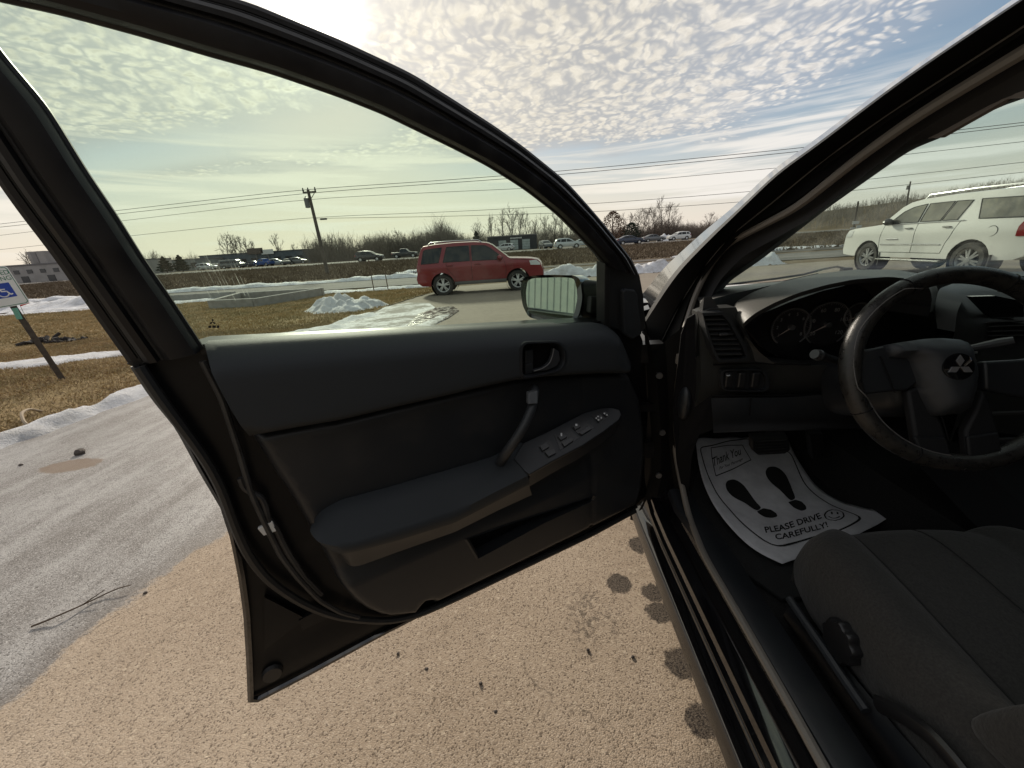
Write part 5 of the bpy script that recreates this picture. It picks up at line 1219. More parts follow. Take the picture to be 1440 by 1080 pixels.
# arm that carries the mirror: housing side to the sail panel
rA = [pm(x, y, -.01) for x, y in PXL('806,387 812,420 806,455')]
arm1 = [pm(807, 388, -.002), pm(813, 400, .0), pm(814, 425, .0), pm(808, 452, -.002), pm(803, 454, -.06), pm(803, 390, -.06)]
def rot_to(x, y, w): return pd(x, y, w)
arm2 = [pd(838, 393, -.09), pd(840, 402, -.075), pd(840, 430, -.075), pd(838, 452, -.09), pd(838, 450, -.15), pd(838, 396, -.15)]
arm3 = [pd(868, 396, -.03), pd(868, 405, -.025), pd(868, 430, -.025), pd(868, 448, -.03), pd(868, 446, -.07), pd(868, 400, -.07)]
m_ = MB(); m_.loft([arm1, arm2, arm3], True, True); oa = m_.cbuild('mirror_arm', INNER_PAINT, door); md = oa.modifiers.new('s', 'SUBSURF'); md.levels = md.render_levels = 2
m_ = MB(); m_.prism([pd(x, y, -.068) for x, y in PXL('832,417 852,416 852,440 830,440')], -NN*.02); bevel(m_.cbuild('mirror_hinge', RUBBER, door, smooth=False), .003)
# hinges and check strap
for hz_ in (.52, .86):
    m_ = MB(); m_.box(HIN + UPZ*hz_ + (.03, .035, 0), (.07, .05, .06)); m_.cbuild('door_hinge', INNER_PAINT, CARO, smooth=False)
m_ = MB(); m_.box(HIN + UPZ*.68 + (.02, .01, 0), (.11, .02, .025)); m_.cbuild('check_strap', INNER_PAINT, CARO, smooth=False)

# ================================================================== body around the opening
PLn = np.array([-1.0, 0, .30]); PLn /= np.linalg.norm(PLn); PLp = np.array([.485, 0, 1.0])
pa_ = lambda x, y, o_=0.0: hit(x, y, PLp + np.array([o_, 0, 0]), PLn)
def pline(s, o_): return [pa_(x, y, o_) for x, y in PXL(s)]
B0 = pline('1600,-118 1423,0 1260,110 1127,211 1090,234 1039,285 990,325 937,373 920,393 904,413', .085)
B1 = pline('1604,-113 1428,3 1265,113 1132,215 1095,239 1044,289 998,331 955,374 935,400 907,446', .045)
B1b = pline('1606,-111 1430,5 1267,115 1134,217 1097,241 1046,291 1001,334 959,377 939,404 908,452', -.02)
B2 = pline('1630,-92 1455,24 1247,159 1160,221 1080,287 1025,330 985,378 955,425 918,500', 0.035)
B2b = pline('1632,-90 1457,27 1250,161 1163,223 1082,290 1027,334 987,381 957,430 920,505', 0.05)
B2c = pline('1634,-86 1460,34 1253,167 1166,229 1085,296 1030,340 990,387 960,436 923,512', 0.055)
B3 = pline('1640,-64 1440,63 1293,153 1207,213 1120,283 1020,335 995,366 972,412 955,465', 0.055)
B3b = pline('1642,-60 1440,68 1295,158 1209,218 1122,288 1022,341 997,371 974,418 957,470', 0.07)
m_ = MB(); m_.loft([smooth_poly(np.array(q), 60, passes=8) for q in (B0, B1)], False)
m_.cbuild('windshield_pillar', PAINT_BLACK, CARO, sharp=25)
m_ = MB(); m_.loft([smooth_poly(np.array(q), 60, passes=8) for q in (B1, B1b, B2, B2b, B2c, B3, B3b)], False)
m_.cbuild('pillar_inner_edge', mat('pillar_matte_black', (.007, .007, .007), .55, spec=.10), CARO, sharp=25)
m_ = MB(); c_ = (resample(np.array(B2), 60) + resample(np.array(B2b), 60))/2; m_.tube(c_, .0024, 6); m_.cbuild('pillar_seal', mat('seal_highlight', (.15, .145, .14), .4), CARO)  # pale tone stands in for the thin highlight along the pillar
# door-opening weatherstrip: down the pillar, round the jamb and along the sill
ws_ = pline('1650,-50 1440,72 1293,161 1209,221 1122,291 1024,342 999,372 978,414 966,452', .062)
ws_ += [cb(x, y, b) for x, y, b in ((955, 490, 1.15), (948, 540, 1.17), (946, 600, 1.17), (952, 650, 1.15))] + [cz(968, 724, .365), cz(990, 781, .362), cz(1050, 884, .362), cz(1110, 990, .362), cz(1170, 1100, .362), np.array([.46, .1, .362]), np.array([.46, -.05, .362])]
ws_ = smooth_poly(np.array(ws_), 150, passes=4)
m_ = MB(); m_.tube(ws_, .0092, 8); m_.cbuild('opening_weatherstrip', mat('taupe_rubber', (.19, .172, .15), .45), CARO)
# pillar trim on the inside
T0 = pline('1640,-64 1440,62 1293,152 1207,212 1120,282 1018,334 992,364 968,410 955,462', .082)
T1 = pline('1660,-20 1440,98 1297,183 1220,243 1133,312 1045,360 1012,394 992,432 979,470', .095)
T2 = pline('1670,30 1440,138 1417,139 1320,193 1287,202 1160,290 1068,360 1020,393 993,430', .125)
T2r = pline('1670,34 1440,142 1417,143 1320,197 1287,206 1162,294 1072,364 1024,397 998,434', .20)
m_ = MB(); m_.loft([smooth_poly(np.array(q), 60, passes=3) for q in (T0, T1, T2, T2r)], False); m_.cbuild('pillar_trim', mat('pillar_trim_grey', (.022, .022, .023), .75), CARO, sharp=25)
VISOR = mat('taupe_headliner', (.20, .175, .155), .95)
m_ = MB(); m_.prism([pa_(x, y, .118) for x, y in PXL('1284,196 1320,194 1417,139 1440,138 1640,60 1640,30 1440,118 1400,130')], (.01, 0, 0)); m_.cbuild('headliner_edge', VISOR, CARO, smooth=False)
# windshield, roof, hood, fender
wb = [np.array(q) for q in ((.66, 1.64, .985), (.82, 1.78, .985), (1.27, 1.84, .985), (1.79, 1.78, .985), (2.02, 1.62, .985))]
wt = [np.array(q) for q in ((.76, .62, 1.455), (.90, .68, 1.475), (1.27, .70, 1.485), (1.69, .68, 1.475), (1.88, .62, 1.46))]
m_ = MB(); m_.loft([resample(np.array([a + (b-a)*t + np.array([0, .0, .05*math.sin(math.pi*t)]) for a, b in zip(wb, wt)]), 14) for t in np.linspace(0, 1, 9)], False)
o_ = m_.cbuild('windshield', GLASS_WIND, CARO); md = o_.modifiers.new('thick', 'SOLIDIFY'); md.thickness = .005
m_ = MB(); rf = []
for b, zz, hw_ in ((.72, 1.455, .60), (.55, 1.475, .64), (.2, 1.49, .67), (-.4, 1.49, .68), (-1.0, 1.45, .66), (-1.3, 1.40, .62)):
    rf.append([np.array([1.27 + hw_*k, b - .10*(abs(k)**3 if b > .5 else 0), zz - .05*abs(k)**3]) for k in np.linspace(-1, 1, 11)])
m_.loft(rf, False); o_ = m_.cbuild('roof', PAINT_BLACK, CARO); md = o_.modifiers.new('thick', 'SOLIDIFY'); md.thickness = .03; md.offset = -1
m_ = MB(); hd = []
for b, zz, hw_ in ((1.64, .955, .80), (1.8, .965, .82), (2.2, .93, .80), (2.7, .84, .74), (3.0, .70, .66), (3.05, .52, .62)):
    hd.append([np.array([1.27 + hw_*k, b + (0.10*(1-abs(k)**2) if b < 1.9 else 0), zz - .045*abs(k)**4]) for k in np.linspace(-1, 1, 13)])
m_.loft(hd, False); m_.cbuild('hood', PAINT_BLACK, CARO)
for sg, nm in ((-1, 'fender'), (1, 'fender')):
    m_ = MB(); fd = []
    for b, zt, aw in ((1.22, .86, .90), (1.45, .89, .91), (1.62, .915, .912), (1.8, .915, .915), (2.3, .87, .90), (2.8, .76, .82), (3.0, .62, .72)):
        fd.append([np.array([1.27 + sg*((aw-.05) if b < 1.7 else (.80 if b < 2.4 else .70)*.97), b, zt + (.012 if b > 1.7 else -.004)]), np.array([1.27 + sg*(aw-.035), b, zt]), np.array([1.27 + sg*aw, b, zt-.05]), np.array([1.27 + sg*(aw+.012), b, zt-.25]), np.array([1.27 + sg*(aw-.01), b, .22])])
    m_.loft(fd, False); m_.cbuild(nm, PAINT_BLACK, CARO, sharp=45)
# cowl strip and wiper
m_ = MB(); m_.loft([[np.array([.50, 1.60, .955]), np.array([.75, 1.76, .955]), np.array([1.27, 1.82, .955]), np.array([2.04, 1.60, .955])], [np.array([.50, 1.52, .965]), np.array([.75, 1.66, .965]), np.array([1.27, 1.72, .965]), np.array([2.04, 1.50, .965])]], False); m_.cbuild('cowl', PLASTIC_LO, CARO)
wp_ = [hit(x, y, (0, 1.80, 0), (0, 1, -.6)) for x, y in PXL('1010,402 1040,398 1090,392 1130,386 1160,378 1177,375 1190,378')]
m_ = MB(); m_.tube(wp_, .006, 6); m_.tube([hit(x, y, (0, 1.80, 0), (0, 1, -.6)) for x, y in PXL('1012,404 1060,399 1100,396 1150,385')], .004, 6); m_.box(hit(1190, 379, (0, 1.80, 0), (0, 1, -.6)), (.05, .03, .02)); m_.cbuild('wiper', RUBBER, CARO)
# jamb between outer edge and weatherstrip
j0 = [cb(x, y, 1.175) for x, y in PXL('905,447 908,500 912,560 917,620 916,670 905,705 896,722')]
j1 = [cb(x, y, 1.150) for x, y in PXL('918,500 924,540 928,585 930,630 930,672 920,715 908,740')]
j2 = [cb(x, y, 1.165) for x, y in PXL('935,480 938,520 940,565 940,612 944,655 950,700 962,735')]
j3 = [cb(x, y, 1.150) for x, y in PXL('966,455 955,492 948,542 946,602 952,652 966,718 988,778')]
m_ = MB(); m_.loft([resample(np.array(q), 30) for q in (j0, j1, j2, j3)], False); m_.cbuild('door_jamb', MATS['pillar_matte_black'], CARO, sharp=30)
for (x, y) in ((927, 528), (931, 608), (926, 668)):
    c_ = cb(x, y, 1.145); m_ = MB(); m_.lathe([(.002, -.006), (.010, -.006), (.011, 0)], c_, 'y', 8); m_.cbuild('jamb_bolt', SILVER, CARO)
m_ = MB(); m_.loft([[np.array([a, b, z]) for z in (.20, .5, .86)] for a, b in ((.345, 1.21), (.36, 1.20), (.42, 1.185), (.47, 1.18))], False); m_.cbuild('jamb_backing', INNER_PAINT, CARO)
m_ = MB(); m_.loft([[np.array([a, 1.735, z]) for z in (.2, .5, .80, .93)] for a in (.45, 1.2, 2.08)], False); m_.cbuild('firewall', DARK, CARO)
# sill: extruded section
sec = [(.374, .14), (.355, .18), (.347, .212), (.350, .232), (.359, .250), (.372, .264), (.384, .272), (.388, .284), (.398, .290), (.402, .304), (.414, .312), (.428, .318), (.436, .332), (.448, .346)]
bs = [1.24, 1.19, 1.12, 1.0, .7, .4, .0, -.5, -1.1]; lift = [.10, .045, .012, 0, 0, 0, 0, 0, 0]
m_ = MB(); m_.loft([[np.array([a, b, z + l*(1 if z > .27 else .3)]) for a, z in sec] for b, l in zip(bs, lift)], False); m_.cbuild('sill', PAINT_BLACK, CARO, sharp=22)
sec2 = [(.455, .350), (.462, .366), (.475, .370), (.515, .364), (.540, .352), (.548, .330), (.552, .265)]
bs2 = [1.13, 1.06, .95, .7, .4, 0, -.6]
m_ = MB(); m_.loft([[np.array([a - .012*(1 if b > 1.0 else 0), b, z + (.02 if b > 1.1 else 0)]) for a, z in sec2] for b in bs2], False); m_.cbuild('scuff_plate', PLASTIC_LO, CARO, sharp=30)
m_ = MB(); m_.tube([np.array([.386, b, .279]) for b in np.linspace(-1, 1.1, 12)], .0022, 5); m_.cbuild('sill_moulding', mat('sill_moulding_grey', (.16, .15, .14), .3, .3), CARO)
# floor, toe board, tunnel, far side, rear: the rest of the cabin shell
m_ = MB(); m_.loft([[np.array([.55, b, z]), np.array([.85, b, z-.005]), np.array([1.10, b, z]), np.array([1.14, b, z+.16]), np.array([1.40, b, z+.16]), np.array([1.45, b, z]), np.array([2.0, b, z])] for b, z in ((-1.2, .25), (.9, .25), (1.15, .25), (1.35, .255), (1.5, .275), (1.62, .34), (1.70, .55), (1.72, .72))], False)
m_.cbuild('floor_carpet', CARPET, CARO, sharp=50)
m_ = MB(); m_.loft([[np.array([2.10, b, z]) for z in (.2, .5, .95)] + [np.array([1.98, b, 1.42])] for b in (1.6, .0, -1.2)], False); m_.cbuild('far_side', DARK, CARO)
m_ = MB(); m_.loft([[np.array([a, -1.0, z]) for z in (.2, .9, 1.40)] for a in (.40, 2.1)], False); m_.cbuild('rear_seat', FABRIC, CARO)
m_ = MB(); m_.loft([[np.array([.355, b, z]) for z in (.24, .6, .92)] for b in (-.22, -1.2)], False); o_ = m_.cbuild('rear_door', PAINT_BLACK, CARO); md = o_.modifiers.new('t', 'SOLIDIFY'); md.thickness = .06; md.offset = 1
m_ = MB(); m_.loft([[np.array([.37, -.18, .3]), np.array([.37, -.18, .95]), np.array([.60, -.35, 1.44])], [np.array([.46, -.20, .3]), np.array([.46, -.20, .95]), np.array([.66, -.37, 1.44])], [np.array([.46, -.30, .3]), np.array([.46, -.30, .95]), np.array([.66, -.47, 1.44])], [np.array([.37, -.30, .3]), np.array([.37, -.30, .95]), np.array([.60, -.47, 1.44])]], True); m_.cbuild('center_pillar', PAINT_BLACK, CARO)
m_ = MB(); m_.loft([[np.array([1.98 + (2.0-1.98)*0, b, z]) for z in (.9,)] + [np.array([1.9, b-.15, 1.42])] for b in (1.3, 1.2)], False); m_.cbuild('far_pillar', DARK, CARO)
# dark kick panel and lower dash sides
m_ = MB(); kk = [cb(x, y, b) for x, y, b in ((958, 470, 1.07), (966, 448, 1.07), (986, 436, 1.035), (989, 470, 1.035), (1001, 508, 1.035), (1001, 560, 1.035), (1003, 604, 1.035), (984, 611, 1.05), (973, 640, 1.07), (966, 718, 1.09), (952, 652, 1.09), (946, 580, 1.08))]
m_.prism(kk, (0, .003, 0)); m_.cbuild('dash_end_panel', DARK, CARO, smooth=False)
c_ = cb(962, 566, 1.08); m_ = MB(); m_.ell(c_, (.020, .030, .055), 10, 14); m_.cbuild('fuse_cover_bulge', PLASTIC_LO, CARO)

# ================================================================== dashboard
def pb(s, b): return [cb(x, y, b) for x, y in PXL(s)]
dash_poly = pb('984,440 1000,434 1035,432 1052,470 1066,497 1085,508 1140,514 1220,512 1330,500 1500,490 1560,560 1560,760 1400,720 1250,606 1230,600 1100,603 1000,607 984,606 986,540', 1.02)
V, Fc = sheet([(q[0], q[2]) for q in dash_poly], lambda a, z: (a, 1.02 + .10*max(0, min(1, (.80-z)/.2)) , z), .04, skirt=(0, .05, 0))
dash = link_mesh('dashboard', V, Fc, DASHM, CARO, off=OFF, sharp=40)
# top pad back to the windshield
edge0 = [cb(x, y, b) for x, y, b in ((982, 442, 1.03), (1000, 421, 1.10), (1030, 413, 1.16), (1090, 400, 1.20), (1200, 386, 1.22), (1320, 384, 1.22), (1440, 388, 1.22), (1560, 395, 1.22), (1700, 410, 1.22))]
back0 = [np.array(q) for q in ((.555, 1.25, 1.0), (.58, 1.45, .985), (.60, 1.56, .985), (.75, 1.66, .985), (1.0, 1.74, .985), (1.25, 1.76, .985), (1.5, 1.76, .985), (1.8, 1.7, .985), (2.0, 1.6, .985))]
low0 = [q + np.array([0, -.01, -.12]) for q in edge0]
m_ = MB(); m_.loft([resample(np.array(q), 50) for q in (back0, edge0, low0)], False); m_.cbuild('dash_top', DASHM, dash, sharp=60)
# instrument hood: outer arch (front) to lip (near)
arc_o = smooth_poly(np.array([cb(x, y, b) for x, y, b in ((1046, 478, 1.02), (1034, 455, 1.04), (1029, 436, 1.08), (1035, 424, 1.12), (1060, 410, 1.15), (1100, 396, 1.17), (1150, 385, 1.18), (1200, 379, 1.18), (1260, 379, 1.17), (1300, 386, 1.15), (1318, 400, 1.12), (1320, 420, 1.08), (1314, 440, 1.04))]), 70, passes=2)
arc_m = smooth_poly(np.array([cb(x, y, b) for x, y, b in ((1047, 470, .99), (1039, 455, .99), (1036, 444, 1.00), (1042, 434, 1.02), (1066, 420, 1.04), (1104, 405, 1.05), (1152, 393, 1.06), (1200, 385, 1.06), (1258, 384, 1.05), (1296, 390, 1.04), (1313, 402, 1.02), (1316, 420, 1.00), (1311, 438, .99))]), 70, passes=2)
arc_i = smooth_poly(np.array([cb(x, y, b) for x, y, b in ((1050, 470, .98), (1043, 458, .965), (1046, 453, .955), (1062, 440, .95), (1088, 426, .95), (1122, 412, .95), (1160, 401, .95), (1200, 393, .95), (1250, 389, .95), (1288, 393, .95), (1308, 405, .95), (1311, 422, .96), (1306, 440, .97))]), 70, passes=2)
arc_r = arc_i + np.array([.006, .004, -.010]); cen_ = np.array([.72, 1.06, .95])
arc_d = [cen_ + (q-cen_)*np.array([.88, 0, .80]) + np.array([0, .045, 0]) for q in arc_i]
m_ = MB(); m_.loft([list(arc_o), list(arc_m), list(arc_i)], False); m_.cbuild('cluster_hood', mat('hood_vinyl_lit', (.046, .046, .040), .5, bump=.3, bscale=900, bdist=.001, bdet=1.0), dash, sharp=60)  # paler than the dash vinyl: light caught on the hood put into colour
m_ = MB(); m_.loft([list(arc_i), list(arc_r), [np.array(q) for q in arc_d]], False); m_.cbuild('cluster_visor', mat('visor_black', (.012, .012, .012), .8), dash, sharp=60)
fp = pb('1050,462 1075,440 1110,425 1160,408 1210,397 1270,394 1308,405 1318,440 1310,515 1140,512 1095,502 1072,488', 1.09)
m_ = MB(); m_.prism(fp, (0, .02, 0)); m_.cbuild('cluster_face', mat('cluster_black', (.008, .008, .009), .35), dash, smooth=False)
GF = mat('gauge_face', (.012, .012, .014), .5); GR = mat('gauge_ring', (.30, .30, .31), .3, .8); NEED = mat('gauge_needle', (.42, .36, .33), .6)
GM = mat('gauge_print', (.30, .31, .32), .7)
for (x, y, rpx, a0, labs, na) in ((1112, 460, 29, -150, ['1', '2', '3', '4', '5', '6', '7', '8'], 213), (1163, 456, 34, -150, ['20', '40', '60', '80', '100', '120'], 206), (1206, 444, 20, -120, ['E', 'F'], 200)):
    c_ = cb(x, y, 1.083); r = abs(cb(x + rpx, y, 1.083)[0] - c_[0])*.94
    G = lambda u, v, w=0.0, c_=c_: c_ + np.array([u, -w, v])
    m_ = MB(); m_.prism([G(r*math.cos(t), r*math.sin(t)) for t in np.linspace(0, 6.2832, 37)[:-1]], (0, .004, 0)); m_.cbuild('gauge', GF, dash, smooth=False)
    m_ = MB(); m_.tube([G(r*math.cos(t), r*math.sin(t), .002) for t in np.linspace(math.radians(-55), math.radians(235), 44)], .0022, 6); m_.cbuild('gauge_ring', GR, dash)
    a_ = math.radians(na); m_ = MB(); m_.prism([G(math.cos(a_+1.57)*.002, math.sin(a_+1.57)*.002, .006), G(math.cos(a_-1.57)*.002, math.sin(a_-1.57)*.002, .006), G(math.cos(a_)*r*.85, math.sin(a_)*r*.85, .006)], (0, .001, 0)); m_.cbuild('gauge_needle', NEED, dash, smooth=False)
    m_ = MB(); m_.lathe([(.001, -.010), (.0075, -.009), (.0085, 0)], c_, 'y', 14); m_.cbuild('needle_hub', SILVER, dash)
    m_ = MB()
    for k, s_ in enumerate(labs):
        t = math.radians(215 - 250*k/(len(labs)-1)); 
        m_.add(*txt(s_, r*.24, lambda u, v, t=t: G(u + r*.70*math.cos(t), v + r*.70*math.sin(t), .0014)))
    for k in range(41):
        t = math.radians(215 - 250*k/40); l0 = .90 if k % 5 else .86
        d1 = np.array([math.cos(t), math.sin(t)]); n1 = np.array([-d1[1], d1[0]])*r*.008
        m_.add([G(*(d1*r*l0 + n1), .0014), G(*(d1*r*l0 - n1), .0014), G(*(d1*r*.96 - n1), .0014), G(*(d1*r*.96 + n1), .0014)], [(0, 1, 2, 3)])
    m_.cbuild('gauge_marks', GM, dash, smooth=False)
# side air vent with slats, perforated grille above
VB = 1.0
vo = pb('985,439 1015,438 1026,449 1034,464 1046,484 1051,504 1040,507 1007,508 998,490 990,462', VB)
vi = pb('987,443 1013,442 1023,453 1030,467 1041,486 1046,501 1038,503 1010,504 1001,488 993,462', VB)
m_ = MB(); n_o, n_i = smooth_poly(np.array(vo), 50, True, 0), smooth_poly(np.array(vi), 50, True, 0)
m_.loft([list(n_o + (0, .02, 0)), list(n_o + (0, -.012, 0)), list(n_i + (0, -.012, 0)), list(n_i + (0, .03, 0))], True); vent = m_.cbuild('air_vent', PLASTIC_LO, dash, sharp=30)
m_ = MB(); m_.prism(list(n_i + np.array([0, .028, 0])), (0, .003, 0)); m_.cbuild('vent_well', DARK, dash, smooth=False)
SLAT = mat('vent_slat', (.022, .023, .024), .4)
for k in range(8):
    f = (k+.5)/8; y = 445.5 + 56*f
    xl = np.interp(y, [443, 462, 488, 504], [987.5, 993.5, 1001.5, 1010]); xr_ = np.interp(y, [442, 453, 467, 486, 501], [1013, 1023, 1030, 1041, 1045])
    m_ = MB(); pl_ = [cb(xl, y, VB-.006), cb(xr_, y - .4, VB-.006)]
    m_.add([pl_[0], pl_[1], pl_[1] + np.array([0, .022, .012]), pl_[0] + np.array([0, .022, .012]), pl_[0] - (0, 0, .003), pl_[1] - (0, 0, .003), pl_[1] + np.array([0, .022, .009]), pl_[0] + np.array([0, .022, .009])], [(0, 1, 2, 3), (7, 6, 5, 4), (0, 4, 5, 1), (2, 6, 7, 3), (0, 3, 7, 4), (1, 5, 6, 2)])
    m_.cbuild('vent_slat', SLAT, dash, smooth=False)
m_ = MB(); m_.box(cb(1017, 470, VB-.010), (.022, .012, .006)); bevel(m_.cbuild('vent_tab', KEYM, dash, smooth=False), .002)
gq = pb('990,418 1000,417 1013,436 988,437', VB+.03)
def f_perf(q, co, b, nt):
    d_, _c = q.vor(co, 330.0, 'F1', 0.0); q.put(b.inputs['Base Color'], q.mix(q.ss(d_, .28, .38), (.004, .004, .004, 1), (.045, .045, .045, 1)))
m_ = MB(); m_.prism(gq, (0, .02, -.02)); m_.cbuild('demister_grille', ground_mat('perforated_grille', f_perf, .6), dash, smooth=False)
# wedge right of the vent
m_ = MB(); q_a = pb('1030,440 1046,470 1058,492 1062,508', .985); q_b = pb('1046,468 1068,495 1082,506 1090,512', .975)
m_.loft([resample(np.array(q), 12) for q in (q_a, q_b)], False); m_.cbuild('dash_wedge', DASHM, dash)
# horizontal seams, switch bank and knee panel
m_ = MB(); m_.tube(pb('1003,513 1060,511 1140,513', 1.008), .0022, 5); m_.tube(pb('1003,557 1060,556 1140,556 1200,552', 1.008), .0022, 5); m_.cbuild('dash_seam', DARK, dash)
sb = smooth_poly(np.array(pb('1014,519 1060,518 1072,519 1079,527 1081,542 1079,548 1072,550 1018,549 1013,544 1012,526', 1.006)), 40, True, 1)
m_ = MB(); sk = sb.mean(0); m_.loft([list(sb + (0, .012, 0)), list(sb + (0, -.006, 0)), list(sb - (sb-sk)*.10 + (0, -.006, 0)), list(sb - (sb-sk)*.13 + (0, .006, 0))], True); m_.add(list(sb - (sb-sk)*.13 + (0, .004, 0)), [tuple(range(len(sb)))]); m_.cbuild('switch_bank', PLASTIC_LO, dash)
for x in (1024, 1042, 1061):
    m_ = MB(); m_.box(cb(x, 534, 1.002), (.021, .014, .044)); bevel(m_.cbuild('dash_switch', SWM, dash, smooth=False), .004)
m_ = MB(); m_.tube([cb(1024, 528, .994), cb(1024, 527.6, .994)], .005, 8); m_.cbuild('switch_symbol', PALE_MARK, dash)
m_ = MB(); m_.loft([resample(np.array(q), 20) for q in (pb('1000,560 1050,559 1100,559 1190,553 1240,560', 1.0), pb('1002,585 1050,584 1100,584 1190,582 1240,588', .985), pb('1003,606 1050,604 1100,603 1190,600 1240,600', 1.02), pb('1003,609 1050,607 1100,606 1190,603 1240,603', 1.15))], False); m_.cbuild('knee_panel', PLASTIC_LO, dash, sharp=60)
m_ = MB(); m_.tube(pb('1056,560 1055,575 1054,584', .984), .0018, 5); m_.cbuild('fuse_door_seam', DARK, dash)
# centre hump beside the cluster, its screen and vents
h0 = smooth_poly(np.array([cb(x, y, b) for x, y, b in ((1318, 462, .98), (1314, 430, 1.00), (1320, 406, 1.05), (1345, 397, 1.12), (1375, 398, 1.15), (1410, 402, 1.16), (1500, 412, 1.16), (1640, 440, 1.15))]), 50, passes=1)
h1 = smooth_poly(np.array([cb(x, y, b) for x, y, b in ((1340, 478, .96), (1350, 455, .96), (1362, 440, .97), (1382, 427, 1.00), (1398, 430, 1.0), (1425, 436, 1.0), (1510, 445, 1.0), (1640, 470, 1.0))]), 50, passes=1)
h2 = smooth_poly(np.array([cb(x, y, b) for x, y, b in ((1376, 492, .94), (1384, 476, .94), (1388, 465, .94), (1392, 452, .95), (1402, 450, .95), (1428, 456, .95), (1510, 468, .95), (1640, 500, .95))]), 50, passes=1)
h3 = [q + np.array([.01, .0, -.28]) for q in h2]
m_ = MB(); m_.loft([list(h0), list((h0+h1)/2 + np.array([0, -.02, .01])), list(h1), list(h2), h3], False); m_.cbuild('center_stack', DASHM, dash, sharp=60)
m_ = MB(); m_.prism(pb('1366,417 1400,416 1440,424 1440,446 1396,448', .955), (0, .012, 0)); m_.cbuild('display_screen', mat('screen_black', (.005, .005, .006), .12), dash, smooth=False)
for k, (ya, yb_) in enumerate(((452, 449), (458, 456), (465, 463.5), (471, 470))):
    m_ = MB(); a_, b_ = cb(1397+k, ya, .935), cb(1470, yb_, .935); m_.add([a_, b_, b_ + np.array([0, .02, -.007]), a_ + np.array([0, .02, -.007])], [(0, 1, 2, 3)]); o_ = m_.cbuild('center_vent_slat', mat('satin_slat', (.10, .10, .10), .35, .4), dash, smooth=False); md = o_.modifiers.new('t', 'SOLIDIFY'); md.thickness = .002
m_ = MB(); m_.loft([[np.array([1.05, b, z]), np.array([1.12, b, z+.07]), np.array([1.40, b, z+.07]), np.array([1.46, b, z])] for b, z in ((1.15, .62), (.95, .56), (.80, .50), (.55, .46), (-.3, .46))], False); cons = m_.cbuild('center_console', DARK, CARO, sharp=40)
m_ = MB()
for x, y in ((1405, 540), (1412, 580), (1420, 617)): m_.box(cb(x+25, y, .90), (.16, .01, .006))
m_.cbuild('console_trim', mat('console_satin', (.12, .12, .12), .3, .5), CARO, smooth=False)

# ================================================================== steering column and wheel
WC = np.array([.8514, .7684, .9143]); wt_, wyw = math.radians(20.36), math.radians(-7.6)
AX = np.array([math.cos(wyw), math.sin(wyw), 0]); UP = np.array([-math.sin(wyw)*math.sin(wt_), math.cos(wyw)*math.sin(wt_), math.cos(wt_)]); WN = np.cross(AX, UP); WN = WN if WN[1] < 0 else -WN
wp = lambda u, v, w=0.0: WC + AX*u + UP*v + WN*w
pw_px = lambda x, y, o_=0.0: hit(x, y, WC + WN*o_, WN)
def wuv(x, y, o_=0.0): q = pw_px(x, y, o_) - WC; return (float(np.dot(q, AX)), float(np.dot(q, UP)))
RM, RT = .1885, .0175
N1, N2 = 96, 14
rings = []
for i in range(N1):
    t = 2*math.pi*i/N1; e_ = math.degrees(t) % 360
    fat = 1.0 + .10*sum(math.exp(-((((e_ - c0_ + 180) % 360) - 180)/16)**2) for c0_ in (170, 10))
    ring = []
    for j in range(N2):
        p_ = 2*math.pi*j/N2; rr_ = RM + RT*fat*math.cos(p_); ring.append(wp(rr_*math.cos(t), rr_*math.sin(t), RT*fat*1.12*math.sin(p_)))
    rings.append(ring)
rings.append(rings[0]); m_ = MB(); m_.loft(rings, True); wheel = m_.cbuild('steering_wheel', LEATHER, CARO, sharp=80)
# stitching lines of the cover
for pth in ([(t, .80*math.sin((t-2.0)*3.4)*.0 + ph) for t, ph in zip(np.linspace(1.95, 3.55, 50), np.interp(np.linspace(0, 1, 50), [0, .12, .5, .88, 1], [2.6, 1.5, 1.05, 1.5, 2.7]))], [(t, ph) for t, ph in zip(np.linspace(3.55, 4.6, 30), np.full(30, 2.5))]):
    m_ = MB(); m_.tube([wp((RM + RT*1.03*math.cos(ph))*math.cos(t), (RM + RT*1.03*math.cos(ph))*math.sin(t), RT*1.15*math.sin(ph)) for t, ph in pth], .0011, 5); m_.cbuild('stitching', STITCH, wheel)
for t in (2.05, 3.62, 4.3, 1.1):
    m_ = MB(); m_.tube([wp((RM + RT*1.015*math.cos(ph))*math.cos(t), (RM + RT*1.015*math.cos(ph))*math.sin(t), RT*1.135*math.sin(ph)) for ph in np.linspace(-.6, 3.7, 16)], .0011, 5); m_.cbuild('cover_seam', DARK, wheel)
def wprism(name, pxs, o_, th, m, bw=.006, seg=3):
    m_ = MB(); m_.prism([pw_px(x, y, o_) for x, y in PXL(pxs)], -WN*th); return bevel(m_.cbuild(name, m, wheel, smooth=True, sharp=30), bw, seg)
SPK = mat('spoke_black', (.014, .0145, .016), .55, spec=.25)
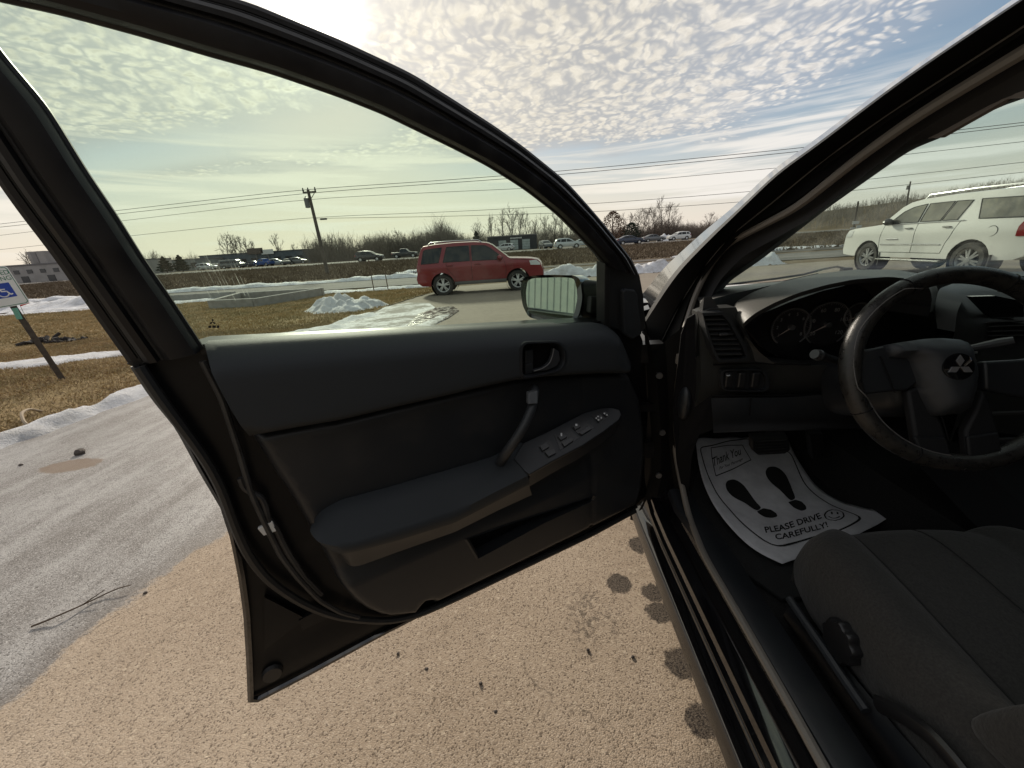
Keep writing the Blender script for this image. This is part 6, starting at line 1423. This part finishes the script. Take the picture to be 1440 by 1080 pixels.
# airbag pad: domed sheet
padpx = PXL('1256,484 1290,478 1311,475 1340,474 1363,476 1374,480 1379,490 1386,522 1384,545 1379,563 1374,576 1366,581 1346,584 1326,586 1320,578 1310,558 1300,530 1292,508 1287,503 1262,501')
PUV = [wuv(x, y, .03) for x, y in padpx]; dA = W_of(PUV)
def fpad(u, v):
    e = dA(u, v); k = min(1, e/.035); return wp(u, v, .012 + .032*(1-(1-k)**2.2))
V, Fc = sheet(PUV, fpad, .010, skirt=-WN*.03); link_mesh('airbag_cover', V, Fc, PLASTIC, wheel, off=OFF, sharp=60)
wprism('wheel_spoke', '1206,494 1258,484 1262,501 1287,503 1292,508 1290,540 1276,549 1240,552 1204,556', .008, .022, PLASTIC_LO)
wprism('wheel_spoke', '1384,508 1440,505 1475,500 1478,560 1440,560 1386,548', .008, .022, PLASTIC_LO)
wprism('wheel_spoke', '1276,549 1300,540 1318,576 1330,606 1340,648 1320,650 1290,640 1287,616', .004, .02, SPK)
wprism('wheel_spoke', '1384,548 1392,560 1406,606 1408,640 1362,650 1358,606 1372,578', .004, .02, SPK)
wprism('spoke_cap', '1286,614 1332,616 1340,646 1318,648 1294,636', .010, .008, SPK)
wprism('spoke_cap', '1360,614 1406,608 1410,634 1364,646', .010, .008, SPK)
m_ = MB(); m_.tube([pw_px(x, y, .012) for x, y in PXL('1238,501 1250,530 1258,552')], .0012, 5); m_.tube([pw_px(x, y, .011) for x, y in PXL('1287,504 1310,556 1326,590 1334,618')], .0012, 5); m_.cbuild('spoke_seam', DARK, wheel)
# emblem: three lozenges in a black disc
ec = wuv(1348, 515.5, .044); m_ = MB()
ew = max(fpad(*ec) @ WN - WC @ WN, .043)
EP = lambda u, v, w=0.0: wp(ec[0] + u, ec[1] + v, ew + w)
m_.loft([[EP(.0255*math.cos(t), .0255*math.sin(t), -.01) for t in np.linspace(0, 6.2832, 33)[:-1]], [EP(.0255*math.cos(t), .0255*math.sin(t), .001) for t in np.linspace(0, 6.2832, 33)[:-1]], [EP(.022*math.cos(t), .022*math.sin(t), .0022) for t in np.linspace(0, 6.2832, 33)[:-1]]], True, True)
m_.cbuild('emblem_disc', mat('gloss_black', (.006, .006, .007), .08, coat=1.0), wheel)
m_ = MB()
for k in range(3):
    a = math.radians(90 + 120*k); L_ = .0122; d1 = np.array([math.cos(a-math.radians(30)), math.sin(a-math.radians(30))])*L_; d2 = np.array([math.cos(a+math.radians(30)), math.sin(a+math.radians(30))])*L_
    c2_ = (d1 + d2)*.04
    m_.prism([EP(*(c2_), .0045), EP(*(c2_ + d1), .0045), EP(*(c2_ + d1 + d2), .0045), EP(*(c2_ + d2), .0045)], -WN*.003)
m_.cbuild('emblem', mat('emblem_silver', (.34, .34, .35), .25, .6), wheel, smooth=False)
# column shroud and stalks
m_ = MB(); cen2 = WC - WN*.06
rg = []
for w, ru, rv in ((-.045, .050, .050), (-.07, .075, .065), (-.16, .085, .075), (-.26, .09, .08)):
    rg.append([wp(ru*math.copysign(abs(math.cos(t))**.6, math.cos(t)) - .01, rv*math.copysign(abs(math.sin(t))**.6, math.sin(t)) - .035, w) for t in np.linspace(0, 6.2832, 29)[:-1]])
m_.loft(rg, True, True); col_ = m_.cbuild('steering_column', PLASTIC_LO, CARO, sharp=50)
s0, s1 = cb(1192, 512, .86), cb(1146, 498, .83)
m_ = MB(); m_.tube([s0 + (s0-s1)*.6, s0, s0 + (s1-s0)*.7, s1 + (s0-s1)*.25, s1 + (s0-s1)*.12, s1], [.008, .008, .0085, .010, .0125, .011], 10); m_.cbuild('turn_stalk', SWM, col_)
m_ = MB(); m_.tube([s1 + (s0-s1)*.10, s1 + (s0-s1)*-.02], [.0128, .010], 12); m_.cbuild('stalk_cap', KEYM, col_)
s0, s1 = cb(1376, 488, .86), cb(1426, 479, .83)
m_ = MB(); m_.tube([s0 + (s0-s1)*.5, s0, s0 + (s1-s0)*.6, s1], [.007, .0085, .011, .009], 10); m_.cbuild('wiper_stalk', KEYM, col_)

# ================================================================== pedals, seat
m_ = MB(); m_.prism([cb(x, y, 1.22) for x, y in PXL('1057,618 1109,615 1112,634 1104,639 1066,641 1058,634')], (0, .03, .012)); bevel(m_.cbuild('brake_pedal', RUBBER, CARO, smooth=False), .006)
m_ = MB()
for k in range(5): m_.tube([cb(1062 + k*.3, 621 + k*4, 1.217), cb(1107, 618.5 + k*4, 1.217)], .0025, 5)
m_.tube([cb(1084, 618, 1.25), np.array([cb(1084, 618, 1.25)[0], 1.42, .78])], .010, 6); m_.cbuild('pedal_ribs', RUBBER_GREY, CARO)
m_ = MB(); m_.prism([cb(x, y, 1.30) for x, y in PXL('1137,610 1158,610 1160,645 1142,647')], (0, .03, .012)); bevel(m_.cbuild('gas_pedal', RUBBER, CARO, smooth=False), .006)
# seat cushion: cross-sections along b; section runs from the outer bottom over the bolster to the far side
def seat_sec(b, zf, e):
    # e: 0..1 how full the section is (front rounding)
    a0, a1 = .612, 1.137; zt = zf
    pts = [(a0+.030, .315), (a0+.004, .36), (a0-.004, .42), (a0, zt-.055), (a0+.012, zt-.016), (a0+.036, zt+.002), (a0+.070, zt+.002), (a0+.098, zt-.010), (a0+.113, zt-.022), (a0+.128, zt-.020), (a0+.18, zt-.012), (a0+.262, zt-.009), (a1-.18, zt-.012), (a1-.128, zt-.020), (a1-.113, zt-.022), (a1-.098, zt-.010), (a1-.06, zt+.002), (a1-.02, zt-.01), (a1, zt-.05), (a1, .34)]
    return pts
rows = [(.788, .445), (.792, .478), (.786, .505), (.770, .526), (.740, .538), (.70, .541), (.64, .536), (.56, .524), (.48, .511), (.40, .499), (.3, .488), (.18, .48), (.0, .475)]
SEAMS = (7, 8, 13, 14)
ringsS = []
for k, (b, zt) in enumerate(rows):
    pts = seat_sec(b, zt, 1); 
    ringsS.append([np.array([a - (.02*max(0, (b-.72)/.07))*(-1 if a < .75 else (1 if a > 1.0 else 0)), b - (.015 if (k < 5 and (a < .65 or a > 1.10)) else 0), z]) for a, z in pts])
m_ = MB(); front = [np.array([q[0], .770, .36]) if q[2] > .36 else q for q in ringsS[0]]
m_.loft([front] + ringsS, False)
o_ = m_.cbuild('seat_cushion', FABRIC, CARO, sharp=180); md = o_.modifiers.new('s', 'SUBSURF'); md.levels = md.render_levels = 2
seat = o_
SEAMM = mat('seat_seam', (.012, .012, .012), .9)
for i_ in (8, 11):
    m_ = MB(); m_.tube(smooth_poly(np.array([r[i_] + np.array([0, 0, .003]) for r in ringsS]), 40, passes=2), (.0012 if i_ == 11 else .0020), 6); m_.cbuild('seat_seam', SEAMM, seat)
# side skirt of the seat, adjuster knob, recline handle housing
m_ = MB(); sd_ = [[np.array([a, b, z]) for a, z in ((.612, zt_), (.602, zt_-.01), (.598, zt_-.03), (.598, .285), (.612, .275))] for b, zt_ in ((.73, .325), (.66, .345), (.55, .352), (.45, .36), (.35, .375), (.27, .40), (.1, .42), (-.1, .42))]
m_.loft(sd_, False); m_.cbuild('seat_side_trim', PLASTIC_LO, seat, sharp=60)
kc = ca(1187, 902, .606); m_ = MB(); NK = 64
rk = lambda t: .042 + .0030*math.cos(9*t)
m_.loft([[kc + np.array([-h_, rk(t)*s_*math.cos(t)*.92, rk(t)*s_*math.sin(t)]) for t in np.linspace(0, 6.2832, NK+1)[:-1]] for h_, s_ in ((-.02, .95), (.002, 1.0), (.011, 1.0), (.0155, .94), (.016, .5))], True, True); m_.cbuild('adjuster_knob', SWM, seat, sharp=40)
P_ = [ca(x, y, .590) for x, y in PXL('1110,842 1130,872 1160,915 1190,960 1218,1000')]
m_ = MB(); m_.tube(smooth_poly(np.array(P_), 20), .009, 8); m_.cbuild('seat_rail_cover', PLASTIC, seat)
rh = [ca(x, y, .596) for x, y in PXL('1235,990 1262,1002 1310,1035 1345,1075 1370,1110')]
m_ = MB(); m_.tube(smooth_poly(np.array(rh), 20), [.012]*20, 8, flat=(1.2, .7)); m_.cbuild('recline_lever', SWM, seat)
# seat back (its lower corner shows at the frame edge)
bk = []
for z, b, wd_ in ((.44, .37, .26), (.52, .355, .275), (.62, .31, .275), (.8, .22, .27), (1.0, .10, .25), (1.12, .05, .2)):
    bk.append([np.array([.875 + wd_*k, b + (.05*abs(k)**2.5 if abs(k) > .6 else 0) - (.02 if abs(k) == 1 else 0), z]) for k in (-1, -.9, -.75, -.5, 0, .5, .75, .9, 1)] + [np.array([.875 + wd_*.9, b-.14, z]), np.array([.875 - wd_*.9, b-.14, z])])
m_ = MB(); m_.loft(bk, True, True); o_ = m_.cbuild('seat_back', FABRIC, CARO, sharp=180); md = o_.modifiers.new('s', 'SUBSURF'); md.levels = md.render_levels = 2

# ================================================================== rubber mat and the printed paper mat
q_ = [cz(x, y, .268) for x, y in PXL('972,690 1000,745 1040,800 1100,842 1140,838 1135,760 1262,730 1230,700 1150,640 1110,612 1000,612')]
V, Fc = sheet([(p_[0], p_[1]) for p_ in q_], lambda a, b: (a, b, .268 + max(0, b-1.3)*.05), .05, skirt=(0, 0, -.008))
bm_ = mat('ribbed_rubber_mat', (.018, .018, .018), .8, bump=.6, bscale=220, bdist=.004)
V = [c2w(v) for v in V]; tag(link_mesh('floor_mat', V, Fc, bm_), 'black rubber floor mat under the white printed paper mat', 'floor mat')
nm_ = 26
def zt_mat(t): return .282 + .002 + .15*max(0, t-.45)**1.25
def edge_pts(pxs, zoff):
    P_ = PXL(pxs); k = len(P_); out_ = []
    for i, (x, y) in enumerate(P_):
        t = i/(k-1); out_.append(cz(x, y, zt_mat(t) + zoff(t)))
    return smooth_poly(np.array(out_), nm_, passes=1)
Lp = edge_pts('1100,793 1063,775 1040,756 1018,733 1003,712 993,690 986,668 981,645 978,616', lambda t: .0 + .012*math.sin(t*3.1))
Rp = edge_pts('1259,722 1222,716 1185,705 1160,692 1143,678 1132,662 1122,646 1115,633 1105,612', lambda t: .022*math.exp(-((t-.0)/.2)**2))
def MS(s, t, up=0.0):
    i = min(max(t, 0), 1)*(nm_-1); j = min(int(i), nm_-2); f = i - j
    L_ = Lp[j] + (Lp[j+1]-Lp[j])*f; R_ = Rp[j] + (Rp[j+1]-Rp[j])*f
    sag = -.010*math.sin(math.pi*s)*(.4 + .6*math.sin(math.pi*t)) + .0035*math.sin(s*9 + t*5)*math.sin(math.pi*t) + .002*math.sin(s*21 - t*13)
    bow = np.array([.0, -.012*math.sin(math.pi*s)*(1-t)**2, 0])
    c_ = L_ + (R_-L_)*s + bow + np.array([0, 0, sag + up]); return c2w(c_)
m_ = MB(); m_.loft([[MS(s, t) for s in np.linspace(0, 1, 30)] for t in np.linspace(0, 1, 40)], False)
PAPER = mat('white_paper', (.72, .72, .735), .85, col2=(.60, .60, .615), vscale=18, bump=.3, bscale=30, bdist=.004)
pmat = m_.build('paper_mat', PAPER); md = pmat.modifiers.new('t', 'SOLIDIFY'); md.thickness = .0006; md.offset = -1
tag(pmat, 'white paper floor mat printed with black shoe prints and please drive carefully', 'paper mat')
INK = mat('black_ink', (.012, .012, .012), .8)
def ink(name, polys2d):
    m_ = MB()
    for P_ in polys2d:
        V, Fc = cdt(P_, .03); m_.add([MS(u, v, .0016) for u, v in V], Fc)
    return m_.build(name, INK, pmat, smooth=False)
def ink_line(m_, pts, w):
    P_ = [np.array(q) for q in densify(pts, .03, False)]
    for a, b in zip(P_[:-1], P_[1:]):
        t = (b-a)/np.linalg.norm(b-a); nn = np.array([-t[1], t[0]])*w/2
        m_.add([MS(*(a+nn), .0016), MS(*(a-nn), .0016), MS(*(b-nn), .0016), MS(*(b+nn), .0016)], [(0, 1, 2, 3)])
ST_ = [(s, t) for s in np.linspace(0, 1, 61) for t in np.linspace(0, 1, 91)]
def to_px(w):
    w = np.asarray(w) - EYEV; r_, dn_, f_ = w[0], -w[1]*SP - w[2]*CP, w[1]*CP - w[2]*SP
    return (r_*_e + dn_*_n)/f_*F_PX + (PX0, PY0)
STP = np.array([to_px(MS(s, t)) for s, t in ST_]); STA = np.array(ST_)
def mst(x, y):                            # place on the paper under a photo pixel
    d_ = np.sqrt(((STP - (x, y))**2).sum(1)); i = np.argsort(d_)[:5]; w = 1/(d_[i] + .05)**2; return tuple((STA[i]*w[:, None]).sum(0)/w.sum())
def st_px(s): return [mst(x, y) for x, y in PXL(s)]
m_ = MB()
fr_ = list(map(tuple, smooth_poly(np.array(st_px('984,630 1015,623 1050,617 1112,637 1120,655 1133,682 1155,702 1176,714 1198,722 1210,727 1210,731 1196,740 1150,754 1120,763 1094,770 1086,768 1066,755 1045,737 1026,716 1010,698 996,670 988,645')), 90, True, 1))); fr_.append(fr_[0])
ink_line(m_, fr_, .011); m_.build('border_line', INK, pmat, smooth=False)
for sole, heel in (('1020,681 1023,676 1031,674 1039,677 1047,684 1054,694 1064,708 1071,714 1065,719 1060,717 1048,708 1030,699 1022,690', '1064,720 1073,715 1084,717 1092,722 1093,727 1086,729 1076,728 1068,724'),
                   ('1076,663 1080,657 1089,656 1098,660 1106,669 1112,682 1116,694 1119,701 1112,705 1107,700 1098,690 1084,679 1077,670', '1108,707 1119,703 1127,706 1133,712 1134,717 1127,719 1117,715')):
    ink('shoe_print', [list(map(tuple, smooth_poly(np.array(st_px(q)), 40, True, 1))) for q in (sole, heel)])
m_ = MB(); cb_ = st_px('1000,630 1044,626 1056,647 1007,670'); ink_line(m_, cb_ + cb_[:1], .008); m_.build('card_border', INK, pmat, smooth=False)
def line_text(m_, s_, A, B, up, size_k, italic=0.0, bold=0.0):
    """lettering whose baseline runs between the photo pixels A and B on the paper"""
    a_, b_, c_ = np.array(mst(*A)), np.array(mst(*B)), np.array(mst(*up))
    V, Fc = txt(s_, 1.0, lambda u, v: (u, v, 0), italic, bold=bold); V = np.array(V); x0, x1, y0, y1 = V[:, 0].min(), V[:, 0].max(), V[:, 1].min(), V[:, 1].max()
    ev, uv = b_ - a_, c_ - a_
    m_.add([MS(*(a_ + ev*(v[0]-x0)/(x1-x0) + uv*(v[1]-y0)/(y1-y0)), .0016) for v in V], Fc)
m_ = MB(); line_text(m_, 'Thank You', (1005, 656), (1044, 639), (1001, 645), 1, .4, .01); line_text(m_, 'For Your Patronage', (1012, 662), (1045, 648), (1011, 657), 1, .3, .01); m_.build('thank_you_lettering', INK, pmat, smooth=False)
m_ = MB(); line_text(m_, 'PLEASE DRIVE', (1077, 750), (1156, 729), (1074.5, 741.5), 1, 0, .022); line_text(m_, 'CAREFULLY!', (1091, 759.5), (1165, 741.5), (1089, 751.5), 1, 0, .022)
m_.build('drive_carefully_lettering', INK, pmat, smooth=False)
m_ = MB(); px_c = lambda ax, ay, a0, a1, n: [mst(1173 + ax*math.cos(t), 725 + ay*math.sin(t)) for t in np.linspace(a0, a1, n)]
ink_line(m_, px_c(13.5, 7.5, 0, 6.2832, 26), .007); ink_line(m_, px_c(8, 4.2, .35, 2.8, 9), .007)
for dx_ in (-3.5, 4.5): ink_line(m_, [mst(1173 + dx_, 720.5), mst(1173.6 + dx_, 723.5)], .008)
m_.build('smiley', INK, pmat, smooth=False)
# ================================================================== POLES, WIRES, SIGN, SMALL THINGS
WOODP = mat('pole_wood', (0.10, 0.085, 0.07), 0.95, col2=(0.06, 0.05, 0.042), vscale=6)
METD = mat('dark_metal', (0.05, 0.05, 0.05), 0.6)
PB = np.array(gt(461.5, 387)); PB = np.array([PB[0]*38/PB[1], 38.0, terr(38.0)])
ptop = wy(433, 267, 38.0)
o = empty('utility_pole', tuple(PB), 0, 'leaning wooden utility pole with short crossarm on the verge', 'utility pole')
tp = ptop - PB
m_ = MB(); m_.tube([(0, 0, -.3), tuple(tp*.5), tuple(tp)], [.17, .15, .12], 10); m_.build('pole', WOODP, o)
ax_ = np.array([.97, -.2, -.02]); c0 = tp*0.975
m_ = MB(); m_.tube([c0 - ax_*.55, c0 + ax_*.75], .065, 6); m_.build('crossarm', WOODP, o)
m_ = MB(); m_.tube([c0 + ax_*.62 - (0, 0, .05), c0 - (0, 0, .65)], .03, 5); m_.build('brace', METD, o)
for k in (-.5, .0, .7):
    m_ = MB(); m_.lathe([(.03, -.05), (.07, .05), (.08, .12), (.05, .2), (.06, .27), (.02, .32)], c0 + ax_*k + (0, 0, .05), 'z', 8); m_.build('insulator', METD, o)
m_ = MB(); m_.lathe([(.02, -.45), (.2, -.42), (.2, .35), (.02, .4)], tp*.86 + (-.30, -.12, 0), 'z', 10); m_.build('transformer', mat('transformer_grey', (.12, .12, .12), .6), o)
m_ = MB(); m_.tube([tp*.92 + (-.35, 0, .1), tp*.90 + (-.55, 0, -.1), tp*.88 + (-.45, 0, -.25)], .035, 5); m_.build('cutout_fuse', METD, o)
bq = wy(455, 308, 38.0) - PB
m_ = MB(); m_.box(bq, (.55, .2, .14)); m_.build('cable_box', METD, o)
m_ = MB(); m_.tube([bq - (.9, 0, -.12), bq - (.25, 0, 0)], .02, 5); m_.build('bracket', METD, o)
WIREM = mat('wire_black', (0.09, 0.09, 0.09), 0.7)
def wire_pt(x, y):                       # vertical plane of the line: through the pole, drawing nearer on the right
    k = -.157 if x > 440 else -.22
    v = ray(x, y); N = np.array([-k, 1.0]); P0 = PB[:2]
    t = np.dot(P0, N)/np.dot(v[:2], N); return EYEV + v*t
WIRES = [((0, 315), (427, 266), (620, 254), (788, 241), (1130, 208), (1440, 172)),
         ((0, 319.5), (443, 270), (620, 258), (788, 246), (1130, 213), (1440, 176)),
         ((0, 331), (437, 279), (620, 270), (813, 262), (1130, 233), (1440, 199)),
         ((0, 351), (446, 304), (620, 299), (830, 287), (1060, 270), (1440, 228)),
         (None, (452, 307), (620, 304.5), (840, 298), (1060, 283), (1440, 242))]
NAMES = ['topmost power line strung from the leaning utility pole', 'second power line just under the topmost one', 'thin middle power line below the crossarm', 'upper of the two low cables on the utility pole', 'lowest cable carrying the small box by the utility pole']
for k, w in enumerate(WIRES):
    pts = [wire_pt(*q) for q in w if q is not None]
    a, b = pts[-2], pts[-1]; pts.append(b + (b-a)*1.4)
    if w[0] is not None: pts.insert(0, pts[0] + (pts[0]-pts[1])*0.6)
    P_ = resample(np.array(pts), 60)
    for _ in range(6): P_[1:-1] = .5*P_[1:-1] + .25*P_[:-2] + .25*P_[2:]
    m_ = MB(); m_.tube(P_, 0.020 if k < 2 else 0.016, 4); tag(m_.build('power_line', WIREM), NAMES[k], 'power line', 'power lines along the verge')
for (xb, yb, xt, yt_, Y, lb) in ((1277, 285, 1280.5, 255, 120, 'short utility pole on the wooded hill above the white suv'), (1202, 318, 1207, 283, 100, 'dark thin pole beside the white roadside signs')):
    b0, t0 = wy(xb, yb, Y), wy(xt, yt_, Y); oo = empty('utility_pole', tuple(b0), 0, lb, 'utility pole')
    m_ = MB(); m_.tube([(0, 0, -3.5), tuple(t0-b0)], [.22, .17], 8); m_.build('pole', WOODP, oo)
    if Y == 120:
        m_ = MB(); m_.box((t0-b0)*.72 + (-.5, 0, 0), (.5, .5, 1.1)); m_.build('transformer', METD, oo)
    else:
        for k, (dx_, z_) in enumerate(((-.1, 2.3), (.9, 1.3), (-.6, .9))):
            m_ = MB(); m_.box((dx_, -.2, z_ - 1.5), (1.6-.3*k, .1, .7)); m_.build('sign_panel', mat('road_sign_white', (.45, .45, .44), .6), oo)

# accessible parking sign on a leaning post
SB = np.array(gt(89.5, 536)); vN = np.array([SB[0], SB[1], 0]); vN /= np.linalg.norm(vN)
def spx(x, y, dn=0.0): v = ray(x, y); return EYEV + v*(np.dot(SB - vN*dn - EYEV, vN)/np.dot(v, vN))
o = empty('parking_sign', tuple(SB), 0, 'leaning accessible parking sign with blue wheelchair square on a steel post', 'sign')
pt = spx(18, 430) - SB; pdir = pt/np.linalg.norm(pt); side = np.cross(-vN, pdir); side = side/np.linalg.norm(side)
if side[0] < 0: side = -side
fr = -vN
STEEL = mat('rusty_steel_post', (0.085, 0.072, 0.058), 0.7, 0.3, col2=(0.05, 0.04, 0.035), vscale=20)
L0 = np.linalg.norm(pt); m_ = MB()
u_ = [(-.028, .0), (-.028, .012), (-.012, .012), (-.012, .04), (.012, .04), (.012, .012), (.028, .012), (.028, 0)]
m_.loft([[pdir*h_ + side*a - fr*b for a, b in u_] for h_ in (-.25, L0+.40)], True, True); m_.build('post', STEEL, o, smooth=False)
PL = lambda x, y, d=0.0: pt + side*x + pdir*y + fr*(0.014 + d)
def rrect(x0, x1, y0, y1, r, n=5):
    out_ = []
    for cx, cy, a0 in ((x1-r, y1-r, 0), (x0+r, y1-r, 90), (x0+r, y0+r, 180), (x1-r, y0+r, 270)):
        out_ += [(cx + r*math.cos(math.radians(a0+90*k/n)), cy + r*math.sin(math.radians(a0+90*k/n))) for k in range(n+1)]
    return out_
hw = np.linalg.norm(spx(41, 423) - spx(18, 430)); ph = hw*3.05
SW = mat('sign_face_white', (0.72, 0.74, 0.72), 0.4); SGN = mat('sign_green', (0.02, 0.16, 0.09), 0.5); SBL = mat('sign_face_blue', (0.02, 0.06, 0.36), 0.4)
RR = lambda i: [PL(x, y) for x, y in rrect(-hw+i, hw-i, -.004+i, ph-i, .035)]
m_ = MB(); m_.prism(RR(0), -fr*.004); m_.build('sign_plate', SW, o, smooth=False)
m_ = MB(); A1 = [PL(x, y, .0012) for x, y in rrect(-hw+.010, hw-.010, .006, ph-.014, .03)]; A2 = [PL(x, y, .0012) for x, y in rrect(-hw+.016, hw-.016, .012, ph-.02, .026)]
m_.loft([A1, A2], True); 
pb = m_.build('border_line', SGN, o, smooth=False)
m_ = MB(); k = hw/.152
for s_, y in (('RESERVED', ph*.83), ('PARKING', ph*.69)): m_.add(*txt(s_, .062*k, lambda a, b, y=y: PL(a*1.0, y + b*1.15, .0012)))
m_.build('sign_lettering', SGN, o, smooth=False)
sq = [PL(x, y, .0010) for x, y in rrect(-.085*k, .085*k, ph*.22, ph*.22 + .17*k, .004)]
m_ = MB(); m_.prism(sq, -fr*.0005); bs_ = m_.build('blue_square', SBL, o, smooth=False)
S = lambda x, y: PL(x*k, ph*.22 + y*k, .002)
m_ = MB()
def flat_line(m_, pts, w, closed=False):
    P_ = [np.array(q) for q in pts]
    for a, b in zip(P_[:-1], P_[1:]):
        t = (b-a)/np.linalg.norm(b-a); nn = np.array([-t[1], t[0]])*w/2; e_ = t*w*.25
        m_.add([S(*(a-e_+nn)), S(*(a-e_-nn)), S(*(b+e_-nn)), S(*(b+e_+nn))], [(0, 1, 2, 3)])
m_.add([S(-.02 + .015*math.cos(t), .145 + .015*math.sin(t)) for t in np.linspace(0, 6.28, 15)[:-1]], [tuple(range(14))])
flat_line(m_, [(-.02, .125), (-.012, .078), (.026, .074), (.046, .032), (.062, .038)], .014)
flat_line(m_, [(-.016, .102), (.022, .100)], .011)
flat_line(m_, [(.0 + .042*math.cos(t) - .008, .056 + .042*math.sin(t)) for t in np.linspace(2.0, 5.9, 16)], .012)
m_.build('wheelchair_symbol', mat('symbol_white', (.75, .76, .76), .5), o, smooth=False)
m_ = MB(); m_.box(spx(24, 441) - SB + fr*.02, (.05, .02, .13)); m_.build('green_sticker', mat('teal_sticker', (.12, .36, .28), .5), o, smooth=False)
q = spx(29, 431, -.4); o = empty('marker_flag', (q[0], q[1], terr(q[1])), 0, 'small red marker flag just behind the parking sign post', 'flag')
q = q - np.array([q[0], q[1], terr(q[1])])
m_ = MB(); m_.prism([q, q + side*.09 + pdir*.02, q + side*.02 + pdir*.09], -fr*.004); m_.build('cloth', mat('red_flag', (.55, .06, .05), .6), o, smooth=False)
m_ = MB(); m_.tube([(q[0], q[1], q[2]+.08), (q[0], q[1], -.1)], .002, 5); m_.build('stake', STEEL, o)

# thin marker rods by the road
for (xb, yb, xt, yt_, lb) in ((526, 409, 518, 365, 'taller thin marker rod on the verge behind the snow pile'), (546, 408, 541, 381, 'shorter thin marker rod beside the taller one behind the red suv')):
    b0 = np.array(gt(xb, yb)); t0 = wy(xt, yt_, b0[1]); m_ = MB(); m_.tube([b0 - (0, 0, .1), t0], .022, 6)
    tag(m_.build('marker_rod', mat('rod_brown', (.14, .10, .075), .7)), lb, 'marker rod')
# stone, twigs, clump on the lawn
def rock(name, c, r, label, seed, m):
    m_ = MB(); rng = np.random.default_rng(seed); m_.ell((0, 0, 0), r, 7, 10)
    V = [v*(1 + .35*fbm(v[0]*8/r[0]*.1, v[1]*8/r[1]*.1 + v[2]*3/r[2]*.1, 2.0, 3, seed)) + np.asarray(c) for v in m_.V]
    return tag(link_mesh(name, V, m_.F, m, sharp=20), label, 'stone')
ROCK = mat('dark_stone', (.06, .05, .045), .9, col2=(.12, .10, .085), vscale=40)
q = gt(114, 639); rock('stone', (q[0], q[1], q[2]+.018), (.034, .03, .026), 'small dark stone on the pale driveway', 1, ROCK)
rr = random.Random(5)
for (x, y, s_) in ((205, 835, .008), (547, 880, .006), (600, 942, .007), (697, 1002, .006), (676, 962, .006), (827, 915, .006), (890, 925, .006), (900, 890, .006), (30, 655, .012), (560, 920, .005)):
    q = gt(x, y); rock('pebble', (q[0], q[1], q[2]+s_*.6), (s_, s_*.8, s_*.7), 'tiny dark pebble lying on the tan asphalt', rr.randint(1, 99), ROCK)['group'] = 'pebbles on the asphalt'
TW = mat('dry_twig', (.11, .075, .05), .9)
a, b = gt(42, 888), gt(188, 826); m_ = MB(); P_ = [a + (b-a)*t + np.array([.012*math.sin(t*7), .01*math.cos(t*9), .012 + .012*math.sin(t*5)**2]) for t in np.linspace(0, 1, 9)]
m_.tube(P_, list(np.linspace(.0038, .002, 9)), 6); m_.tube([P_[4], P_[4] + np.array([.05, .05, .02])], [.0025, .0015], 5); tag(m_.build('twig', TW), 'thin dry twig lying across the pale driveway', 'twig')
P_ = [np.array(gt(x, y)) + (0, 0, z) for x, y, z in ((62, 583, .03), (48, 588, .10), (38, 598, .12), (40, 607, .06), (52, 606, .03))]
m_ = MB(); m_.tube(smooth_poly(np.array(P_), 14), .012, 6); tag(m_.build('branch', mat('pale_branch', (.30, .24, .17), .9)), 'pale curved branch on the lawn edge beside the snow', 'branch')
P0 = np.array(gt(66, 484)); m_ = MB(); rng = np.random.default_rng(4)
for k in range(46):
    t = rng.uniform(-.5, .6); c = P0 + np.array([t, rng.normal(0, .1), .03 + .12*math.exp(-t*t*9)*rng.uniform(.2, 1)]); e = rng.normal(size=3)*np.array([.05, .05, .025])
    m_.tube([c-e, c+e], rng.uniform(.015, .04), 6)
tag(m_.build('leaf_clump', mat('wet_black_leaves', (.03, .026, .024), .9), smooth=False), 'dark clump of wet debris on the lawn behind the sign post', 'debris')
